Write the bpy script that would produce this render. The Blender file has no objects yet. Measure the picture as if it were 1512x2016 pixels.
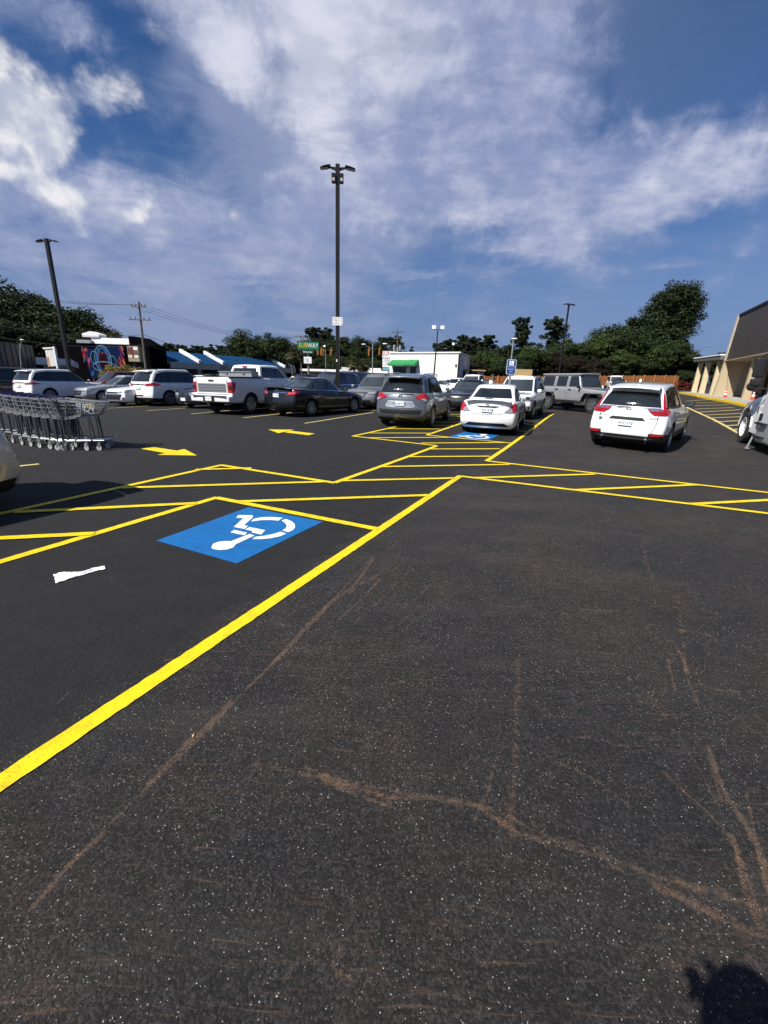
import bpy, bmesh, math, random
import numpy as np
from mathutils import Vector, Matrix
from mathutils.bvhtree import BVHTree
R_ = math.radians
sc = bpy.context.scene
col = sc.collection
# ------------------------------------------------------------------ camera
HC = 1.6; FPX = 840.0; PITCH = R_(17.35); ROLL = R_(-1.95)
cam = bpy.data.cameras.new('camera'); camo = bpy.data.objects.new('camera', cam); col.objects.link(camo)
cam.sensor_fit = 'VERTICAL'; cam.sensor_height = 24.0; cam.lens = 24.0*FPX/2016.0
cam.clip_start = 0.02; cam.clip_end = 4000
_cp, _sp = math.cos(PITCH), math.sin(PITCH); _cr, _sr = math.cos(ROLL), math.sin(ROLL)
_Rr = np.array([[_cr, -_sr, 0], [_sr, _cr, 0], [0, 0, 1]])
_Rp = np.array([[1, 0, 0], [0, -_sp, _cp], [0, -_cp, -_sp]])
RC = _Rp@_Rr                     # image axes (right, down, forward) -> world
m = Matrix(((RC[0][0], -RC[0][1], -RC[0][2], 0), (RC[1][0], -RC[1][1], -RC[1][2], 0), (RC[2][0], -RC[2][1], -RC[2][2], HC), (0, 0, 0, 1)))
camo.matrix_world = m
sc.camera = camo
sc.view_settings.view_transform = 'Standard'; sc.view_settings.look = 'None'
sc.view_settings.exposure = 0.62; sc.view_settings.gamma = 1.0
try: sc.view_settings.use_curve_mapping = False
except Exception: pass
# ------------------------------------------------------------------ sun (from behind left) and sky
SUN_AZ = R_(52); SUN_EL = R_(46)     # SUN_AZ: where the shadows point, from +Y towards +X
sl = bpy.data.lights.new('sun', 'SUN'); sl.energy = 4.9; sl.angle = R_(0.53); sl.color = (1.0, 0.955, 0.88)
so = bpy.data.objects.new('sun', sl); col.objects.link(so)
ldir = Vector((math.sin(SUN_AZ)*math.cos(SUN_EL), math.cos(SUN_AZ)*math.cos(SUN_EL), -math.sin(SUN_EL)))
so.rotation_euler = ldir.to_track_quat('-Z', 'Y').to_euler(); so.location = -ldir*60
world = bpy.data.worlds.new('World'); sc.world = world; world.use_nodes = True
def ray(px, py):
    d = RC@np.array([(px-756)/FPX, (py-1008)/FPX, 1.0]); return d/np.linalg.norm(d)

class NT:                                   # tiny node-tree helper
    def __init__(s, nt): s.nt = nt; nt.nodes.clear()
    def n(s, t, **k):
        nd = s.nt.nodes.new(t)
        for a, b in k.items():
            if a == 'ins':
                for i, v in b.items():
                    if hasattr(v, 'is_linked') or isinstance(v, bpy.types.NodeSocket): s.nt.links.new(v, nd.inputs[i])
                    else: nd.inputs[i].default_value = v
            else: setattr(nd, a, b)
        return nd
    def math(s, op, a, b=0.0, c=None, clamp=False):
        ins = {0: a, 1: b}
        if c is not None: ins[2] = c
        return s.n('ShaderNodeMath', operation=op, use_clamp=clamp, ins=ins).outputs[0]
    def vm(s, op, a, b=None, out=0):
        ins = {0: a}
        if b is not None: ins[1] = b
        return s.n('ShaderNodeVectorMath', operation=op, ins=ins).outputs[out]
    def ramp(s, fac, stops, interp='LINEAR'):
        nd = s.n('ShaderNodeValToRGB', ins={0: fac}); r = nd.color_ramp; r.interpolation = interp
        while len(r.elements) < len(stops): r.elements.new(0.5)
        for e, (p, c) in zip(r.elements, stops): e.position = p; e.color = (c[0], c[1], c[2], 1) if hasattr(c, '__len__') else (c, c, c, 1)
        return nd.outputs[0]
    def mix(s, f, a, b, blend='MIX'):
        nd = s.n('ShaderNodeMix', data_type='RGBA', blend_type=blend); nd.clamp_factor = True
        for i, v in ((0, f), (6, a), (7, b)):
            if isinstance(v, bpy.types.NodeSocket): s.nt.links.new(v, nd.inputs[i])
            else: nd.inputs[i].default_value = v if i == 0 else (*v, 1) if len(v) == 3 else v
        return nd.outputs[2]
    def noise(s, vec, scale, detail=4, rough=0.5, dist=0.0, dim='3D'):
        return s.n('ShaderNodeTexNoise', noise_dimensions=dim, ins={'Vector': vec, 'Scale': scale, 'Detail': detail, 'Roughness': rough, 'Distortion': dist}).outputs[0]
    def mr(s, v, a, b, c=0.0, d=1.0, smooth=False):
        return s.n('ShaderNodeMapRange', interpolation_type='SMOOTHSTEP' if smooth else 'LINEAR', ins={0: v, 1: a, 2: b, 3: c, 4: d}).outputs[0]

def build_sky():
    t = NT(world.node_tree)
    sky = t.n('ShaderNodeTexSky', sky_type='NISHITA'); sky.sun_disc = False
    sky.sun_elevation = SUN_EL; sky.sun_rotation = SUN_AZ + math.pi; sky.air_density = 1.0; sky.dust_density = 0.6; sky.ozone_density = 2.5; sky.altitude = 100
    dirn = t.n('ShaderNodeTexCoord').outputs['Generated']
    dirn = t.vm('NORMALIZE', dirn)
    sep = t.n('ShaderNodeSeparateXYZ', ins={0: dirn}); x, y, z = sep.outputs
    # cloud deck coordinates: the direction projected on a flat layer overhead
    zz = t.math('ADD', t.math('MAXIMUM', z, 0.0), 0.16)
    u = t.math('DIVIDE', x, zz); v = t.math('DIVIDE', y, zz)
    P = t.n('ShaderNodeCombineXYZ', ins={0: u, 1: v, 2: 0.0}).outputs[0]
    def blob(px, py, rx, ry, tilt=0.0):      # elongated patch of the cloud deck around a sky direction (radii in degrees)
        c = Vector(ray(px, py)); e1 = Vector(ray(px+20*math.cos(tilt), py+20*math.sin(tilt))) - c; e1 -= c*e1.dot(c); e1.normalize(); e2 = c.cross(e1)
        a = t.math('DIVIDE', t.vm('DOT_PRODUCT', dirn, tuple(e1), out=1), math.sin(R_(rx)))
        b = t.math('DIVIDE', t.vm('DOT_PRODUCT', dirn, tuple(e2), out=1), math.sin(R_(ry)))
        q = t.math('ADD', t.math('MULTIPLY', a, a), t.math('MULTIPLY', b, b))
        return t.math('EXPONENT', t.math('MULTIPLY', q, -1.0))
    def acc(lst):
        s = None
        for w, *b in lst:
            g = t.math('MULTIPLY', blob(*b), w); s = g if s is None else t.math('ADD', s, g)
        return s
    # cloud edges are broken up by bending the lookup direction with noise
    w1 = t.n('ShaderNodeTexNoise', ins={'Vector': dirn, 'Scale': 3.2, 'Detail': 5.0, 'Roughness': 0.6}).outputs[1]
    plain = dirn
    dirn = t.vm('NORMALIZE', t.vm('ADD', plain, t.vm('MULTIPLY', t.vm('SUBTRACT', w1, (0.5, 0.5, 0.5)), (0.17, 0.17, 0.13))))
    cov = acc(CLOUD_COVER); glow = acc(CLOUD_BRIGHT); cum = acc(CUMULUS)
    warp = t.n('ShaderNodeTexNoise', ins={'Vector': P, 'Scale': 1.6, 'Detail': 4.0}).outputs[1]
    Pw = t.vm('ADD', P, t.vm('MULTIPLY', t.vm('SUBTRACT', warp, (0.5, 0.5, 0.5)), (0.7, 0.7, 0.0)))
    st = t.n('ShaderNodeMapping', ins={'Vector': Pw, 'Rotation': (0, 0, R_(35)), 'Scale': (1.0, 1.35, 1.0)}).outputs[0]
    n1 = t.noise(st, 2.6, 10, 0.62, 0.1); n2 = t.noise(plain, 13.0, 10, 0.62, 0.2); n3 = t.noise(plain, 4.0, 4, 0.5)
    fb = t.math('SUBTRACT', t.math('ADD', t.math('ADD', t.math('MULTIPLY', n1, 0.34), t.math('MULTIPLY', n2, 0.48)), t.math('MULTIPLY', n3, 0.18)), 0.5)
    dens = t.mr(t.math('ADD', cov, t.math('MULTIPLY', fb, 4.6)), 0.12, 1.40, 0, 1, True)
    # the air itself
    skyc = t.vm('MULTIPLY', sky.outputs[0], (SKY_TINT[0]*SKY_K, SKY_TINT[1]*SKY_K, SKY_TINT[2]*SKY_K))
    hz = t.mr(z, 0.0, 0.42, 1, 0, True)
    skyc = t.mix(t.math('MULTIPLY', hz, 0.85), skyc, (0.138, 0.190, 0.340))
    veil = t.mr(t.math('ADD', n3, t.math('MULTIPLY', n1, 0.6)), 0.62, 0.90, 0.0, 0.75, True)
    skyc = t.mix(t.math('MULTIPLY', veil, t.mr(x, 0.55, -0.25, 0.15, 1.0, True)), skyc, (0.215, 0.260, 0.395))
    body = t.math('ADD', t.math('MULTIPLY', t.math('SUBTRACT', t.math('ADD', t.math('MULTIPLY', n2, 0.6), t.math('MULTIPLY', n1, 0.4)), 0.5), 3.2), t.math('MULTIPLY', glow, 0.75))
    cc = t.mix(t.mr(body, -0.30, 0.95, 0, 1, True), (0.215, 0.258, 0.415), (0.530, 0.535, 0.630))
    lowz = t.mr(z, 0.08, 0.42, 0, 1, True)
    cc = t.mix(t.math('MULTIPLY', t.math('SUBTRACT', 1.0, lowz), 0.55), cc, (0.21, 0.25, 0.39))
    mo_ = t.n('ShaderNodeMapping', ins={'Vector': t.vm('ADD', P, t.vm('MULTIPLY', t.vm('SUBTRACT', warp, (0.5, 0.5, 0.5)), (0.22, 0.22, 0.0))), 'Rotation': (0, 0, R_(-20)), 'Scale': (1.0, 1.7, 1.0)}).outputs[0]
    mot = t.mr(t.noise(mo_, 6.5, 5, 0.55), 0.36, 0.64, 0.68, 1.0, True)
    amt = t.math('MULTIPLY', t.math('MULTIPLY', dens, mot), t.mr(z, 0.03, 0.32, 0.55, 0.95, True))
    c1 = t.mix(amt, skyc, cc)
    pn = t.noise(plain, 9.0, 12, 0.56, 0.15)
    pd = t.mr(t.math('ADD', t.math('MULTIPLY', t.math('SUBTRACT', pn, 0.5), 2.3), t.math('SUBTRACT', cum, 0.36)), -0.05, 0.50, 0, 1, True)
    pd = t.math('MULTIPLY', pd, t.mr(cum, 0.10, 0.30, 0, 1, True))
    pl = t.noise(t.vm('ADD', plain, (0.012, -0.01, -0.03)), 9.0, 12, 0.56, 0.15)
    lit = t.math('ADD', t.math('MULTIPLY', t.math('SUBTRACT', pn, pl), 9.0), t.math('MULTIPLY', t.math('SUBTRACT', t.noise(plain, 21.0, 8, 0.6), 0.5), 1.6))
    pc = t.mix(t.mr(lit, -1.2, 0.9, 0, 1, True), (0.36, 0.39, 0.49), (0.66, 0.655, 0.67))
    c2 = t.mix(t.math('MULTIPLY', pd, 0.92), c1, pc)
    bg = t.n('ShaderNodeBackground', ins={0: c2, 1: 0.88})
    # the sky photographed by the phone is darker than the light it gives: one strength for everything, no ray tricks
    out = t.n('ShaderNodeOutputWorld'); t.nt.links.new(bg.outputs[0], out.inputs[0])
SKY_K = 0.052; SKY_TINT = (0.46, 0.77, 1.18)
#             weight, px, py, rx, ry, tilt
CLOUD_COVER = [(1.25, 690, 170, 8, 10, 0.4), (1.1, 820, 60, 11, 6, 0.3), (1.05, 900, 230, 13, 9, 0.2), (0.8, 1000, 350, 15, 6, 0.1), (0.75, 1020, 90, 8, 8, 0),
               (1.0, 1370, 330, 12, 4.2, -0.45), (0.85, 1180, 390, 13, 4.0, -0.2), (0.5, 1250, 260, 8, 3, -0.3), (1.15, 390, 50, 7.5, 5, 0.85), (0.9, 470, 130, 3.0, 5, 1.1), (0.6, 150, 30, 5, 2, 0.8), (0.45, 170, 70, 2, 3, 0.4),
               (0.8, 160, 350, 12, 5, 0.35), (0.65, 330, 430, 12, 6, 0.2), (0.55, 560, 400, 8, 5, 0), (0.55, 150, 480, 16, 4, 0.1), (0.5, 420, 530, 18, 4, 0),
               (0.75, 1110, 500, 7, 1.5, -0.03), (0.6, 790, 530, 4, 1.0, 0.15), (0.5, 1400, 480, 9, 3, -0.3), (0.5, 1500, 30, 4, 6, 0), (0.35, 1320, 410, 8, 2, -0.3),
               (-1.9, 410, 255, 6.0, 4.6, 0.4), (-0.85, 540, 120, 5.0, 2.4, 1.25), (-1.2, 1390, 110, 10, 6.5, -0.35), (-0.9, 60, 60, 5, 3.0, 0.7), (-0.7, 880, 480, 9, 2.2, -0.1), (-0.8, 1330, 460, 11, 2.2, -0.2), (-0.6, 330, 150, 5, 1.5, 0.8)]
CLOUD_BRIGHT = [(1.0, 590, 170, 4, 7, 1.2), (0.9, 700, 60, 9, 4, 0.3), (0.8, 640, 280, 5, 3, 0.6), (0.9, 1400, 330, 9, 2.2, -0.45), (0.5, 900, 430, 8, 1.6, -0.1), (0.7, 400, 60, 5, 5, 0.8), (0.5, 280, 390, 6, 3, 0.2), (0.4, 1100, 495, 6, 1, 0)]
CUMULUS = [(1.05, 75, 180, 4.6, 2.8, 0.25), (0.8, 25, 145, 3.0, 2.0, 0), (0.75, 110, 250, 1.9, 1.8, 0.3), (0.62, 240, 185, 3.4, 1.7, 0.3), (0.75, 285, 395, 2.6, 1.1, -0.2), (0.6, 455, 410, 1.5, 1.1, 0), (0.6, 15, 310, 2.2, 0.9, 0), (0.55, 110, 365, 4, 1.2, 0.1), (0.5, 80, 430, 5, 1.2, 0)]
build_sky()

# ------------------------------------------------------------------ helpers
def sstep(t): t = np.clip(t, 0, 1); return t*t*(3-2*t)
def sp(x, k): return k*np.logaddexp(0, np.asarray(x, float)/k)
def T(x, y):                                # height of the lot: flat near the camera, falls gently left, rises right
    x = np.clip(np.asarray(x, float), -60, 140); y = np.asarray(y, float)
    return np.where(x < -7, 0.025, 0.016)*(x+7)*sstep((y-8)/12) + 0.022*sp(x-9, 3)*sstep((y-12)/18)
def gp(px, py):                             # where the line of sight through a photo pixel meets the ground
    d = ray(px, py); z = 0.0
    for i in range(40):
        t = (z-HC)/d[2]; z = 0.5*z + 0.5*float(T(d[0]*t, d[1]*t))
    t = (z-HC)/d[2]; return Vector((d[0]*t, d[1]*t, z))
def at(px, py, Y):                          # point of that line of sight at distance Y
    d = ray(px, py); t = Y/d[1]; return Vector((d[0]*t, Y, HC+d[2]*t))
def base(px, Y):                            # ground point below that column at distance Y
    p = at(px, 745, Y); return Vector((p.x, Y, float(T(p.x, Y))))
def tag(o, label=None, cat=None, group=None, kind=None):
    if label: o['label'] = label
    if cat: o['category'] = cat
    if group: o['group'] = group
    if kind: o['kind'] = kind
    return o
def empty(name, loc=(0, 0, 0), rz=0.0, label=None, cat=None, group=None, rot=None):
    o = bpy.data.objects.new(name, None); col.objects.link(o); o.empty_display_size = 0.2
    o.location = loc; o.rotation_euler = rot if rot else (0, 0, rz)
    return tag(o, label, cat, group)
def pmat(name): pass
MATS = {}
def mat(name, color=(0.5, 0.5, 0.5), rough=0.5, metal=0.0, coat=0.0, var=0.0, scale=3.0, emit=None, spec=0.5, bump=0.0, bscale=30.0):
    if name in MATS: return MATS[name]
    m = bpy.data.materials.new(name); m.use_nodes = True; t = NT(m.node_tree)
    p = t.n('ShaderNodeBsdfPrincipled'); o = t.n('ShaderNodeOutputMaterial'); t.nt.links.new(p.outputs[0], o.inputs[0])
    p.inputs['Base Color'].default_value = (*color, 1); p.inputs['Roughness'].default_value = rough; p.inputs['Metallic'].default_value = metal
    p.inputs['Coat Weight'].default_value = coat; p.inputs['Coat Roughness'].default_value = 0.04; p.inputs['Specular IOR Level'].default_value = spec
    tc = t.n('ShaderNodeTexCoord').outputs['Object']
    if var > 0:
        nz = t.noise(tc, scale, 5, 0.6)
        f = t.mr(nz, 0.3, 0.7, 1-var, 1+var)
        t.nt.links.new(t.vm('MULTIPLY', (*color,), t.n('ShaderNodeCombineXYZ', ins={0: f, 1: f, 2: f}).outputs[0]), p.inputs['Base Color'])
        t.nt.links.new(t.mr(t.noise(tc, scale*2.3, 3), 0.3, 0.7, max(0.02, rough*(1-var)), min(1, rough*(1+var))), p.inputs['Roughness'])
    if bump > 0:
        b = t.n('ShaderNodeBump', ins={'Strength': bump, 'Distance': 0.02, 'Height': t.noise(tc, bscale, 5, 0.6)}); t.nt.links.new(b.outputs[0], p.inputs['Normal'])
    if emit: p.inputs['Emission Color'].default_value = (*emit[:3], 1); p.inputs['Emission Strength'].default_value = emit[3]
    MATS[name] = m; return m

class MB:                                   # collects faces, links them as ONE mesh object
    def __init__(s): s.v = []; s.f = []; s.m = []; s.M = None
    def add(s, vs, fs, mi=0):
        b = len(s.v)
        if s.M is not None: vs = [s.M@Vector(v) for v in vs]
        s.v += [tuple(v) for v in vs]; s.f += [tuple(b+i for i in f) for f in fs]; s.m += [mi]*len(fs); return s
    def box(s, c, d, rz=0.0, mi=0, rot=None):
        hx, hy, hz = d[0]/2, d[1]/2, d[2]/2
        M = Matrix.Translation(c)@(rot.to_4x4() if rot is not None else Matrix.Rotation(rz, 4, 'Z'))
        vs = [M@Vector((sx*hx, sy*hy, sz*hz)) for sx in (-1, 1) for sy in (-1, 1) for sz in (-1, 1)]
        return s.add(vs, [(0, 1, 3, 2), (4, 6, 7, 5), (0, 4, 5, 1), (2, 3, 7, 6), (0, 2, 6, 4), (1, 5, 7, 3)], mi)
    def bar(s, a, b, w, h=None, mi=0, up=(0, 0, 1)):        # square bar from a to b
        a = Vector(a); b = Vector(b); h = h or w; d = (b-a); L = d.length; d.normalize(); u = Vector(up)
        if abs(d.dot(u)) > 0.98: u = Vector((0, 1, 0))
        x = d.cross(u).normalized(); z = x.cross(d)
        vs = [p+x*(sx*w/2)+z*(sz*h/2) for p in (a, b) for sx, sz in ((-1, -1), (1, -1), (1, 1), (-1, 1))]
        return s.add(vs, [(3, 2, 1, 0), (4, 5, 6, 7), (0, 1, 5, 4), (1, 2, 6, 5), (2, 3, 7, 6), (3, 0, 4, 7)], mi)
    def tube(s, pts, r, n=8, mi=0, caps=True):
        pts = [Vector(p) for p in pts]; rs = r if hasattr(r, '__len__') else [r]*len(pts); vs = []; fs = []
        for i, p in enumerate(pts):
            d = (pts[min(i+1, len(pts)-1)]-pts[max(i-1, 0)]).normalized(); u = Vector((0, 0, 1)) if abs(d.z) < 0.95 else Vector((0, 1, 0))
            x = d.cross(u).normalized(); y = d.cross(x)
            vs += [p+(x*math.cos(2*math.pi*k/n)+y*math.sin(2*math.pi*k/n))*rs[i] for k in range(n)]
        for i in range(len(pts)-1):
            for k in range(n): fs.append((i*n+k, i*n+(k+1) % n, (i+1)*n+(k+1) % n, (i+1)*n+k))
        if caps: fs += [tuple(reversed(range(n))), tuple(range((len(pts)-1)*n, len(pts)*n))]
        return s.add(vs, fs, mi)
    def lathe(s, prof, n=24, axis='Z', c=(0, 0, 0), mi=0):
        vs = []; fs = []
        for r, h in prof:
            for k in range(n):
                a = 2*math.pi*k/n; p = (r*math.cos(a), r*math.sin(a), h)
                if axis == 'Y': p = (p[0], h, p[1])
                if axis == 'X': p = (h, p[0], p[1])
                vs.append(Vector(p)+Vector(c))
        for i in range(len(prof)-1):
            for k in range(n): fs.append((i*n+k, i*n+(k+1) % n, (i+1)*n+(k+1) % n, (i+1)*n+k))
        return s.add(vs, fs, mi)
    def poly(s, pts, mi=0): return s.add(pts, [tuple(range(len(pts)))], mi)
    def prism(s, poly, d, mi=0):             # closed polygon (3D points) extruded by vector d
        poly = [Vector(p) for p in poly]; n = len(poly); d = Vector(d)
        return s.add(poly+[p+d for p in poly], [tuple(reversed(range(n))), tuple(range(n, 2*n))]+[(i, (i+1) % n, n+(i+1) % n, n+i) for i in range(n)], mi)
    def ball(s, c, r, n=10, mi=0):
        r = r if hasattr(r, '__len__') else (r, r, r); vs = []; fs = []; m_ = n//2+1
        for i in range(m_+1):
            a = math.pi*i/m_
            for k in range(n): b = 2*math.pi*k/n; vs.append((c[0]+r[0]*math.sin(a)*math.cos(b), c[1]+r[1]*math.sin(a)*math.sin(b), c[2]+r[2]*math.cos(a)))
        for i in range(m_):
            for k in range(n): fs.append((i*n+k, (i+1)*n+k, (i+1)*n+(k+1) % n, i*n+(k+1) % n))
        return s.add(vs, fs, mi)
    def build(s, name, mats, parent=None, smooth=None, world=False):
        me = bpy.data.meshes.new(name); me.from_pydata(s.v, [], s.f); mats = mats if isinstance(mats, (list, tuple)) else [mats]
        for q in mats: me.materials.append(q)
        me.polygons.foreach_set('material_index', s.m)
        bm = bmesh.new(); bm.from_mesh(me); bmesh.ops.recalc_face_normals(bm, faces=bm.faces); bm.to_mesh(me); bm.free()
        if smooth is not None: me.shade_smooth(); me.set_sharp_from_angle(angle=R_(smooth))
        o = bpy.data.objects.new(name, me); col.objects.link(o)
        if parent:
            o.parent = parent
            if world:
                M = (Matrix.Translation(parent.location)@parent.rotation_euler.to_matrix().to_4x4()).inverted(); me.transform(M)
        return o
def copy_tree(o, parent=None):
    c = o.copy(); col.objects.link(c); c.parent = parent
    for ch in o.children: copy_tree(ch, c)
    return c
def text_mesh(s, size, align='CENTER', extr=0.0):
    cu = bpy.data.curves.new('lettering', 'FONT'); cu.body = s; cu.size = size; cu.align_x = align; cu.align_y = 'CENTER'; cu.resolution_u = 2; cu.extrude = extr
    o = bpy.data.objects.new('lettering', cu); col.objects.link(o); bpy.context.view_layer.update()
    me = bpy.data.meshes.new_from_object(o.evaluated_get(bpy.context.evaluated_depsgraph_get()))
    bpy.data.objects.remove(o); return me
def add_text(name, s, size, material, parent, M, bold=0.0, align='CENTER', sx=1.0):   # M maps the text plane (x right, y up) into the parent's space
    me = text_mesh(s, size, align); me.transform(M@Matrix.Diagonal((sx, 1, 1, 1))); me.materials.clear(); me.materials.append(material)
    o = bpy.data.objects.new(name, me); col.objects.link(o); o.parent = parent; return o

# ------------------------------------------------------------------ ground
def smear(pts, x, y):                       # distance of grid points to a ground polyline
    d = np.full(x.shape, 1e9)
    for a, b in zip(pts[:-1], pts[1:]):
        ax, ay = a.x, a.y; bx, by = b.x-ax, b.y-ay; t = np.clip(((x-ax)*bx+(y-ay)*by)/(bx*bx+by*by+1e-9), 0, 1)
        d = np.minimum(d, np.hypot(x-ax-t*bx, y-ay-t*by))
    return d
def axis(lo, hi, fine, a, b, grow=1.12, coarse=40):
    pts = list(np.arange(a, b, fine)); s = fine; p = pts[-1]
    while p < hi: s = min(s*grow, coarse); p += s; pts.append(p)
    s = fine; p = a; pre = []
    while p > lo: s = min(s*grow, coarse); p -= s; pre.append(p)
    return np.array(pre[::-1]+pts)
STREAKS = [ (0.6, 0.004, [(1100,1500),(1180,1540),(1240,1590)]), (0.5, 0.004, [(1330,1150),(1345,1260),(1350,1330),(1380,1400)]), (0.5, 0.004, [(850,1090),(800,1130),(760,1170),(700,1225)]), (0.45, 0.003, [(900,1110),(850,1150),(790,1200)]), (0.4, 0.003, [(930,1150),(860,1190),(800,1235)]), (0.5, 0.004, [(1230,1470),(1180,1455),(1120,1450)]), (0.55, 0.006, [(640,1528),(720,1545),(800,1562),(900,1575),(990,1600),(1080,1650),(1180,1672)]), (0.45, 0.005, [(1190,1700),(1280,1735),(1370,1775),(1450,1810)]), (0.6, 0.006, [(1470,1560),(1490,1660),(1512,1760)]), (0.5, 0.005, [(1440,1640),(1475,1740),(1505,1830)]), (0.55, 0.007, [(735,1092),(700,1135),(650,1185),(610,1222),(570,1268),(520,1322),(470,1372),(420,1425),(370,1475),(300,1540),(220,1618),(140,1700),(50,1800)]), (0.4, 0.006, [(1290,1385),(1330,1440),(1380,1520),(1420,1600)]), (0.35, 0.004, [(980,1480),(960,1560),(930,1620)]),
 # (strength, half width m, pixels)
 (0.80, 0.008, [(600,1510),(672,1542),(763,1569),(841,1572),(938,1587),(1022,1641),(1113,1668),(1203,1690),(1294,1726),(1414,1762),(1540,1800)]),
 (0.45, 0.012, [(500,1505),(560,1515),(640,1535),(700,1565),(780,1590)]),
 (1.0, 0.011, [(1294,1747),(1384,1792),(1444,1822),(1505,1843),(1560,1870)]), (0.8, 0.007, [(1306,1521),(1390,1596),(1444,1653),(1462,1738),(1493,1822)]),
 (0.7, 0.010, [(1396,1472),(1426,1557),(1480,1641),(1511,1738)]), (0.6, 0.008, [(1450,1600),(1500,1680),(1530,1760)]),
 (0.75, 0.014, [(735,1100),(700,1150),(660,1180),(625,1215),(600,1240),(570,1275),(545,1298)]), (0.4, 0.007, [(545,1298),(520,1325),(490,1352)]),
 (0.95, 0.018, [(455,1380),(425,1412),(395,1440),(372,1460)]), (0.6, 0.013, [(372,1460),(330,1505),(290,1545)]), (0.45, 0.010, [(215,1630),(170,1670),(110,1730),(60,1790)]),
 (1.6, 0.014, [(748,1129),(735,1137),(725,1143)]), (1.2, 0.010, [(716,1146),(706,1152)]), (0.8, 0.009, [(700,1158),(690,1168)]),
 (0.75, 0.006, [(748,1140),(735,1155),(722,1170),(700,1190),(672,1215),(664,1225)]), (0.35, 0.006, [(800,1150),(770,1175),(745,1190)]), (0.35, 0.006, [(830,1190),(790,1225),(760,1240)]),
 (0.35, 0.005, [(690,1305),(660,1345),(650,1360)]), (0.3, 0.006, [(1105,1200),(1220,1203)]), (0.45, 0.007, [(1230,1204),(1250,1203),(1262,1195),(1300,1193),(1330,1195)]),
 (0.6, 0.012, [(1315,1300),(1322,1330),(1330,1360)]), (0.5, 0.010, [(1330,1270),(1345,1300),(1355,1325)]), (0.6, 0.010, [(1375,1345),(1400,1356),(1455,1362)]), (0.4, 0.02, [(1330,1240),(1380,1245),(1420,1262)]),
 (0.3, 0.03, [(1268,1060),(1270,1100),(1285,1140),(1320,1150)]), (0.35, 0.010, [(1390,1460),(1405,1520),(1420,1580)]), (0.35, 0.008, [(1120,1385),(1150,1388)]), (0.5, 0.01, [(1165,1395),(1178,1405)]),
 (0.35, 0.006, [(1230,1240),(1150,1215),(1070,1200)]), (0.4, 0.005, [(1000,1110),(1060,1115),(1140,1123)]), (0.35, 0.004, [(1310,1137),(1400,1143),(1480,1150)]), (0.3, 0.004, [(1250,1155),(1340,1168),(1410,1178)]),
 (0.5, 0.010, [(670,1870),(655,1905),(690,1930)]), (0.4, 0.008, [(780,1810),(800,1830)]), (0.3, 0.010, [(600,1870),(560,1930)]), (0.35, 0.008, [(900,1960),(960,1990)]),
 (0.25, 0.05, [(1020,1300),(1018,1420),(1012,1520),(1000,1640)]), (0.3, 0.06, [(1440,1090),(1490,1115)]), (0.3, 0.010, [(1440,1760),(1350,1740),(1290,1700)]), (0.35, 0.006, [(840,1780),(900,1790),(960,1775)]),
 (0.3, 0.03, [(330,1300),(370,1310)]), (0.5, 0.006, [(107,1388),(118,1380),(136,1363)])]
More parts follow.
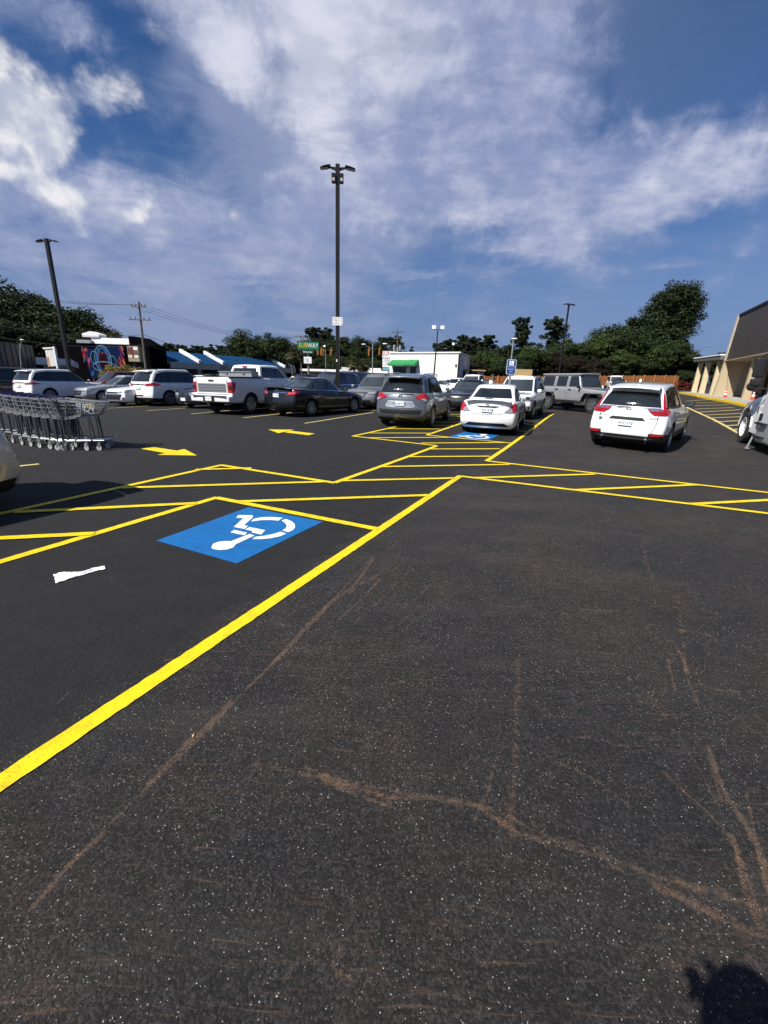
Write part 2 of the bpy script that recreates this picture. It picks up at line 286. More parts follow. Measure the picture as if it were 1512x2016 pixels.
def ground():
    xs = axis(-900, 900, 0.01, -1.7, 1.9, 1.05); ys = axis(-60, 1200, 0.01, 0.50, 2.4, 1.025, 40)
    X, Y = np.meshgrid(xs, ys); Z = T(X, Y)
    nx, ny = len(xs), len(ys)
    v = np.stack([X.ravel(), Y.ravel(), Z.ravel()], 1)
    i = np.arange(nx*ny).reshape(ny, nx); f = np.stack([i[:-1, :-1], i[:-1, 1:], i[1:, 1:], i[1:, :-1]], -1).reshape(-1, 4)
    me = bpy.data.meshes.new('ground'); me.vertices.add(len(v)); me.vertices.foreach_set('co', v.ravel()); me.loops.add(f.size); me.loops.foreach_set('vertex_index', f.ravel().astype(np.int32))
    me.polygons.add(len(f)); me.polygons.foreach_set('loop_start', np.arange(0, f.size, 4, dtype=np.int32)); me.polygons.foreach_set('use_smooth', np.ones(len(f), bool)); me.update(calc_edges=True)
    dirt = np.zeros(X.shape); x, y = X, Y
    for s, w, pts in STREAKS:
        P = [gp(*p) for p in pts]; d = smear(P, x, y); rr = np.hypot(P[0].x, P[0].y)
        w = min(0.02, max(w*0.75, 0.0055)); s = min(s**0.6, 0.92)
        dirt += s*np.exp(-(d/(w*1.0))**2)*0.8 + 0.22*s*np.exp(-(d/(w*3.5))**2)
    a = me.attributes.new('dirt', 'FLOAT', 'POINT'); a.data.foreach_set('value', dirt.ravel().astype(np.float32))
    # the sealed, smoother stall on the left of the long yellow line
    p0 = gp(213.6, 1400); p1 = gp(905, 938); side = (p1.x-p0.x)*(y-p0.y)-(p1.y-p0.y)*(x-p0.x)
    rough = 1-sstep((side/ (p1-p0).length + 0.03)/0.3)
    a = me.attributes.new('worn', 'FLOAT', 'POINT'); a.data.foreach_set('value', rough.ravel().astype(np.float32))
    o = bpy.data.objects.new('ground', me); col.objects.link(o); o['kind'] = 'structure'
    m = bpy.data.materials.new('asphalt'); m.use_nodes = True; t = NT(m.node_tree); me.materials.append(m)
    p = t.n('ShaderNodeBsdfPrincipled'); out = t.n('ShaderNodeOutputMaterial'); t.nt.links.new(p.outputs[0], out.inputs[0])
    tc = t.n('ShaderNodeTexCoord').outputs['Object']; dirt = t.n('ShaderNodeAttribute', attribute_name='dirt').outputs['Fac']; worn = t.n('ShaderNodeAttribute', attribute_name='worn').outputs['Fac']
    big = t.noise(tc, 0.9, 5, 0.6, 0.4); mid = t.noise(tc, 5.0, 7, 0.68); fine = t.noise(tc, 95.0, 5, 0.75); grain = t.noise(tc, 330.0, 3, 0.7)
    vs1 = t.n('ShaderNodeTexVoronoi', feature='F1', ins={'Vector': tc, 'Scale': 130.0, 'Randomness': 1.0}); st1 = t.n('ShaderNodeSeparateXYZ', ins={0: vs1.outputs['Color']}).outputs
    basec = t.mix(t.mr(mid, 0.32, 0.68), (0.0105, 0.0107, 0.0114), (0.0190, 0.0187, 0.0191))
    # individual stones: each its own tone, dark binder between them
    stone = t.math('POWER', st1[0], 2.2); stc = t.vm('MULTIPLY', basec, t.n('ShaderNodeCombineXYZ', ins={0: t.mr(stone, 0, 1, 0.68, 3.1), 1: t.mr(stone, 0, 1, 0.67, 2.95), 2: t.mr(stone, 0, 1, 0.68, 2.85)}).outputs[0])
    sm = t.mr(worn, 0, 1, 0.30, 0.92); basec = t.mix(sm, basec, stc)
    basec = t.mix(t.math('MULTIPLY', t.mr(grain, 0.54, 0.70), t.mr(worn, 0, 1, 0.22, 0.50)), basec, (0.050, 0.047, 0.044))
    basec = t.mix(t.math('MULTIPLY', t.mr(grain, 0.46, 0.34), 0.85), basec, (0.003, 0.003, 0.0035))
    pits = t.math('MULTIPLY', t.mr(t.noise(tc, 75.0, 5, 0.75), 0.47, 0.36), t.mr(t.noise(tc, 1.5, 5, 0.65), 0.47, 0.60)); basec = t.mix(pits, basec, (0.002, 0.002, 0.002))
    brown = t.math('MULTIPLY', t.math('MULTIPLY', t.mr(big, 0.40, 0.68, 0, 1, True), worn), 0.48)
    basec = t.mix(brown, basec, t.vm('MULTIPLY', basec, (2.25, 1.66, 1.40)))
    # faint pale wear patches and old tyre paths
    wear = t.mr(t.noise(t.n('ShaderNodeMapping', ins={'Vector': tc, 'Rotation': (0, 0, R_(-65)), 'Scale': (0.25, 1.0, 1)}).outputs[0], 1.6, 6, 0.65), 0.48, 0.72, 0, 0.34, True); basec = t.mix(t.math('MULTIPLY', wear, worn), basec, (0.055, 0.049, 0.045))
    # scattered pale stone chips
    vo = t.n('ShaderNodeTexVoronoi', feature='F1', ins={'Vector': t.vm('ADD', tc, t.vm('MULTIPLY', t.n('ShaderNodeTexNoise', ins={'Vector': tc, 'Scale': 90.0, 'Detail': 3.0}).outputs[1], (0.010, 0.010, 0))), 'Scale': 250.0})
    rnd = t.n('ShaderNodeSeparateXYZ', ins={0: vo.outputs['Color']}).outputs
    chip = t.math('MULTIPLY', t.math('GREATER_THAN', rnd[0], t.mr(t.noise(tc, 2.2, 4, 0.6), 0.34, 0.66, 0.965, 0.84)), t.math('LESS_THAN', vo.outputs['Distance'], t.math('ADD', t.math('MULTIPLY', rnd[1], 0.38), 0.10)))
    chip = t.math('MULTIPLY', chip, t.mr(worn, 0, 1, 0.10, 0.95))
    chipc = t.mix(t.math('POWER', rnd[2], 2.6), (0.055, 0.052, 0.048), (0.62, 0.59, 0.55))
    basec = t.mix(chip, basec, chipc)
    # clay dragged across the surface
    dn = t.noise(tc, 26.0, 9, 0.75); dl = t.mr(t.math('ADD', dirt, t.math('MULTIPLY', t.math('SUBTRACT', dn, 0.5), 3.4)), 0.27, 1.0, 0, 1); dl = t.math('MULTIPLY', dl, t.mr(dirt, 0.02, 0.30))
    dl = t.math('MULTIPLY', dl, t.mr(t.noise(tc, 190.0, 4, 0.7), 0.44, 0.56, 0.08, 1.0))
    def scratch(rot, seed, thr, sc_, amt_):    # sets of thin parallel drag marks
        v_ = t.n('ShaderNodeMapping', ins={'Vector': t.vm('ADD', tc, t.vm('MULTIPLY', t.n('ShaderNodeTexNoise', ins={'Vector': tc, 'Scale': 0.8}).outputs[1], (0.22, 0.22, 0))), 'Location': (seed, seed, 0), 'Rotation': (0, 0, R_(rot)), 'Scale': (0.8, 17.0, 1)}).outputs[0]
        g_ = t.mr(t.noise(v_, sc_, 5, 0.7), thr, thr+0.10); k_ = t.mr(t.noise(t.vm('ADD', tc, (seed, 3.1*seed, 0)), 0.75, 4, 0.6), 0.46, 0.60)
        return t.math('MULTIPLY', t.math('MULTIPLY', g_, k_), t.math('MULTIPLY', t.mr(grain, 0.4, 0.6, 0.3, 1.0), amt_))
    scr = t.math('ADD', t.math('ADD', scratch(8, 1.7, 0.565, 4.4, 0.60), scratch(-32, 5.2, 0.575, 4.6, 0.55)), scratch(62, 9.4, 0.575, 4.2, 0.55))
    dl = t.math('ADD', t.math('MULTIPLY', dl, 0.85), t.math('MULTIPLY', scr, t.math('MULTIPLY', worn, 0.8)))
    clay = t.mix(t.mr(t.noise(tc, 3.0, 3), 0.4, 0.6), (0.150, 0.100, 0.068), (0.230, 0.135, 0.078))
    basec = t.mix(t.math('MINIMUM', dl, 0.85), basec, clay)
    t.nt.links.new(basec, p.inputs['Base Color'])
    rg = t.math('SUBTRACT', t.mr(mid, 0.3, 0.7, 0.80, 0.95), t.math('MULTIPLY', chip, 0.35)); t.nt.links.new(rg, p.inputs['Roughness']); p.inputs['Specular IOR Level'].default_value = 0.28
    h = t.math('ADD', t.math('MULTIPLY', fine, 0.9), t.math('MULTIPLY', grain, 0.6)); h = t.math('ADD', h, t.math('MULTIPLY', vs1.outputs['Distance'], -0.35)); h = t.math('ADD', h, t.math('MULTIPLY', t.noise(tc, 30.0, 4, 0.6), 0.8))
    b = t.n('ShaderNodeBump', ins={'Strength': 0.8, 'Distance': 0.009, 'Height': h}); t.nt.links.new(b.outputs[0], p.inputs['Normal'])
    return o
ground()

# painted markings ------------------------------------------------
def paint(name, c1, c2, sp_=0.35):
    m = mat(name, c1, 0.6, spec=sp_); t = NT(m.node_tree); p = t.n('ShaderNodeBsdfPrincipled'); o = t.n('ShaderNodeOutputMaterial'); t.nt.links.new(p.outputs[0], o.inputs[0])
    tc = t.n('ShaderNodeTexCoord').outputs['Object']; n = t.noise(tc, 9.0, 6, 0.7); g = t.noise(tc, 210.0, 3, 0.6); h = t.noise(tc, 2.0, 3, 0.5)
    c = t.mix(t.math('MULTIPLY', t.mr(n, 0.45, 0.70), 0.8), c1, c2); c = t.mix(t.math('MULTIPLY', t.mr(g, 0.455, 0.33), 0.95), c, tuple(q*0.22 for q in c1))
    c = t.mix(t.math('MULTIPLY', t.mr(h, 0.5, 0.75), 0.5), c, c2); tyre = t.n('ShaderNodeMapping', ins={'Vector': tc, 'Rotation': (0, 0, R_(40)), 'Scale': (1.2, 26.0, 1)}).outputs[0]
    c = t.mix(t.math('MULTIPLY', t.mr(t.noise(tyre, 2.0, 4, 0.6), 0.56, 0.64), t.math('MULTIPLY', t.mr(t.noise(tc, 1.3, 3), 0.52, 0.62), 0.45)), c, tuple(q*0.35 for q in c1))
    t.nt.links.new(c, p.inputs['Base Color']); p.inputs['Roughness'].default_value = 0.62; p.inputs['Specular IOR Level'].default_value = sp_
    b = t.n('ShaderNodeBump', ins={'Strength': 0.35, 'Distance': 0.004, 'Height': t.noise(tc, 150.0, 4, 0.7)}); t.nt.links.new(b.outputs[0], p.inputs['Normal']); return m
YEL = paint('yellow_paint', (0.80, 0.60, 0.004), (0.56, 0.39, 0.008)); BLUE = paint('blue_paint', (0.003, 0.125, 0.36), (0.002, 0.085, 0.28)); WHT = paint('white_paint', (0.80, 0.81, 0.80), (0.68, 0.70, 0.71)); PALE = paint('pale_line_paint', (0.66, 0.52, 0.18), (0.40, 0.33, 0.20))
ZL = [0.006]; EJ = random.Random(5)
def strip(mb, a, b, w=0.105, ext=(0, 0), z=None, mi=0):
    a = Vector((a[0], a[1], 0)); b = Vector((b[0], b[1], 0)); d = (b-a).normalized(); a = a-d*ext[0]; b = b+d*ext[1]; n = Vector((-d.y, d.x, 0))*w/2; L = (b-a).length; near = min(a.length, b.length, ((a+b)/2).length) < 9; k = max(2, int(L/(0.045 if near else 0.6))+1); vs = []
    z = z if z is not None else ZL[0]
    for i in range(k+1):
        c = a+(b-a)*i/k
        for s in (-1, 1): q = c+n*s*(1+(EJ.gauss(0, 0.035) if near else 0)); vs.append((q.x, q.y, float(T(q.x, q.y))+z))
    mb.add(vs, [(2*i, 2*i+2, 2*i+3, 2*i+1) for i in range(k)], mi)
def px_strip(mb, x0, y0, x1, y1, w=0.105, ext=(0, 0), z=None): strip(mb, gp(x0, y0), gp(x1, y1), w, ext, z)
def flat(mb, pts, z, mi=0):
    P = [gp(*p) for p in pts]; mb.poly([(p.x, p.y, p.z+z) for p in P], mi)
BORD = [(213.6,1400,905,938,3.0,0.05),(958,908,1088,815.5,0,0.3),(0,1107,424.7,980.6,3.5,0.03),(0,1012,434.8,916.3,4,0.04),(659.5,950.5,860,878,0.03,0.0),(694,859,764,843.7,0,5.5),(840,856.6,904,835,0,5.5)]
BORD2 = [(905,938,1512,1011.6,0,3),(958,908,1512,970.5,0,4),(424.7,980.6,738.9,1042,0,0.03),(434.8,916.3,659.5,951.5,0,0),(694,859,860,878,0,0),(840,857,998,872,0,0.1)]
HATCH = [(462,989,843,976),(671,947.4,894,942.3),(750,919.7,1003.7,915.2),(936,941.7,1170,934.4),(1127.7,966,1373,955.3),(1358.7,993.6,1600,981),(241.3,961.5,640,949.3),(30,1009.5,387,992),(-60,1064,186,1052),(385,925.5,495,922.5),
         (829,873,998,872),(846,884.8,984,884.3),(807.6,900,964,899),(728.4,853.1,847.9,853.4),(725.8,862.5,882.3,861.7),(761,844.5,866.8,845.3),(800,838.1,894.3,838.1),(815,831.6,904.6,831.6),(830,825.6,915,825),(845,820.7,925,820.3),(860,817,935,816.4),(1028.7,833.5,1053.7,837.8),(1010,848,1045,850)]
mb = MB()
for i, (a, b, c, d, e, f) in enumerate(BORD): px_strip(mb, a, b, c, d, 0.100, (e, f), 0.006+0.0*i)
o = mb.build('stall_border_line', YEL); tag(o, kind='structure')
mb = MB()
for a, b, c, d, e, f in BORD2: px_strip(mb, a, b, c, d, 0.105, (e, f), 0.009)
o = mb.build('aisle_border_line', YEL); tag(o, kind='structure')
mb = MB()
for h in HATCH: px_strip(mb, *h, 0.10, (0, 0), 0.012)
o = mb.build('hatch_line', YEL); tag(o, kind='structure')
STALL = [(288,808.9,354.6,804.3),(376,815.4,474,806.2),(478.2,822.8,542.8,815.8),(599.9,833.8,739.6,811.5),(205,804.5,294.4,799.3)]
mb = MB()
for h in STALL:
    a = gp(h[0], h[1]); b = gp(h[2], h[3]); d = (b-a); d.z = 0; d.normalize(); strip(mb, a, a+d*5.6, 0.10, z=0.007)
px_strip(mb, 40, 918, 77, 914, 0.10, (2.5, 0), 0.007); px_strip(mb, 700, 803.5, 745, 809, 0.10)
o = mb.build('stall_line', PALE); tag(o, kind='structure')
mb = MB(); flat(mb, [(278,884),(302,880.6),(350,888),(325,892.6)], 0.007); flat(mb, [(310,896.3),(363,884.6),(388,897.5)], 0.0085)
tag(mb.build('direction_arrow', YEL), 'yellow painted arrow on the asphalt pointing right, beside the row of shopping carts', 'arrow marking', 'arrows painted in the driving lane')
mb = MB(); flat(mb, [(572,848.5),(620,854),(607,857.2),(560,851.5)], 0.007); flat(mb, [(528,846),(579,846.6),(548,853.2)], 0.0085)
tag(mb.build('direction_arrow', YEL), 'yellow painted arrow on the asphalt pointing left, behind the black sedan', 'arrow marking', 'arrows painted in the driving lane')
# wheelchair symbol panels
def sym(pts): return [(400+x/3.78, 950+y/3.78) for x, y in pts]
SYM = [[(262,246),(372,248),(366,268),(303,322),(335,328),(310,350),(228,335),(300,268),(246,267)], [(345,336),(462,359),(432,391),(360,376),(370,366),(313,354)], [(232,357),(327,378),(308,396),(202,376)],
       [(205,442),(344,388),(384,398),(245,463),(225,487),(180,503),(120,507),(75,500),(60,488),(75,460),(120,444),(170,440)],
       [(357,295),(375,275),(430,263),(500,260),(593,266),(562,288),(500,283),(430,284)], [(615,275),(660,293),(682,315),(684,340),(665,360),(630,374),(589,360),(615,345),(622,325),(610,305),(583,287)],
       [(619,384),(570,405),(500,420),(430,426),(366,425),(390,408),(450,402),(520,388),(575,371)]]
root = empty('accessible_parking_symbol', gp(470, 1055), 0, 'blue painted square with white wheelchair symbol on the near empty stall', 'parking symbol', 'wheelchair symbols painted in blue squares')
mb = MB(); flat(mb, [(308,1065),(466,1110),(636,1027.5),(489,999)], 0.004); mb.build('blue_square', BLUE, root, world=True)
mb = MB()
for s in SYM: flat(mb, sym(s), 0.0075)
mb.build('wheelchair_mark', WHT, root, world=True)
# far copy, mapped from the near square to the far square through ground coordinates
A = [gp(*p) for p in ((489,999),(636,1027.5),(466,1110),(308,1065))]; B = [gp(884,860.5), gp(960,868.5)]
e1 = A[1]-A[0]; e2 = A[3]-A[0]; f1 = B[1]-B[0]; f1.z = 0; f2 = Vector((-f1.y, f1.x, 0))*1.15
def remap(P):
    q = P-A[0]; det = e1.x*e2.y-e1.y*e2.x; s = (q.x*e2.y-q.y*e2.x)/det; t_ = (e1.x*q.y-e1.y*q.x)/det; r = B[0]+f1*s+f2*t_; return r
root = empty('accessible_parking_symbol', B[0], 0, 'blue painted square with white wheelchair symbol under the rear of the white sedan', 'parking symbol', 'wheelchair symbols painted in blue squares')
def flat2(mb, P, z): mb.poly([(r.x, r.y, float(T(r.x, r.y))+z) for r in P])
f2 = -f2 if (B[0]+f2).y < B[0].y else f2
mb = MB(); flat2(mb, [remap(p) for p in A], 0.0135); mb.build('blue_square', BLUE, root, world=True)
mb = MB()
for s in SYM: flat2(mb, [remap(gp(*p)) for p in sym(s)], 0.017)
mb.build('wheelchair_mark', WHT, root, world=True)
# ------------------------------------------------------------------ vehicles
def rpos(L, r, n): return sorted({round(v, 5) for v in ([-L, -L+r*0.3, -L+r*0.65, -L+r, L-r, L-r*0.65, L-r*0.3, L]+list(np.linspace(-L+r, L-r, n)))})
def rbox(dim, r, n, fn):                    # rounded box grid, each point then moved by fn(u,s,v) (u,s in -1..1, v in 0..1)
    ax = [rpos(dim[i], r, n[i]) for i in range(3)]; N = [len(a) for a in ax]; idx = {}; vs = []; fs = []
    def V(i, j, k):
        key = (i, j, k)
        if key not in idx:
            p = [ax[0][i], ax[1][j], ax[2][k]]; q = [max(-dim[a]+r, min(dim[a]-r, p[a])) for a in range(3)]; d = [p[a]-q[a] for a in range(3)]; l = math.sqrt(sum(e*e for e in d))
            if l > r: p = [q[a]+d[a]*r/l for a in range(3)]
            idx[key] = len(vs); vs.append(fn(p[0]/dim[0], p[1]/dim[1], (p[2]/dim[2]+1)/2))
        return idx[key]
    for a, b, c in ((0, 1, 2), (0, 2, 1), (1, 2, 0)):
        for side in (0, N[c]-1):
            for i in range(N[a]-1):
                for j in range(N[b]-1):
                    q = []
                    for di, dj in ((0, 0), (1, 0), (1, 1), (0, 1)):
                        k = [0, 0, 0]; k[a] = i+di; k[b] = j+dj; k[c] = side; q.append(V(*k))
                    fs.append(tuple(q))
    return vs, fs
def tab(t, x): return float(np.interp(x, [p[0] for p in t], [p[1] for p in t]))
def smooth_tab(t, n=60, k=5):
    xs = np.linspace(t[0][0], t[-1][0], n); ys = np.interp(xs, [p[0] for p in t], [p[1] for p in t]); w = np.ones(k)/k; yp = np.concatenate([[ys[0]]*(k//2), ys, [ys[-1]]*(k//2)]); ys = np.convolve(yp, w, 'valid')
    return list(zip(xs, ys))
def mesh_of(vs, fs, mats, mi=0):
    me = bpy.data.meshes.new('m'); me.from_pydata(vs, [], fs)
    for m_ in mats: me.materials.append(m_)
    me.polygons.foreach_set('material_index', mi if hasattr(mi, '__len__') else [mi]*len(fs))
    bm = bmesh.new(); bm.from_mesh(me); bmesh.ops.recalc_face_normals(bm, faces=bm.faces); bm.to_mesh(me); bm.free(); return me
def boolean_cut(me, cutter):
    a = bpy.data.objects.new('a', me); b = bpy.data.objects.new('b', cutter); col.objects.link(a); col.objects.link(b)
    md = a.modifiers.new('cut', 'BOOLEAN'); md.object = b; md.operation = 'DIFFERENCE'; md.solver = 'EXACT'
    bpy.context.view_layer.update(); r = bpy.data.meshes.new_from_object(a.evaluated_get(bpy.context.evaluated_depsgraph_get()))
    bpy.data.objects.remove(a); bpy.data.objects.remove(b); return r
GLASS = mat('dark_glass', (0.012, 0.015, 0.017), 0.06, spec=0.6, coat=0.4); TRIM = mat('black_trim', (0.012, 0.012, 0.013), 0.45, spec=0.4); RUB = mat('tyre_rubber', (0.014, 0.014, 0.015), 0.85, var=0.2)
CHROME = mat('chrome', (0.75, 0.75, 0.77), 0.12, 1.0); ALLOY = mat('alloy', (0.48, 0.49, 0.50), 0.28, 0.9); DALLOY = mat('dark_alloy', (0.10, 0.10, 0.11), 0.3, 0.8); RLAMP = mat('red_lens', (0.36, 0.008, 0.014), 0.12, coat=1.0); CLAMP = mat('clear_lens', (0.28, 0.29, 0.31), 0.12, coat=1.0, metal=0.2)
ALAMP = mat('amber_lens', (0.75, 0.25, 0.02), 0.2, coat=1.0); PLATE = mat('plate_white', (0.75, 0.76, 0.77), 0.5); PTXT = mat('plate_blue_lettering', (0.03, 0.05, 0.12), 0.5); WELL = mat('wheel_well', (0.004, 0.004, 0.004), 0.9); HOLE = mat('dark_grille', (0.006, 0.006, 0.007), 0.5)
CGLASS = mat('clear_glass', (0.03, 0.038, 0.042), 0.05, spec=0.7, coat=0.6)
def car_paint(name, c, metal=0.0, rough=0.35):
    return mat(name, c, rough, metal, coat=1.0, var=0.03, scale=1.5)
P_WHITE = car_paint('white_car_paint', (0.74, 0.745, 0.75)); P_PEARL = car_paint('pearl_car_paint', (0.72, 0.725, 0.72), 0.0); P_BLACK = car_paint('black_car_paint', (0.002, 0.002, 0.0025), 0.0, 0.3); P_GRAY = car_paint('gunmetal_car_paint', (0.085, 0.094, 0.108), 0.35, 0.36)
P_SILVER = car_paint('silver_car_paint', (0.44, 0.45, 0.46), 0.7, 0.35); P_NAVY = car_paint('navy_car_paint', (0.008, 0.012, 0.03), 0.3, 0.25); P_MAROON = car_paint('maroon_car_paint', (0.09, 0.008, 0.012), 0.3, 0.3); P_MGRAY = car_paint('mid_gray_car_paint', (0.22, 0.225, 0.235), 0.6, 0.4)
P_TEAL = car_paint('dark_green_car_paint', (0.01, 0.035, 0.03), 0.3, 0.3); P_JEEP = car_paint('dusty_silver_car_paint', (0.30, 0.31, 0.32), 0.4, 0.5); P_BLUE = car_paint('blue_car_paint', (0.02, 0.06, 0.16), 0.3, 0.3)
def panel(bvh, view, poly, off, m_, name, parent, mirror=False, lim=0.085):     # a sheet shaped on the body surface: outline in the given view, set off by a few mm
    if mirror:
        if view == 'side': panel(bvh, 'left', poly, off, m_, name, parent, False, lim); return panel(bvh, 'right', poly, off, m_, name, parent, False, lim)
        panel(bvh, view, poly, off, m_, name, parent, False, lim); return panel(bvh, view, [(-p[0], p[1]) for p in poly], off, m_, name, parent, False, lim)
    me = bpy.data.meshes.new(name); out = bmesh.new(); cx = sum(p[0] for p in poly)/len(poly); cy = sum(p[1] for p in poly)/len(poly)
    for sgn in (1,):
        bm = bmesh.new(); vs = [bm.verts.new((p[0]*(sgn if view in ('rear', 'front', 'top') else 1), p[1], 0)) for p in poly]; bm.faces.new(vs)
        bmesh.ops.triangulate(bm, faces=bm.faces[:])
        for it in range(5):
            es = [e for e in bm.edges if e.calc_length() > lim]
            if not es: break
            bmesh.ops.subdivide_edges(bm, edges=es, cuts=1); bmesh.ops.triangulate(bm, faces=bm.faces[:])
        for v in bm.verts:
            for tr in range(30):            # slide towards the middle of the outline until the body is met
                a, b = v.co.x+(cx-v.co.x)*tr/30, v.co.y+(cy-v.co.y)*tr/30
                if view == 'left': o_, d_ = Vector((a, 4, b)), Vector((0, -1, 0))
                elif view == 'right': o_, d_ = Vector((a, -4, b)), Vector((0, 1, 0))
                elif view == 'rear': o_, d_ = Vector((-9, a, b)), Vector((1, 0, 0))
                elif view == 'front': o_, d_ = Vector((9, a, b)), Vector((-1, 0, 0))
                else: o_, d_ = Vector((a, b, 9)), Vector((0, 0, -1))
                h = bvh.ray_cast(o_, d_)
                if h[0] is not None and not (view in ('left', 'right') and (abs(h[0].y) < 0.35 or abs(h[1].y) < 0.42)) and not (view in ('rear', 'front') and (abs(h[0].x) < 0.05 or abs(h[1].x) < 0.30)): break
            if h[0] is None: h = bvh.find_nearest(o_+d_*4)
            n_ = h[1] if h[1].dot(d_) < 0 else -h[1]
            v.co = h[0]-d_*off*0.4+n_*off*0.8
        base_ = len(out.verts); nv = [out.verts.new(v.co) for v in bm.verts]; bm.verts.index_update()
        for f in bm.faces:
            try: out.faces.new([nv[v.index] for v in f.verts])
            except ValueError: pass
        bm.free()
    for f in out.faces:
        f.normal_update(); c = f.calc_center_median(); f.smooth = True
        if view in ('side', 'left', 'right'):
            if f.normal.y*c.y < 0: f.normal_flip()
        elif view == 'rear' and f.normal.x > 0: f.normal_flip()
        elif view == 'front' and f.normal.x < 0: f.normal_flip()
        elif view == 'top' and f.normal.z < 0: f.normal_flip()
    out.to_mesh(me); out.free(); me.materials.append(m_); o = bpy.data.objects.new(name, me); col.objects.link(o); o.parent = parent; return o
WHEELS = {}
def wheel(parent, x, y, r, w, style, rimr=0.66):
    key = (round(r, 3), style, round(rimr, 2), round(w, 3))
    if key not in WHEELS:
        t = MB(); rr = r*rimr
        t.lathe([(rr, -w/2+0.02), (rr+0.02, -w/2), (r-0.03, -w/2+0.005), (r-0.008, -w/2+0.03), (r, -w/4), (r, w/4), (r-0.008, w/2-0.03), (r-0.03, w/2-0.005), (rr+0.02, w/2), (rr, w/2-0.02)], 32, 'Y')
        g = MB(); g.lathe([(rr+0.004, w/2-0.012), (rr-0.012, w/2-0.006), (rr-0.02, w/2-0.02), (rr-0.03, w/2-0.09)], 32, 'Y', mi=0); g.lathe([(rr-0.01, w/2-0.10), (0.001, w/2-0.10)], 24, 'Y', mi=1); g.lathe([(rr+0.004, -w/2+0.012), (0.001, -w/2+0.03)], 24, 'Y', mi=1)
        ns = {'spoke5': 5, 'spoke10': 10, 'spoke7': 7, 'steel': 12, 'spoke6': 6}[style]
        for k in range(ns):
            a = 2*math.pi*k/ns; c, s_ = math.cos(a), math.sin(a); ww = {5: 0.07, 10: 0.028, 7: 0.045, 12: 0.03, 6: 0.06}[ns]*r/0.34
            p = lambda q, e, h: (q*c-e*s_, h, q*s_+e*c)
            yo = w/2-0.028; g.add([p(0.03, -ww*0.6, yo), p(rr-0.012, -ww, yo+0.012), p(rr-0.012, ww, yo+0.012), p(0.03, ww*0.6, yo), p(0.03, -ww*0.6, yo-0.03), p(rr-0.012, -ww, yo-0.025), p(rr-0.012, ww, yo-0.025), p(0.03, ww*0.6, yo-0.03)], [(0, 1, 2, 3), (0, 4, 5, 1), (3, 2, 6, 7), (4, 7, 6, 5)], 0)
        g.lathe([(0.07*r/0.34, w/2-0.05), (0.065*r/0.34, w/2-0.018), (0.001, w/2-0.014)], 16, 'Y', mi=0)
        WHEELS[key] = (t, g, {'steel': CHROME}.get(style, ALLOY))
    t, g, am = WHEELS[key]
    e = empty('wheel', (x, y, r), 0); e.parent = parent
    if y < 0: e.rotation_euler = (0, 0, math.pi)
    if not isinstance(t, bpy.types.Mesh):
        a = t.build('tyre', RUB, e, smooth=35); b = g.build('rim', [am, WELL], e, smooth=35); WHEELS[key] = (a.data, b.data, am)
    else:
        for nm, me in (('tyre', t), ('rim', g)): q = bpy.data.objects.new(nm, me); col.objects.link(q); q.parent = e
    return e
def mirror_part(root, x, y, z, paint_, big=False):
    s = 1 if y > 0 else -1; mb = MB(); w, h, d = (0.17, 0.14, 0.11) if not big else (0.2, 0.26, 0.14)
    v, f = rbox((d/2, w/2, h/2), 0.04, (2, 2, 2), lambda u, q, t: (x+u*d/2*(1-0.15*abs(q)), y+s*(0.13)+q*w/2, z+0.07+(t-0.5)*h)); mb.add(v, f, 0)
    mb.bar((x+0.02, y-s*0.03, z-0.02), (x+0.02, y+s*0.12, z+0.03), 0.05, 0.04, 1); mb.box((x-d/2-0.001, y+s*0.13, z+0.07), (0.01, w*0.82, h*0.75), 0, 2)
    return mb.build('wing_mirror', [paint_, TRIM, CGLASS], root, smooth=40)
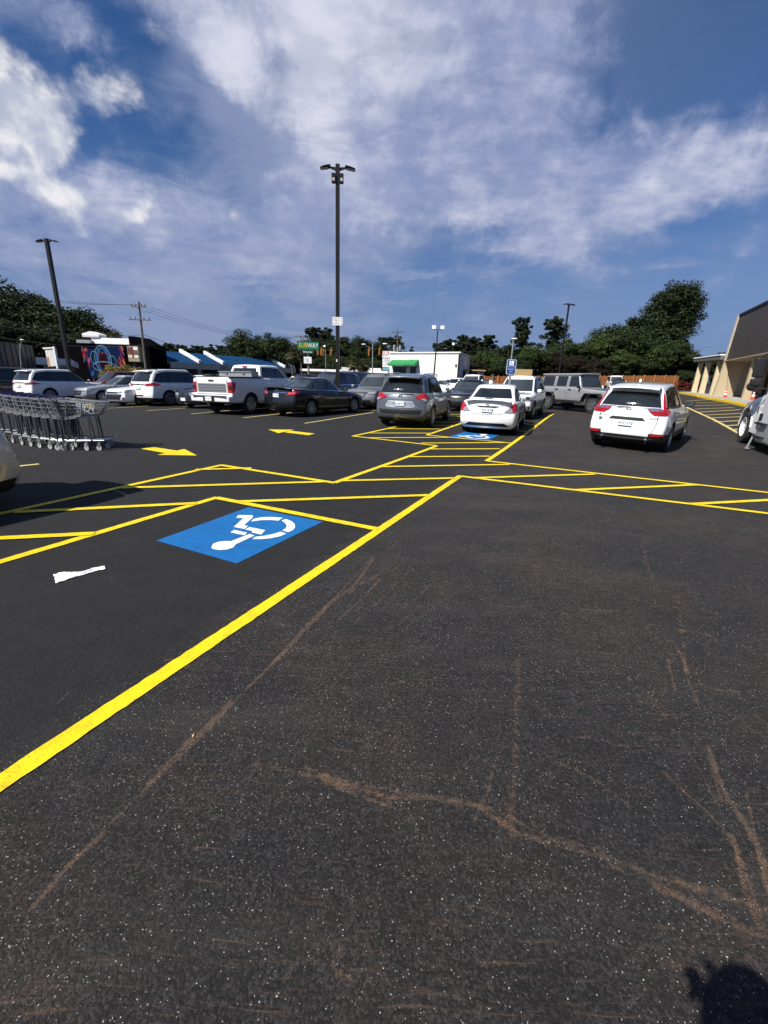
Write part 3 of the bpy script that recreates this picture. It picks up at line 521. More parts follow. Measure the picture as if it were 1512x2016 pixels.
def car_body(S, paint_, root):
    L, W = S['L'], S['W']; zt = smooth_tab(S['top'], 120, 7); zb = S.get('bot', [(-L/2, 0.26), (-L/2+0.5, 0.2), (L/2-0.6, 0.2), (L/2, 0.24)])
    rear = smooth_tab(S['rear'], 40, 5); front = smooth_tab(S['front'], 40, 5); wz = S.get('wz', [(0, 0.90), (0.12, 0.965), (0.35, 0.99), (0.55, 1.0), (0.78, 0.985), (0.92, 0.96), (1, 0.93)]); bow = S.get('bow', (0.16, 0.26)); plan = S.get('plan', [(-1, 0.92), (-0.8, 0.985), (-0.5, 1), (0.5, 1), (0.8, 0.975), (1, 0.90)]); crown = S.get('crown', 0.035)
    plan = smooth_tab(plan, 60, 5); wz = smooth_tab(wz, 40, 3)
    def tub(u, s, v):
        x = u*L/2; x += (tab(front, v)*max(0, u-0.55)/0.45 if u > 0 else tab(rear, v)*max(0, -u-0.55)/0.45)
        x -= (bow[1]*max(0, u)**8 - bow[0]*max(0, -u)**8)*s*s
        a, b = tab(zb, x), tab(zt, x); z = a+v*(b-a)+crown*(1-s*s)*max(0, v-0.6)/0.4
        return (x, s*W/2*tab(plan, u)*tab(wz, v), z)
    v, f = rbox((L/2, W/2, 0.42), S.get('r', 0.09), (26, 8, 9), tub)
    mats = [paint_, S.get('lower', TRIM), WELL]; cl = S.get('clad', 0.0); mi = []
    for q in f:
        zc = sum(v[i][2] for i in q)/4; mi.append(1 if zc < cl+0.001 else 0)
    me = mesh_of(v, f, mats, mi)
    cut = MB(); r = S['wr']
    for x in (S['xr'], S['xf']):
        for sg in (-1, 1): cut.lathe([(0.0005, sg*(W/2+0.2)), (r+0.055, sg*(W/2+0.2)), (r+0.055, sg*(W/2-0.34)), (0.0005, sg*(W/2-0.34))], 28, 'Y', (x, 0, r+0.01))
    cm = mesh_of([tuple(p) for p in cut.v], cut.f, mats, 2)
    bm = bmesh.new(); bm.from_mesh(cm); bmesh.ops.remove_doubles(bm, verts=bm.verts, dist=0.002); bmesh.ops.recalc_face_normals(bm, faces=bm.faces); bm.to_mesh(cm); bm.free()
    me = boolean_cut(me, cm)
    # cabin
    xr, xf, zr = smooth_tab(S['cab_rear'], 40, 3), smooth_tab(S['cab_front'], 40, 3), smooth_tab(S['roof'], 60, 9); Wb, Wt = S['cabw']; cb = S.get('cab_bow', (0.10, 0.20)); cw = S.get('cab_taper', (0.94, 0.86))
    def cab(u, s, v):
        t = (u+1)/2; a, b = tab(xr, v), tab(xf, v); x = a+(b-a)*t; z0 = tab(zt, x)-0.10; z1 = tab(zr, x)
        z = z0+v*(z1-z0); tw = 1-(1-cw[0])*max(0, -u)**3-(1-cw[1])*max(0, u)**3; y = s*(Wb+(Wt-Wb)*v**1.25)*tw
        x -= (cb[1]*max(0, u)**6 - cb[0]*max(0, -u)**6)*s*s; z += 0.035*(1-s*s)*max(0, v-0.7)/0.3
        return (x, y, z)
    v2, f2 = rbox((1.4, 0.75, 0.32), 0.075, (18, 8, 7), cab)
    me2 = mesh_of(v2, f2, mats, 0)
    bm = bmesh.new(); bm.from_mesh(me); bm.from_mesh(me2); bvh = BVHTree.FromBMesh(bm)
    for ex in S.get('extra', ()):
        ev, ef = rbox(ex[0], ex[1], (2, 6, 1), ex[2]); em = mesh_of(ev, ef, mats, ex[3] if len(ex) > 3 else 0); bm.from_mesh(em)
    me3 = bpy.data.meshes.new('body'); bm.to_mesh(me3)
    bm.free()
    for m_ in mats: me3.materials.append(m_)
    me3.shade_smooth(); me3.set_sharp_from_angle(angle=R_(38))
    o = bpy.data.objects.new('body', me3); col.objects.link(o); o.parent = root
    return bvh
def plate(bvh, root, view, y, z, txt=None, w=0.31):
    h = bvh.ray_cast(Vector((-9 if view == 'rear' else 9, y, z)), Vector((1 if view == 'rear' else -1, 0, 0))); x = h[0].x-(0.022 if view == 'rear' else -0.022)
    p = MB(); p.box((x, y, z), (0.012, w, 0.155)); o = p.build('licence_plate', PLATE, root); s = -1 if view == 'rear' else 1
    b = MB(); b.box((x+s*0.008, y, z-0.064), (0.004, w*0.98, 0.028)); b.build('plate_band', PTXT, o)
    if txt: add_text('plate_number', txt, 0.095, PTXT, o, Matrix(((0, 0, s, x+s*0.010), (s, 0, 0, y), (0, 1, 0, z+0.008), (0, 0, 0, 1))), sx=0.95)
def surf_x(bvh, view, y, z):
    s = -1 if view == 'rear' else 1; h = bvh.ray_cast(Vector((9*s, y, z)), Vector((-s, 0, 0))); return h[0].x if h[0] else 2.3*s
def badge(bvh, root, view, y, z, r, disc=False):
    x = surf_x(bvh, view, y, z); s = -1 if view == 'rear' else 1; b = MB(); ri = 0.001 if disc else r*0.78
    b.lathe([(r, -0.03*s), (r, 0.012*s), (ri, 0.014*s)]+([] if disc else [(ri, -0.03*s)]), 20, 'X', (x, y, z)); b.box((x+0.004*s, y, z), (0.02, r*1.9, r*0.36)); return b.build('badge', CHROME, root)
def badge_text(bvh, root, view, y, z, txt, size, sx=1.0, m_=None):
    s = -1 if view == 'rear' else 1; w = size*0.3*len(txt); xa, xb = surf_x(bvh, view, y-w, z), surf_x(bvh, view, y+w, z); xm = surf_x(bvh, view, y, z); sl = (xb-xa)/(2*w)
    return add_text('badge_lettering', txt, size, m_ or HOLE, root, Matrix(((s*sl, 0, s, xm+s*0.006), (s, 0, 0, y), (0, 1, 0, z), (0, 0, 0, 1))), sx=sx)
def sidewin(bvh, root, outline, panes, gm=GLASS, trim=TRIM, chrome=False):
    if chrome: panel(bvh, 'side', chrome, 0.003, CHROME, 'window_trim', root, True)
    panel(bvh, 'side', outline, 0.005, trim, 'window_surround', root, True)
    for p in panes:
        for vw in ('left', 'right'): panel(bvh, vw, p, 0.009, gm, 'side_window', root)
def ribbon(pts, w):
    out = []; P = [Vector(p) for p in pts]
    L_ = []; R2 = []
    for i, p in enumerate(P):
        d = (P[min(i+1, len(P)-1)]-P[max(i-1, 0)]).normalized(); n_ = Vector((-d.y, d.x)); L_.append(p+n_*w/2); R2.append(p-n_*w/2)
    return [tuple(q) for q in L_]+[tuple(q) for q in reversed(R2)]
def common(S, root, bvh, paint_, wheels='spoke5'):
    r = S['wr']; W = S['W']; e = W/2-0.125
    for x in (S['xf'], S['xr']):
        for y in (e, -e): wheel(root, x, y, r, 0.23, S.get('wheels', wheels), S.get('rim', 0.66))
    u = MB(); u.box((0, 0, 0.22), (S['L']-0.9, W-0.75, 0.12)); u.bar((S['xr'], -e, r), (S['xr'], e, r), 0.1); u.bar((S['xf'], -e, r), (S['xf'], e, r), 0.1); u.build('underbody', WELL, root)
    for y in (1, -1): mirror_part(root, S['mx'], y*(S['mw']), S['mz'], S.get('mirror_m', paint_))
    for y in ('left', 'right'):
        for hx in S.get('handles', ()): panel(bvh, y, [(hx-0.09, S['hz']-0.015), (hx+0.09, S['hz']-0.012), (hx+0.09, S['hz']+0.015), (hx-0.09, S['hz']+0.015)], 0.03, S.get('handle_m', paint_), 'door_handle', root)
    seams = S.get('seams', ())
    for sm in seams: panel(bvh, 'side', ribbon(sm, 0.014), 0.002, WELL, 'door_gap', root, True, 0.3)
def crs(x0, x1, z0, z1): return [(x0, z0), (x1, z0), (x1, z1), (x0, z1)]
def suv_spec(**k):
    S = dict(L=4.6, W=1.86, xr=-1.32, xf=1.36, wr=0.35, clad=0.40, top=[(-2.4, 1.06), (-1.9, 1.09), (0.4, 1.04), (0.95, 1.02), (1.1, 1.0), (2.0, 0.88), (2.4, 0.72)],
             rear=[(0, 0.10), (0.2, 0.0), (0.42, 0.0), (0.5, 0.03), (0.75, 0.06), (1, 0.13)], front=[(0, -0.12), (0.2, -0.02), (0.5, 0.0), (0.8, -0.05), (1, -0.22)],
             cab_rear=[(0, -2.22), (0.4, -2.12), (0.8, -1.95), (1, -1.84)], cab_front=[(0, 1.10), (0.5, 0.66), (1, 0.16)], roof=[(-2.3, 1.60), (-1.2, 1.67), (0, 1.68), (0.4, 1.66), (1.2, 1.60)], cabw=(0.855, 0.64),
             mx=0.80, mw=0.84, mz=1.03, handles=(-0.95, 0.15), hz=0.93)
    S.update(k); return S
def suv_details(S, root, bvh, chrome=True):
    H = max(p[1] for p in S['roof']); b = 1.10
    sidewin(bvh, root, [(-1.98, 1.13), (0.86, 1.06), (0.28, 1.55), (0.0, 1.585), (-1.2, 1.58), (-1.72, 1.50)], [[(-0.24, 1.11), (0.74, 1.085), (0.23, 1.53), (-0.02, 1.555), (-0.20, 1.56)], [(-1.22, 1.13), (-0.32, 1.11), (-0.27, 1.56), (-1.16, 1.55)], [(-1.88, 1.16), (-1.30, 1.135), (-1.24, 1.55), (-1.68, 1.48)]], chrome=[(-2.02, 1.10), (0.90, 1.035), (0.90, 1.06), (-2.0, 1.13)] if chrome else None)
def front_end(S, root, bvh, lamps, grille, low, gm=HOLE, bar=None, badge=True, plate_=True):
    panel(bvh, 'front', grille, 0.010, gm, 'grille', root)
    if bar: panel(bvh, 'front', bar, 0.016, CHROME, 'grille_bar', root)
    for s in (1, -1):
        cl_ = (sum(p[0] for p in lamps)/len(lamps), sum(p[1] for p in lamps)/len(lamps)); panel(bvh, 'front', [((cl_[0]+(p[0]-cl_[0])*1.08)*s, cl_[1]+(p[1]-cl_[1])*1.25) for p in lamps], 0.009, TRIM, 'headlight_surround', root)
        panel(bvh, 'front', [(p[0]*s, p[1]) for p in lamps], 0.012, CLAMP, 'headlight', root)
        panel(bvh, 'left' if s > 0 else 'right', S['lamp_side'], 0.012, CLAMP, 'headlight', root) if 'lamp_side' in S else None
    panel(bvh, 'front', low, 0.010, TRIM, 'lower_grille', root)
def windshields(S, root, bvh, ws, rw):
    panel(bvh, 'front', ws, 0.006, S.get('wsm', CGLASS), 'windshield', root)
    panel(bvh, 'rear', rw, 0.006, S.get('rwm', GLASS), 'rear_window', root)
def rails(root, x0, x1, y, z, m_=TRIM):
    for s in (-1, 1):
        q = MB(); q.tube([(x0, s*y, z-0.02), (x0+0.12, s*y, z+0.045), ((x0+x1)/2, s*(y+0.01), z+0.06), (x1-0.12, s*y, z+0.03), (x1, s*y, z-0.05)], 0.018, 6); q.build('roof_rail', m_, root, smooth=40)

def white_crossover(root, P=P_WHITE):       # white crossover, rear three-quarter: L shaped tail lamps, black cladding, twin exhausts
    S = suv_spec(cabw=(0.855, 0.60), roof=[(-2.3, 1.56), (-1.2, 1.635), (0, 1.645), (0.4, 1.625), (1.2, 1.56)], clad=0.46, wheels='spoke5', handle_m=TRIM, mirror_m=TRIM, seams=[[(-1.28, 1.1), (-1.3, 0.9), (-1.05, 0.6)], [(-0.27, 1.08), (-0.27, 0.5)], [(0.82, 1.0), (0.85, 0.5)]], extra=[((0.13, 0.6, 0.02), 0.018, lambda u, s, v: (-1.96+u*0.14-0.04*(1-s*s), s*0.56, 1.585+(v-0.5)*0.045-0.03*s*s+u*0.02))])
    bvh = car_body(S, P, root); common(S, root, bvh, P); suv_details(S, root, bvh)
    windshields(S, root, bvh, [(-0.66, 1.08), (0.66, 1.08), (0.56, 1.55), (-0.56, 1.55)], [(-0.68, 1.12), (0.68, 1.12), (0.60, 1.34), (0.53, 1.46), (-0.53, 1.46), (-0.60, 1.34)])
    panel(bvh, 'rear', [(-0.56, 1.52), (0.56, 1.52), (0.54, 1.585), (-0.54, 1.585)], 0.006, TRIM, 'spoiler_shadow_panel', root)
    panel(bvh, 'rear', [(-0.70, 1.085), (0.70, 1.085), (0.69, 1.105), (-0.69, 1.105)], 0.012, CHROME, 'chrome_strip', root)
    for s in (1, -1):
        f = lambda pts: [(p[0]*s, p[1]) for p in pts]
        o = panel(bvh, 'rear', f([(0.40, 1.075), (0.93, 1.075), (0.95, 1.0), (0.88, 0.93), (0.56, 0.93)]), 0.016, RLAMP, 'taillight', root)
        panel(bvh, 'rear', f([(0.725, 1.07), (0.785, 1.07), (0.645, 1.46), (0.615, 1.46)]), 0.016, RLAMP, 'taillight', root)
        panel(bvh, 'rear', f([(0.46, 1.06), (0.80, 1.06), (0.80, 1.03), (0.48, 1.03)]), 0.02, CHROME, 'reflector_strip', o)
        panel(bvh, 'left' if s > 0 else 'right', [(-2.28, 1.06), (-1.98, 1.10), (-1.86, 1.04), (-1.98, 0.95), (-2.28, 0.93)], 0.014, RLAMP, 'taillight', root)
        panel(bvh, 'rear', f([(0.55, 0.49), (0.88, 0.50), (0.88, 0.44), (0.60, 0.43)]), 0.014, RLAMP, 'reflector', root)
    panel(bvh, 'rear', [(-0.34, 0.86), (0.34, 0.86), (0.42, 0.79), (-0.42, 0.79)], 0.010, TRIM, 'tailgate_handle', root)
    panel(bvh, 'rear', ribbon([(0.66, 0.92), (0.66, 0.75), (0.60, 0.49)], 0.010), 0.004, WELL, 'tailgate_gap', root); panel(bvh, 'rear', ribbon([(-0.66, 0.92), (-0.66, 0.75), (-0.60, 0.49)], 0.010), 0.004, WELL, 'tailgate_gap', root)
    panel(bvh, 'rear', [(-0.68, 0.375), (0.68, 0.375), (0.55, 0.34), (-0.55, 0.34)], 0.02, CHROME, 'bumper_strip', root)
    plate(bvh, root, 'rear', 0, 0.70, 'RFZ•375')
    badge(bvh, root, 'rear', 0, 1.05, 0.06); badge_text(bvh, root, 'rear', -0.60, 0.85, 'AWD', 0.075, 1.1); badge_text(bvh, root, 'rear', 0.62, 0.86, 'CR-V', 0.085, 1.2)
    panel(bvh, 'rear', crs(0.58, 0.65, 0.74, 0.81), 0.006, mat('green_sticker', (0.03, 0.10, 0.06)), 'sticker', root)
    for s in (1, -1): e = MB(); e.lathe([(0.045, -0.10), (0.05, 0.02), (0.05, 0.03)], 16, 'X', (-2.26, s*0.52, 0.30)); e.lathe([(0.046, -0.02), (0.001, -0.02)], 16, 'X', (-2.26, s*0.52, 0.30), 1); e.build('exhaust_tip', [CHROME, WELL], root, smooth=40)
    w = MB(); w.bar((-2.235, 0.28, 1.14), (-2.23, -0.02, 1.16), 0.02); w.build('rear_wiper', TRIM, root)
    fn = MB(); fn.prism([(-1.55, 0.02, 1.69), (-1.35, 0.02, 1.69), (-1.52, 0.02, 1.76)], (0, -0.04, 0)); fn.build('fin_antenna', P, root)
    return bvh

def gray_suv(root, P=P_GRAY):               # gunmetal compact SUV seen from behind
    S = suv_spec(L=4.64, W=1.84, clad=0.36, wheels='spoke10', rim=0.70, handle_m=CHROME, seams=[[(-1.28, 1.1), (-1.3, 0.9), (-1.05, 0.6)], [(-0.27, 1.08), (-0.27, 0.5)], [(0.82, 1.0), (0.85, 0.5)]], extra=[((0.13, 0.6, 0.02), 0.018, lambda u, s, v: (-1.95+u*0.14-0.05*(1-s*s), s*0.57, 1.62+(v-0.5)*0.05-0.03*s*s+u*0.02))])
    bvh = car_body(S, P, root); common(S, root, bvh, P); suv_details(S, root, bvh); rails(root, -1.7, 0.3, 0.60, 1.66, CHROME)
    windshields(S, root, bvh, [(-0.66, 1.08), (0.66, 1.08), (0.56, 1.55), (-0.56, 1.55)], [(-0.72, 1.12), (0.72, 1.12), (0.62, 1.40), (0.54, 1.53), (-0.54, 1.53), (-0.62, 1.40)])
    for s in (1, -1):
        f = lambda pts: [(p[0]*s, p[1]) for p in pts]
        o = panel(bvh, 'rear', f([(0.46, 0.98), (0.66, 1.10), (0.90, 1.08), (0.93, 0.94), (0.80, 0.88)]), 0.018, RLAMP, 'taillight', root)
        panel(bvh, 'rear', f([(0.66, 0.95), (0.90, 0.95), (0.92, 0.89), (0.80, 0.86)]), 0.022, CLAMP, 'reverse_lamp', o)
        panel(bvh, 'left' if s > 0 else 'right', [(-2.3, 1.08), (-2.0, 1.06), (-1.84, 0.98), (-2.0, 0.90), (-2.3, 0.88)], 0.014, RLAMP, 'taillight', root)
    panel(bvh, 'rear', [(-0.40, 0.92), (0.40, 0.92), (0.40, 0.895), (-0.40, 0.895)], 0.02, CHROME, 'chrome_strip', root)
    panel(bvh, 'rear', [(-0.40, 0.88), (0.40, 0.88), (0.52, 0.72), (0.44, 0.66), (-0.44, 0.66), (-0.52, 0.72)], 0.008, P_SILVER, 'plate_recess', root)
    panel(bvh, 'rear', [(-0.74, 0.60), (0.74, 0.60), (0.66, 0.47), (-0.66, 0.47)], 0.008, HOLE, 'bumper_step', root)
    plate(bvh, root, 'rear', 0, 0.77, 'PALMETTO')
    badge(bvh, root, 'rear', 0, 1.0, 0.075)
    w = MB(); w.bar((-2.235, 0.02, 1.145), (-2.23, -0.38, 1.17), 0.02); w.build('rear_wiper', TRIM, root)
    panel(bvh, 'rear', [(-0.62, 0.66), (-0.42, 0.66), (-0.42, 0.69), (-0.62, 0.69)], 0.008, CHROME, 'badge', root)
    return bvh

def sedan_spec(**k):
    S = dict(L=4.5, W=1.75, xr=-1.28, xf=1.33, wr=0.315, clad=0.0, top=[(-2.3, 0.98), (-2.0, 1.03), (-1.5, 1.03), (0.4, 0.95), (0.95, 0.93), (1.1, 0.91), (1.9, 0.78), (2.3, 0.62)],
             rear=[(0, 0.12), (0.2, 0.0), (0.45, 0.0), (0.6, 0.03), (1, 0.10)], front=[(0, -0.10), (0.2, 0.0), (0.5, 0.0), (0.8, -0.06), (1, -0.24)],
             cab_rear=[(0, -1.78), (0.3, -1.52), (0.7, -1.14), (1, -0.86)], cab_front=[(0, 1.08), (0.5, 0.62), (1, 0.10)], roof=[(-2, 1.38), (-0.9, 1.44), (-0.3, 1.48), (0.2, 1.465), (1.2, 1.38)], cabw=(0.80, 0.58),
             cab_bow=(0.16, 0.2), cab_taper=(0.90, 0.86), mx=0.72, mw=0.80, mz=0.95, handles=(-0.95, 0.12), hz=0.85, bot=[(-2.25, 0.24), (-1.7, 0.18), (1.7, 0.18), (2.25, 0.2)])
    S.update(k); return S
def sedan_windows(S, root, bvh, chrome=True, gm=GLASS):
    sidewin(bvh, root, [(-1.62, 1.07), (-1.3, 1.03), (0.80, 0.985), (0.22, 1.36), (-0.1, 1.395), (-0.75, 1.37), (-1.1, 1.27)], [[(-0.28, 1.03), (0.68, 1.005), (0.18, 1.345), (-0.12, 1.37), (-0.25, 1.37)], [(-1.12, 1.05), (-0.36, 1.03), (-0.33, 1.365), (-0.72, 1.345), (-1.02, 1.25)], [(-1.46, 1.075), (-1.19, 1.055), (-1.11, 1.22)]], gm,
            chrome=[(-1.68, 1.055), (-1.3, 1.005), (0.86, 0.96), (0.86, 0.985), (-1.3, 1.03), (-1.62, 1.08), (-1.08, 1.30), (-0.72, 1.40), (-0.1, 1.42), (0.24, 1.385), (0.24, 1.36), (-0.1, 1.395), (-0.72, 1.37), (-1.08, 1.27)] if chrome else None)
def white_sedan(root, P=P_WHITE):           # small white saloon seen from behind
    S = sedan_spec(wheels='steel', rim=0.6, seams=[[(-1.15, 1.0), (-1.2, 0.85), (-0.95, 0.55)], [(-0.30, 1.0), (-0.30, 0.45)]], extra=[((0.09, 0.62, 0.02), 0.018, lambda u, s, v: (-2.10+u*0.10-0.05*(1-s*s), s*0.66, 1.085+(v-0.5)*0.045-0.05*s**4))])
    bvh = car_body(S, P, root); common(S, root, bvh, P); sedan_windows(S, root, bvh, False)
    windshields(S, root, bvh, [(-0.6, 0.98), (0.6, 0.98), (0.5, 1.38), (-0.5, 1.38)], [(-0.60, 1.10), (0.60, 1.10), (0.50, 1.34), (0.46, 1.375), (-0.46, 1.375), (-0.50, 1.34)])
    for s in (1, -1):
        f = lambda pts: [(p[0]*s, p[1]) for p in pts]
        o = panel(bvh, 'rear', f([(0.62, 0.88), (0.74, 1.0), (0.86, 0.98), (0.86, 0.72), (0.72, 0.72)]), 0.014, RLAMP, 'taillight', root)
        panel(bvh, 'rear', f([(0.48, 0.72), (0.63, 0.865), (0.70, 0.82), (0.73, 0.72)]), 0.017, CLAMP, 'reverse_lamp', o)
        panel(bvh, 'left' if s > 0 else 'right', [(-2.24, 1.0), (-1.98, 1.0), (-1.80, 0.90), (-1.98, 0.74), (-2.24, 0.71)], 0.012, RLAMP, 'taillight', root)
        panel(bvh, 'rear', ribbon(f([(0.46, 0.72), (0.40, 0.66), (0, 0.65)]), 0.012), 0.004, WELL, 'trunk_gap', root)
    panel(bvh, 'rear', [(-0.36, 0.90), (0.36, 0.90), (0.22, 0.855), (-0.22, 0.855)], 0.012, TRIM, 'trunk_handle', root)
    panel(bvh, 'rear', [(-0.62, 0.335), (0.62, 0.335), (0.50, 0.30), (-0.50, 0.30)], 0.012, TRIM, 'lower_bumper', root); panel(bvh, 'rear', [(-0.52, 0.40), (0.52, 0.40), (0.66, 0.30), (-0.66, 0.30)], 0.009, TRIM, 'lower_bumper', root)
    plate(bvh, root, 'rear', 0, 0.775, 'RSV•474')
    badge(bvh, root, 'rear', 0, 0.94, 0.045); badge_text(bvh, root, 'rear', -0.42, 0.90, 'SV', 0.06)
    a = MB(); a.tube([(-0.80, 0.02, 1.45), (-0.94, 0.02, 1.68)], 0.006, 5); a.lathe([(0.03, 0), (0.02, 0.03), (0.001, 0.04)], 10, 'Z', (-0.80, 0.02, 1.455)); a.build('antenna', TRIM, root)
    hl = MB(); hl.box((-1.985, 0, 1.115), (0.03, 0.22, 0.02)); hl.build('high_brake_lamp', TRIM, root)
    return bvh
def black_sedan(root, P=P_BLACK, txt='SC 240'):      # mid-size black saloon, chrome window line
    S = sedan_spec(L=4.86, W=1.83, wr=0.33, xr=-1.36, xf=1.42, wheels='spoke10', rim=0.68, handle_m=CHROME, top=[(-2.5, 1.0), (-2.2, 1.06), (-1.6, 1.05), (0.4, 0.96), (1.0, 0.94), (1.15, 0.92), (2.0, 0.78), (2.5, 0.62)],
                   cab_rear=[(0, -1.95), (0.3, -1.66), (0.7, -1.24), (1, -0.95)], cabw=(0.84, 0.60), mw=0.84, extra=[((0.09, 0.62, 0.02), 0.018, lambda u, s, v: (-2.27+u*0.10-0.05*(1-s*s), s*0.70, 1.105+(v-0.5)*0.035-0.05*s**4))])
    bvh = car_body(S, P, root); common(S, root, bvh, P); sedan_windows(S, root, bvh, True, CGLASS)
    windshields(dict(rwm=CGLASS), root, bvh, [(-0.62, 0.99), (0.62, 0.99), (0.52, 1.38), (-0.52, 1.38)], [(-0.66, 1.12), (0.66, 1.12), (0.54, 1.36), (0.48, 1.39), (-0.48, 1.39), (-0.54, 1.36)])
    for s in (1, -1):
        f = lambda pts: [(p[0]*s, p[1]) for p in pts]
        o = panel(bvh, 'rear', f([(0.50, 0.84), (0.58, 0.96), (0.88, 1.0), (0.92, 0.84)]), 0.014, RLAMP, 'taillight', root)
        panel(bvh, 'rear', f([(0.56, 0.92), (0.84, 0.95), (0.86, 0.90), (0.56, 0.88)]), 0.018, mat('pink_lens', (0.55, 0.12, 0.14), 0.15, coat=1.0), 'lamp_insert', o)
        panel(bvh, 'left' if s > 0 else 'right', [(-2.42, 1.0), (-2.12, 1.0), (-1.88, 0.97), (-2.1, 0.86), (-2.42, 0.83)], 0.012, RLAMP, 'taillight', root)
    panel(bvh, 'rear', [(-0.50, 0.93), (0.50, 0.93), (0.48, 0.90), (-0.48, 0.90)], 0.016, CHROME, 'chrome_strip', root)
    plate(bvh, root, 'rear', 0, 0.80, txt)
    badge(bvh, root, 'rear', 0, 0.985, 0.055)
    panel(bvh, 'rear', [(-0.5, 0.34), (0.5, 0.34), (0.62, 0.26), (-0.62, 0.26)], 0.009, HOLE, 'lower_bumper', root)
    S['lamp_side'] = [(1.95, 0.76), (2.3, 0.70), (2.3, 0.62), (2.1, 0.64)]
    front_end(S, root, bvh, [(0.50, 0.62), (0.56, 0.72), (0.86, 0.74), (0.80, 0.64)], [(-0.42, 0.50), (0.42, 0.50), (0.48, 0.70), (-0.48, 0.70)], [(-0.6, 0.28), (0.6, 0.28), (0.66, 0.40), (-0.66, 0.40)])
    return bvh
def front_sedan(root, P, style='mesh', P2=None):     # saloon that shows its nose
    S = sedan_spec(L=4.86, W=1.84, wr=0.33, xr=-1.38, xf=1.42, wheels='spoke10', rim=0.68, top=[(-2.5, 1.0), (-2.2, 1.04), (-1.6, 1.04), (0.4, 0.97), (1.0, 0.95), (1.15, 0.93), (1.9, 0.85), (2.5, 0.76)], front=[(0, -0.10), (0.2, 0.0), (0.5, 0.0), (0.8, -0.03), (1, -0.12)], bow=(0.16, 0.20), cab_rear=[(0, -1.95), (0.3, -1.66), (0.7, -1.24), (1, -0.95)], cabw=(0.84, 0.60), mw=0.84, handle_m=CHROME)
    S['lamp_side'] = [(1.80, 0.80), (2.05, 0.80), (2.32, 0.72), (2.3, 0.64), (2.05, 0.68)]
    bvh = car_body(S, P, root); common(S, root, bvh, P); sedan_windows(S, root, bvh, True, CGLASS)
    windshields(S, root, bvh, [(-0.64, 0.99), (0.64, 0.99), (0.53, 1.38), (-0.53, 1.38)], [(-0.66, 1.12), (0.66, 1.12), (0.54, 1.36), (-0.54, 1.36)])
    if style == 'mesh': g = [(-0.58, 0.68), (0.58, 0.68), (0.44, 0.44), (-0.44, 0.44)]; lm = [(0.60, 0.64), (0.58, 0.71), (0.88, 0.77), (0.88, 0.67)]; lo = [(-0.5, 0.26), (0.5, 0.26), (0.60, 0.37), (-0.60, 0.37)]; br = [(-0.5, 0.57), (0.5, 0.57), (0.5, 0.55), (-0.5, 0.55)]
    elif style == 'split': g = [(-0.68, 0.56), (0.68, 0.56), (0.54, 0.33), (-0.54, 0.33)]; lm = [(0.46, 0.65), (0.46, 0.71), (0.88, 0.77), (0.88, 0.68)]; lo = [(-0.44, 0.62), (0.44, 0.62), (0.44, 0.70), (-0.44, 0.70)]; br = [(-0.66, 0.60), (0.66, 0.60), (0.66, 0.57), (-0.66, 0.57)]
    else: g = [(0.03, 0.52), (0.28, 0.52), (0.30, 0.68), (0.05, 0.70)]; lm = [(0.36, 0.60), (0.38, 0.70), (0.84, 0.74), (0.78, 0.62)]; lo = [(-0.66, 0.30), (0.66, 0.30), (0.60, 0.44), (-0.60, 0.44)]; br = None
    front_end(S, root, bvh, lm, g, lo, bar=br)
    if style == 'twin': panel(bvh, 'front', [(-x, z) for x, z in g], 0.010, HOLE, 'grille', root); plate(bvh, root, 'front', 0, 0.42)
    for s in (1, -1):
        panel(bvh, 'rear', [(p[0]*s, p[1]) for p in [(0.50, 0.84), (0.58, 0.96), (0.88, 1.0), (0.92, 0.84)]], 0.014, RLAMP, 'taillight', root)
        if style != 'twin': panel(bvh, 'front', [(p[0]*s, p[1]) for p in [(0.66, 0.42), (0.78, 0.44), (0.82, 0.36), (0.70, 0.34)]], 0.012, TRIM, 'fog_lamp_recess', root)
    return bvh
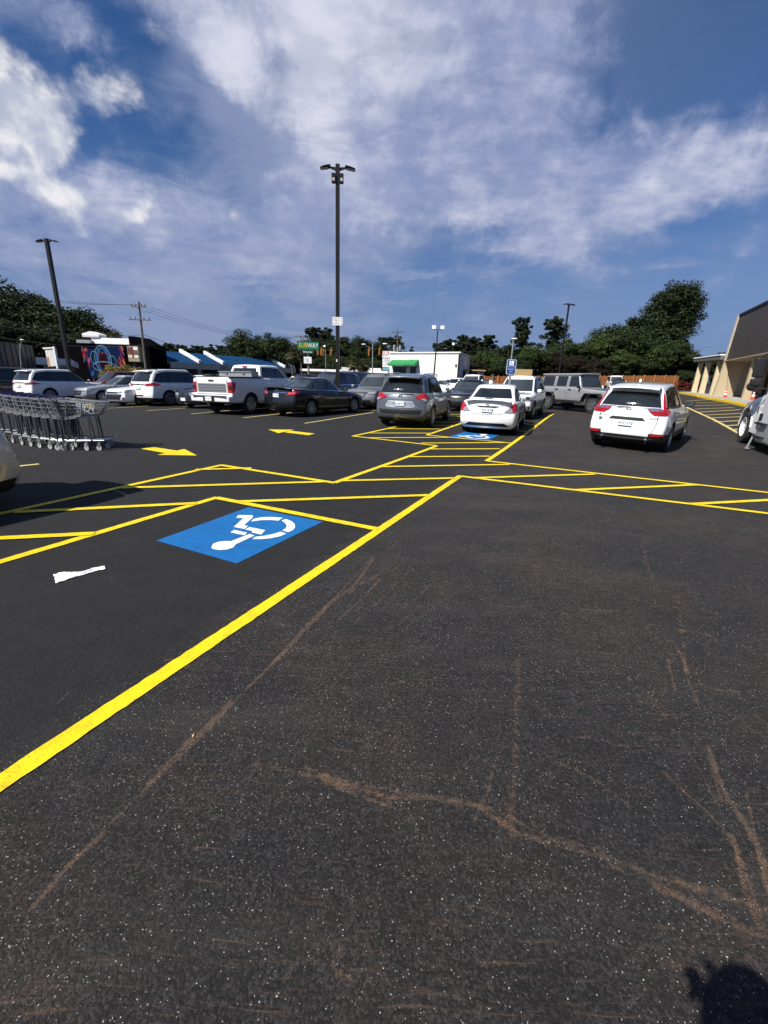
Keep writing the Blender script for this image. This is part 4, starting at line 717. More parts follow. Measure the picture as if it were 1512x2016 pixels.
def big_suv(root, P=P_PEARL, hz=1.0, txt='SC 118', rail=TRIM, clad=0.40, lamp='wide'):    # three-row SUV
    S = suv_spec(L=4.98, W=1.93, xr=-1.42, xf=1.46, wr=0.37, clad=clad, wheels='spoke10', rim=0.68, top=[(-2.6, 1.12), (-2.0, 1.14), (0.4, 1.10), (1.0, 1.07), (1.2, 1.05), (2.1, 0.95), (2.6, 0.78)],
                 cab_rear=[(0, -2.40), (0.4, -2.30), (0.8, -2.12), (1, -1.98)], cab_front=[(0, 1.25), (0.5, 0.82), (1, 0.28)], roof=[(-2.3, 1.71), (-1.2, 1.78), (0, 1.79), (0.4, 1.77), (1.2, 1.70)], cabw=(0.89, 0.67), mx=0.9, mw=0.88, mz=1.10, hz=1.0,
                 seams=[[(-1.38, 1.15), (-1.4, 0.95), (-1.1, 0.62)], [(-0.27, 1.12), (-0.27, 0.5)], [(0.9, 1.05), (0.93, 0.5)]], extra=[((0.13, 0.6, 0.02), 0.018, lambda u, s, v: (-2.05+u*0.13-0.05*(1-s*s), s*0.60, 1.725+(v-0.5)*0.05-0.03*s*s+u*0.02))])
    bvh = car_body(S, P, root); common(S, root, bvh, P)
    sidewin(bvh, root, [(-2.14, 1.22), (-1.9, 1.16), (0.98, 1.12), (0.40, 1.63), (0.1, 1.68), (-1.3, 1.68), (-1.85, 1.60)], [[(-0.24, 1.17), (0.86, 1.14), (0.34, 1.61), (0.05, 1.65), (-0.20, 1.655)], [(-1.26, 1.18), (-0.32, 1.17), (-0.28, 1.655), (-1.20, 1.65)], [(-2.02, 1.24), (-1.85, 1.19), (-1.34, 1.18), (-1.28, 1.65), (-1.80, 1.58)]], chrome=[(-2.0, 1.13), (1.02, 1.09), (1.02, 1.115), (-2.0, 1.155)])
    windshields(S, root, bvh, [(-0.70, 1.14), (0.70, 1.14), (0.58, 1.65), (-0.58, 1.65)], [(-0.70, 1.20), (0.70, 1.20), (0.62, 1.48), (0.54, 1.62), (-0.54, 1.62), (-0.62, 1.48)])
    for s in (1, -1):
        f = lambda pts: [(p[0]*s, p[1]) for p in pts]
        z = (1.0, 1.13) if lamp == 'wide' else (0.98, 1.08)
        panel(bvh, 'rear', f([(0.46, z[0]-0.02), (0.50, z[1]-0.03), (0.94, z[1]), (0.96, z[0])]), 0.018, RLAMP, 'taillight', root)
        panel(bvh, 'left' if s > 0 else 'right', [(-2.46, z[1]), (-2.1, z[1]+0.01), (-1.78, z[1]-0.06), (-2.0, z[0]), (-2.46, z[0]-0.02)], 0.014, RLAMP, 'taillight', root)
    panel(bvh, 'rear', [(-0.46, 1.075), (0.46, 1.075), (0.44, 1.03), (-0.44, 1.03)], 0.014, TRIM, 'tailgate_handle', root)
    panel(bvh, 'rear', [(-0.34, 0.56), (0.34, 0.56), (0.34, 0.5), (-0.34, 0.5)], 0.01, TRIM, 'bumper_step', root)
    plate(bvh, root, 'rear', 0, 0.88, txt); rails(root, -1.8, 0.45, 0.63, 1.77, rail)
    badge(bvh, root, 'rear', 0, 1.06, 0.055, True)
    S['lamp_side'] = [(1.9, 0.98), (2.15, 0.95), (2.4, 0.86), (2.35, 0.76), (2.0, 0.84)]
    front_end(S, root, bvh, [(0.56, 0.80), (0.56, 0.90), (0.90, 0.93), (0.88, 0.80)], [(-0.46, 0.60), (0.46, 0.60), (0.52, 0.88), (-0.52, 0.88)], [(-0.6, 0.34), (0.6, 0.34), (0.66, 0.46), (-0.66, 0.46)], bar=[(-0.5, 0.78), (0.5, 0.78), (0.5, 0.75), (-0.5, 0.75)])
    return bvh
def front_suv(root, P=P_MGRAY, v=0):        # SUV that shows its nose
    S = suv_spec(L=4.5, W=1.84, clad=0.34, wheels='spoke5', xf=1.34, top=[(-2.3, 1.06), (-1.9, 1.09), (0.4, 1.04), (0.95, 1.02), (1.1, 1.0), (1.9, 0.93), (2.3, 0.80)])
    S['lamp_side'] = [(1.75, 0.96), (2.0, 0.92), (2.2, 0.84), (2.15, 0.76), (1.9, 0.84)]
    bvh = car_body(S, P, root); common(S, root, bvh, P); suv_details(S, root, bvh); rails(root, -1.7, 0.3, 0.60, 1.66)
    windshields(S, root, bvh, [(-0.66, 1.08), (0.66, 1.08), (0.56, 1.55), (-0.56, 1.55)], [(-0.72, 1.12), (0.72, 1.12), (0.62, 1.40), (0.54, 1.53), (-0.54, 1.53), (-0.62, 1.40)])
    if v == 0:
        front_end(S, root, bvh, [(0.46, 0.76), (0.52, 0.85), (0.86, 0.90), (0.86, 0.78)], [(-0.46, 0.86), (0.46, 0.86), (0.26, 0.62), (-0.26, 0.62)], [(-0.6, 0.34), (0.6, 0.34), (0.66, 0.48), (-0.66, 0.48)])
        for s in (1, -1): panel(bvh, 'front', ribbon([(0.50*s, 0.84), (0.30*s, 0.62), (0.12*s, 0.60)], 0.05), 0.018, CHROME, 'grille_bar', root)
        badge(bvh, root, 'front', 0, 0.74, 0.075)
        panel(bvh, 'front', [(-0.6, 0.30), (0.6, 0.30), (0.6, 0.325), (-0.6, 0.325)], 0.018, CHROME, 'bumper_strip', root)
    else:
        front_end(S, root, bvh, [(0.42, 0.74), (0.50, 0.83), (0.88, 0.88), (0.86, 0.74)], [(-0.42, 0.62), (0.42, 0.62), (0.46, 0.80), (-0.46, 0.80)], [(-0.5, 0.34), (0.5, 0.34), (0.56, 0.46), (-0.56, 0.46)], bar=[(-0.42, 0.82), (0.42, 0.82), (0.42, 0.79), (-0.42, 0.79)])
        for s in (1, -1): panel(bvh, 'front', [(p[0]*s, p[1]) for p in [(0.62, 0.38), (0.82, 0.42), (0.82, 0.54), (0.64, 0.52)]], 0.012, TRIM, 'fog_lamp_recess', root); panel(bvh, 'front', [(p[0]*s, p[1]) for p in [(0.68, 0.43), (0.76, 0.43), (0.76, 0.50), (0.68, 0.50)]], 0.02, CLAMP, 'fog_lamp', root)
    for s in (1, -1): panel(bvh, 'rear', [(p[0]*s, p[1]) for p in [(0.46, 0.98), (0.66, 1.10), (0.90, 1.08), (0.93, 0.94)]], 0.018, RLAMP, 'taillight', root)
    return bvh
def pickup(root, P=P_PEARL, txt='SC 550', toolbox=True):      # crew cab pickup
    S = dict(L=5.9, W=2.03, xr=-1.80, xf=1.90, wr=0.405, clad=0.0, r=0.07, top=[(-3.0, 1.44), (0.9, 1.40), (1.3, 1.36), (2.6, 1.26), (3.0, 1.1)], rear=[(0, 0.06), (0.3, 0.02), (0.36, 0.06), (1, 0.06)], front=[(0, -0.06), (0.3, 0), (0.8, 0), (1, -0.10)], bow=(0.03, 0.16), crown=0.0,
             plan=[(-1, 0.98), (-0.8, 1), (0.8, 1), (1, 0.94)], wz=[(0, 0.94), (0.2, 1.0), (0.7, 1.0), (1, 0.955)], bot=[(-3, 0.48), (-2.4, 0.45), (2.4, 0.42), (3, 0.36)],
             cab_rear=[(0, -0.98), (0.5, -0.93), (1, -0.80)], cab_front=[(0, 1.50), (0.5, 1.14), (1, 0.68)], roof=[(-1.0, 1.93), (0, 1.96), (0.7, 1.94), (1.5, 1.85)], cabw=(0.90, 0.72), cab_bow=(0.04, 0.2), cab_taper=(0.98, 0.88), mx=1.12, mw=0.98, mz=1.36, handles=(-0.62, 0.45), hz=1.24, handle_m=CHROME, wheels='spoke6', rim=0.66, mirror_m=P,
             seams=[[(-0.95, 1.4), (-0.95, 0.55)], [(0.1, 1.38), (0.1, 0.55)], [(1.2, 1.35), (1.15, 0.55)]])
    bvh = car_body(S, P, root); common(S, root, bvh, P)
    sidewin(bvh, root, [(-0.80, 1.46), (1.22, 1.42), (0.74, 1.83), (-0.66, 1.86)], [[(0.16, 1.46), (1.08, 1.44), (0.66, 1.81), (0.16, 1.83)], [(-0.74, 1.48), (0.06, 1.46), (0.06, 1.83), (-0.64, 1.84)]])
    windshields(S, root, bvh, [(-0.74, 1.42), (0.74, 1.42), (0.64, 1.82), (-0.64, 1.82)], [(-0.66, 1.50), (0.66, 1.50), (0.60, 1.83), (-0.60, 1.83)])
    bed = MB(); bed.box((-1.90, 0, 1.452), (1.86, 1.58, 0.012)); bed.build('bed_cover', WELL, root)
    rail = MB()
    for s in (1, -1): rail.box((-1.92, s*0.90, 1.455), (1.98, 0.13, 0.03))
    rail.build('bed_rail', TRIM, root)
    if toolbox:
        tb = MB(); tb.box((-1.26, 0, 1.56), (0.46, 1.70, 0.20)); tb.box((-1.28, 0, 1.67), (0.50, 1.74, 0.03)); t_ = tb.build('toolbox', mat('brushed_box', (0.48, 0.48, 0.47), 0.4, 0.7), root)
        lk = MB(); [lk.box((-1.515, y, 1.60), (0.02, 0.12, 0.07)) for y in (-0.45, 0.45)]; lk.build('latch', CHROME, t_)
    panel(bvh, 'rear', [(-0.70, 1.20), (0.70, 1.20), (0.70, 0.88), (-0.70, 0.88)], 0.012, mat('satin_silver', (0.5, 0.5, 0.51), 0.25, 0.8), 'tailgate_panel', root)
    for z in (1.13, 1.03, 0.93): panel(bvh, 'rear', [(-0.69, z), (0.69, z), (0.69, z+0.02), (-0.69, z+0.02)], 0.018, P_GRAY if z != 1.03 else CHROME, 'tailgate_strip', root)
    panel(bvh, 'rear', ribbon([(-0.75, 1.40), (-0.75, 0.80), (0.75, 0.80), (0.75, 1.40)], 0.016), 0.005, WELL, 'tailgate_gap', root); panel(bvh, 'rear', [(-0.14, 1.28), (0.14, 1.28), (0.12, 1.34), (-0.12, 1.34)], 0.012, TRIM, 'tailgate_handle', root)
    for s in (1, -1):
        f = lambda pts: [(p[0]*s, p[1]) for p in pts]
        o = panel(bvh, 'rear', f([(0.79, 0.86), (0.98, 0.86), (0.98, 1.26), (0.79, 1.26)]), 0.014, RLAMP, 'taillight', root)
        panel(bvh, 'rear', f([(0.84, 0.98), (0.96, 0.98), (0.96, 1.13), (0.84, 1.13)]), 0.02, HOLE, 'lamp_insert', o)
        panel(bvh, 'left' if s > 0 else 'right', [(-2.92, 1.26), (-2.66, 1.26), (-2.70, 1.0), (-2.80, 0.86), (-2.92, 0.86)], 0.014, RLAMP, 'taillight', root)
    bp = MB(); v, f = rbox((0.14, 0.98, 0.11), 0.04, (2, 6, 2), lambda u, s, v: (-2.98+u*0.13+0.05*s*s, s*0.97, 0.62+(v-0.5)*0.22)); bp.add(v, f); bp.box((-3.02, 0, 0.735), (0.26, 1.7, 0.01), 0, 1); bp.box((-3.105, 0, 0.62), (0.03, 0.56, 0.17), 0, 1); bp.build('rear_bumper', [P, TRIM], root, smooth=40)
    q = MB(); q.box((-3.13, 0, 0.63), (0.012, 0.31, 0.155)); o = q.build('licence_plate', PLATE, root); add_text('plate_number', txt, 0.08, PTXT, o, Matrix(((0, 0, -1, -3.138), (-1, 0, 0, 0), (0, 1, 0, 0.635), (0, 0, 0, 1))))
    hl = MB(); hl.box((-0.86, 0, 1.895), (0.05, 0.22, 0.045)); hl.build('high_brake_lamp', RLAMP, root)
    S['lamp_side'] = crs(2.55, 2.8, 0.85, 1.12)
    front_end(S, root, bvh, crs(0.64, 0.92, 0.84, 1.14), [(-0.6, 0.78), (0.6, 0.78), (0.64, 1.16), (-0.64, 1.16)], [(-0.6, 0.5), (0.6, 0.5), (0.6, 0.62), (-0.6, 0.62)], bar=[(-0.62, 0.95), (0.62, 0.95), (0.62, 1.0), (-0.62, 1.0)])
    return bvh
def off_roader(root, P=P_JEEP):             # boxy four-door off-roader seen from its right side
    S = dict(L=4.35, W=1.62, xr=-1.45, xf=1.50, wr=0.41, clad=0.0, r=0.05, top=[(-2.2, 1.17), (0.75, 1.17), (0.82, 1.15), (2.0, 1.06), (2.2, 1.0)], rear=[(0, 0.03), (1, 0.03)], front=[(0, -0.35), (0.3, -0.25), (0.45, -0.08), (1, -0.08)], bow=(0.03, 0.06), crown=0.0, plan=[(-1, 0.98), (0.3, 1), (0.45, 0.97), (1, 0.76)],
             wz=[(0, 0.97), (0.2, 1.0), (0.9, 1.0), (1, 0.985)], bot=[(-2.2, 0.52), (2.2, 0.52)], cab_rear=[(0, -2.12), (1, -2.02)], cab_front=[(0, 0.78), (1, 0.44)], roof=[(-2.2, 1.80), (0, 1.83), (0.7, 1.82)], cabw=(0.775, 0.66), cab_bow=(0.02, 0.03), cab_taper=(0.99, 0.98), mx=0.70, mw=0.79, mz=1.16, wheels='spoke5', rim=0.56,
             seams=[[(-1.02, 1.78), (-1.02, 0.9), (-0.82, 0.56)], [(-0.16, 1.78), (-0.16, 0.56)], [(0.66, 1.15), (0.66, 0.56)], [(-0.82, 0.56), (0.66, 0.56)]], mirror_m=TRIM)
    bvh = car_body(S, P, root); common(S, root, bvh, P)
    rf = MB(); v, f = rbox((1.28, 0.72, 0.05), 0.04, (8, 6, 1), lambda u, s, t: (-0.79+u*1.30, s*0.70, 1.815+(t-0.5)*0.10+0.02*(1-s*s))); rf.add(v, f); rf.build('hard_top', mat('gray_top', (0.19, 0.19, 0.19), 0.6), root, smooth=40)
    for p in ([(-0.08, 1.24), (0.60, 1.24), (0.40, 1.74), (-0.08, 1.74)], [(-0.94, 1.24), (-0.26, 1.24), (-0.26, 1.74), (-0.94, 1.74)], [(-1.98, 1.24), (-1.14, 1.24), (-1.14, 1.74), (-1.92, 1.74)]):
        for vw in ('left', 'right'): panel(bvh, vw, p, 0.008, GLASS, 'side_window', root)
    windshields(S, root, bvh, [(-0.66, 1.22), (0.66, 1.22), (0.60, 1.76), (-0.60, 1.76)], [(-0.6, 1.28), (0.6, 1.28), (0.56, 1.72), (-0.56, 1.72)])
    for s in (1, -1):
        for x, r0 in ((S['xf'], 0.44), (S['xr'], 0.44)):
            m_ = MB(); pts = []
            for k in range(9):
                a = math.pi*(0.04+0.92*k/8); pts.append((x+math.cos(a)*0.56, s*0.83, 0.46+min(0.46, math.sin(a)*0.62)))
            for a_, b_ in zip(pts[:-1], pts[1:]): m_.bar(a_, b_, 0.26, 0.05, up=(0, 0, 1) if abs(a_[2]-b_[2]) < abs(a_[0]-b_[0]) else (1, 0, 0))
            m_.build('fender_flare', TRIM, root)
        st = MB(); st.box((-0.05, s*0.86, 0.47), (1.8, 0.10, 0.07)); st.build('side_step', TRIM, root)
        for x in (-0.86, 0.02): h = MB(); h.box((x, s*0.825, 1.09), (0.17, 0.03, 0.035)); h.box((x+0.06, s*0.83, 1.09), (0.05, 0.03, 0.06)); h.build('door_handle', TRIM, root)
        for x in (-1.0, -0.14, 0.68):
            for z in (0.98, 0.74): h = MB(); h.box((x, s*0.82, z), (0.05, 0.025, 0.05)); h.build('door_hinge', P, root)
        w = MB(); w.lathe([(0.09, 0), (0.085, 0.02), (0.001, 0.022)], 16, 'X', (2.14, s*0.42, 0.86)); w.build('headlight', CLAMP, root)
    b = MB(); b.box((2.32, 0, 0.56), (0.18, 1.5, 0.16)); b.box((2.14, 0, 0.54), (0.3, 0.8, 0.1)); b.build('front_bumper', TRIM, root)
    for k in range(7): q = MB(); q.box((2.118, -0.24+k*0.08, 0.86), (0.02, 0.035, 0.26)); q.build('grille_slot', HOLE, root)
    sw = empty('spare_wheel', (-2.33, 0, 1.0), 0); sw.parent = root; t_, g_, am = WHEELS[list(WHEELS)[-1]]
    for nm, me in (('spare_tyre', t_), ('spare_rim', g_)): q = bpy.data.objects.new(nm, me); col.objects.link(q); q.parent = sw
    sw.rotation_euler = (0, 0, math.pi/2)
    w = MB(); w.bar((0.83, 0.5, 1.19), (0.76, 0.1, 1.27), 0.015); w.bar((0.83, -0.1, 1.19), (0.76, -0.5, 1.27), 0.015); w.build('wiper', TRIM, root)
    return bvh
def van(root, P=P_BLACK):                   # tall boxy SUV or van far off
    S = suv_spec(L=5.1, W=1.98, xr=-1.5, xf=1.5, wr=0.37, clad=0.3, top=[(-2.6, 1.15), (-2.0, 1.16), (0.4, 1.12), (1.0, 1.10), (1.3, 1.08), (2.2, 1.0), (2.6, 0.85)], cab_rear=[(0, -2.5), (0.5, -2.46), (1, -2.34)], cab_front=[(0, 1.35), (0.5, 0.95), (1, 0.45)], roof=[(-2.4, 1.86), (-1.2, 1.90), (0.4, 1.89), (1.3, 1.8)], cabw=(0.92, 0.74), mx=1.0, mw=0.93, mz=1.12, hz=1.02)
    bvh = car_body(S, P, root); common(S, root, bvh, P)
    sidewin(bvh, root, [(-2.25, 1.20), (1.05, 1.16), (0.5, 1.72), (0.2, 1.77), (-2.15, 1.74)], [[(-0.24, 1.21), (0.92, 1.18), (0.45, 1.70), (-0.2, 1.74)], [(-1.26, 1.22), (-0.32, 1.21), (-0.28, 1.74), (-1.24, 1.74)], [(-2.2, 1.23), (-1.34, 1.22), (-1.30, 1.74), (-2.1, 1.71)]])
    windshields(S, root, bvh, [(-0.72, 1.16), (0.72, 1.16), (0.62, 1.76), (-0.62, 1.76)], [(-0.76, 1.22), (0.76, 1.22), (0.66, 1.74), (-0.66, 1.74)]); rails(root, -2.0, 0.5, 0.68, 1.88, CHROME)
    for s in (1, -1): panel(bvh, 'rear', [(p[0]*s, p[1]) for p in [(0.82, 0.9), (0.95, 0.9), (0.92, 1.3), (0.82, 1.3)]], 0.016, RLAMP, 'taillight', root)
    S['lamp_side'] = crs(2.1, 2.35, 0.75, 0.95)
    front_end(S, root, bvh, crs(0.6, 0.9, 0.76, 0.96), [(-0.5, 0.66), (0.5, 0.66), (0.54, 0.96), (-0.54, 0.96)], [(-0.6, 0.34), (0.6, 0.34), (0.66, 0.46), (-0.66, 0.46)], bar=[(-0.5, 0.82), (0.5, 0.82), (0.5, 0.79), (-0.5, 0.79)])
    return bvh
GRP = 'cars parked in the lot'
PROTO = {}
def car(name, fn, key, x, y, heading, label, cat='car', group=GRP, z=None, **kw):
    """heading in degrees from +Y towards +X; x,y centre on the ground"""
    zz = float(T(x, y)) if z is None else z; th = R_(90-heading)
    dx, dy = math.cos(th), math.sin(th); pit = math.atan2(float(T(x+dx*1.4, y+dy*1.4)-T(x-dx*1.4, y-dy*1.4)), 2.8); rol = math.atan2(float(T(x-dy*0.8, y+dx*0.8)-T(x+dy*0.8, y-dx*0.8)), 1.6)
    rot = (rol, -pit, th)
    if key in PROTO: r = copy_tree(PROTO[key]); r.name = name; r.location = (x, y, zz); r.rotation_euler = rot; tag(r, label, cat, group); return r
    r = empty(name, (x, y, zz), 0, label, cat, group, rot=rot); fn(r, **kw); PROTO[key] = r; return r
def C(fn, key, rx, ry, hd, k, label, name='parked_car', cat='car', **kw):      # rx, ry: middle of the rear axle on the ground
    return car(name, fn, key, rx+k*math.sin(R_(hd)), ry+k*math.cos(R_(hd)), hd, label, cat, **kw)
def CP(fn, key, px, py, lx, ly, hd, label, name='parked_car', cat='car', Y=None, **kw):   # the car's own point (lx, ly) stands on the ground seen at that place
    p = gp(px, py) if Y is None else base(px, Y); th = R_(90-hd); c, s = math.cos(th), math.sin(th)
    return car(name, fn, key, p.x-(lx*c-ly*s), p.y-(lx*s+ly*c), hd, label, cat, **kw)
def recol(root, old, new):                  # repaint a copied car: give the copy its own meshes with the new paint
    def rec(o):
        if o.type == 'MESH' and old.name in [m_.name for m_ in o.data.materials if m_]:
            o.data = o.data.copy()
            for i, m_ in enumerate(o.data.materials):
                if m_ == old: o.data.materials[i] = new
        for c in o.children: rec(c)
    rec(root); return root
C(white_crossover, 'crv', 6.62, 11.75, 40, 1.32, 'white crossover with black lower cladding stopped alone in the open lane right of the hatching')
C(gray_suv, 'rogue', 0.70, 15.1, 19, 1.34, 'dark gray compact SUV seen from behind with rear wheels by the yellow hatching')
C(white_sedan, 'versa', 3.28, 13.85, 21, 1.28, 'white compact sedan seen from behind standing on the far blue wheelchair square').scale = (1, 1, 0.967)
C(black_sedan, 'altima', -3.75, 17.9, 33, 1.36, 'glossy black sedan with chrome window trim between the white pickup and the gray SUV')
C(pickup, 'f150', -6.55, 18.5, 22, 1.8, 'white crew cab pickup with silver toolbox in its bed left of the black sedan', 'pickup_truck', 'pickup truck')
CP(big_suv, 'ascent', 336, 799, -1.42, -0.9, 26, 'large white SUV with roof rails seen from behind, two spaces left of the white pickup')
CP(lambda r: front_sedan(r, P_NAVY, 'twin'), 'bmw', 352, 803, 2.2, -0.7, 207, 'dark blue sedan facing the camera between the large white SUV and the white pickup')
CP(lambda r: front_sedan(r, P_WHITE, 'split'), 'malibu', 280, 799, 1.42, 0.85, 208, 'white sedan facing the camera half hidden by the large white SUV')
CP(lambda r: front_sedan(r, P_SILVER, 'mesh'), 'fusion', 205, 793.5, 1.42, 0.85, 216, 'silver sedan facing the camera between the white wagon and the shopping carts')
r = CP(lambda r: big_suv(r, P_WHITE, clad=0.30, lamp='thin', rail=P_SILVER), 'santafe', 102, 791, -1.42, -0.9, 22, 'long white SUV with thin tail lamps behind the row of shopping carts')
r = CP(van, 'van', 30, 0, 0, 0, 28, 'black boxy SUV behind the white SUV at the left edge', Y=29)
# second row, noses towards the first
r = C(front_suv, 'rogue_sport', -0.1, 24.7, 203, 1.34, 'gray crossover facing the camera with V shaped chrome grille behind the black sedan')
r = car('parked_car', big_suv, 'ascent', -3.3, 25.6, 206, 'dark blue SUV facing the camera behind the tall lamp post'); recol(r, P_PEARL, P_NAVY)
r = car('parked_car', van, 'van', -2.2, 33.0, 24, 'black boxy SUV parked behind the dark blue SUV')
r = C(lambda r: front_sedan(r, P_BLACK, 'mesh'), 'blacks', 4.9, 24.8, 205, 1.4, 'black sedan facing the camera between the gray SUV and the white sedan')
r = CP(lambda r: front_suv(r, P_WHITE, 1), 'hrv', 1046, 825, 1.34, 0.85, 207, 'white crossover facing the camera behind the white sedan and the blue parking sign')
r = CP(off_roader, 'jeep', 1162, 814, 1.5, -0.78, 156, 'dusty silver four door off-roader standing sideways behind the white crossover', cat='off-roader')
# further rows
r = car('parked_car', front_sedan, 'blacks', 9.2, 32.5, 205, 'maroon sedan facing the camera left of the standing man'); recol(r, P_BLACK, P_MAROON)
r = car('parked_car', front_suv, 'rogue_sport', 13.0, 36.5, 203, 'dark gray SUV behind the standing man near the wooden fence'); 
r = car('pickup_truck', pickup, 'f150', 8.4, 44, 206, 'white pickup facing the camera in front of the white block building', 'pickup truck')
r = car('parked_car', van, 'van', 16.2, 38, 120, 'white van roof behind the white crossover and the off-roader'); recol(r, P_BLACK, P_WHITE)
r = car('parked_car', van, 'van', 30.4, 60.0, 200, 'white van far off by the wooden fence', 'van'); recol(r, P_BLACK, P_WHITE)
r = car('parked_car', front_sedan, 'blacks', 29.3, 57, 205, 'black sedan in front of the white van by the wooden fence')
r = car('parked_car', front_suv, 'rogue_sport', 23.0, 52, 205, 'gray SUV behind the nose of the silver off-roader'); 
# filler rows between the lot and the road
FAR = [('santafe', P_WHITE, P_MAROON, -22.6, 36.5, 202, 'dark red SUV right of the long white SUV, behind the silver sedan'), ('santafe', P_WHITE, P_TEAL, -31.0, 54, 115, 'dark green SUV parked in front of the painted mural'), ('hrv', P_WHITE, P_WHITE, -27.0, 50, 200, 'small white car under the tan sign by the mural'),
       ('blacks', P_BLACK, P_BLACK, -15.0, 32.5, 206, 'black sedan roof above the large white SUV'), ('blacks', P_BLACK, P_NAVY, -11.8, 30.5, 206, 'navy sedan behind the cab of the white pickup'), ('rogue_sport', P_MGRAY, P_BLACK, -16.5, 41, 204, 'black SUV beyond the pickup towards the blue roofed shops'),
       ('blacks', P_BLACK, P_SILVER, -20.0, 46, 204, 'silver sedan in front of the blue roofed shops'), ('hrv', P_WHITE, P_WHITE, -24.5, 60, 115, 'white car parked under the blue roofed shops'), ('rogue_sport', P_MGRAY, P_BLACK, -6.8, 35, 205, 'black SUV between the pickup and the lamp post'), ('malibu', P_WHITE, P_BLACK, -9.0, 36.5, 205, 'black sedan behind the white pickup hood'),
       ('hrv', P_WHITE, P_WHITE, -8.0, 58, 205, 'white crossover far off left of the lamp post'), ('malibu', P_WHITE, P_WHITE, -0.6, 54, 112, 'white sedan far off below the palm trees'), ('santafe', P_WHITE, P_WHITE, 2.5, 52, 24, 'white SUV far off right of the palm trees'), ('blacks', P_BLACK, P_BLUE, 5.0, 62, 200, 'blue sedan far off below the red lettered sign'),
       ('malibu', P_WHITE, P_WHITE, 5.6, 46, 110, 'white sedan below the green awnings'), ('hrv', P_WHITE, P_WHITE, 9.0, 55, 112, 'white crossover below the second green awning'), ('blacks', P_BLACK, P_GRAY, -4.5, 47, 24, 'gray sedan far off behind the boxy black SUV'), ('rogue_sport', P_MGRAY, P_WHITE, -12.5, 66, 112, 'white crossover on the road by the brick shops'), ('hrv', P_WHITE, P_SILVER, 1.8, 70, 112, 'silver crossover on the road under the traffic lights')]
for key, old, new, x, y, h, lab in FAR:
    r = car('parked_car', None, key, x, y, h, lab)
    if old is not new: recol(r, old, new)
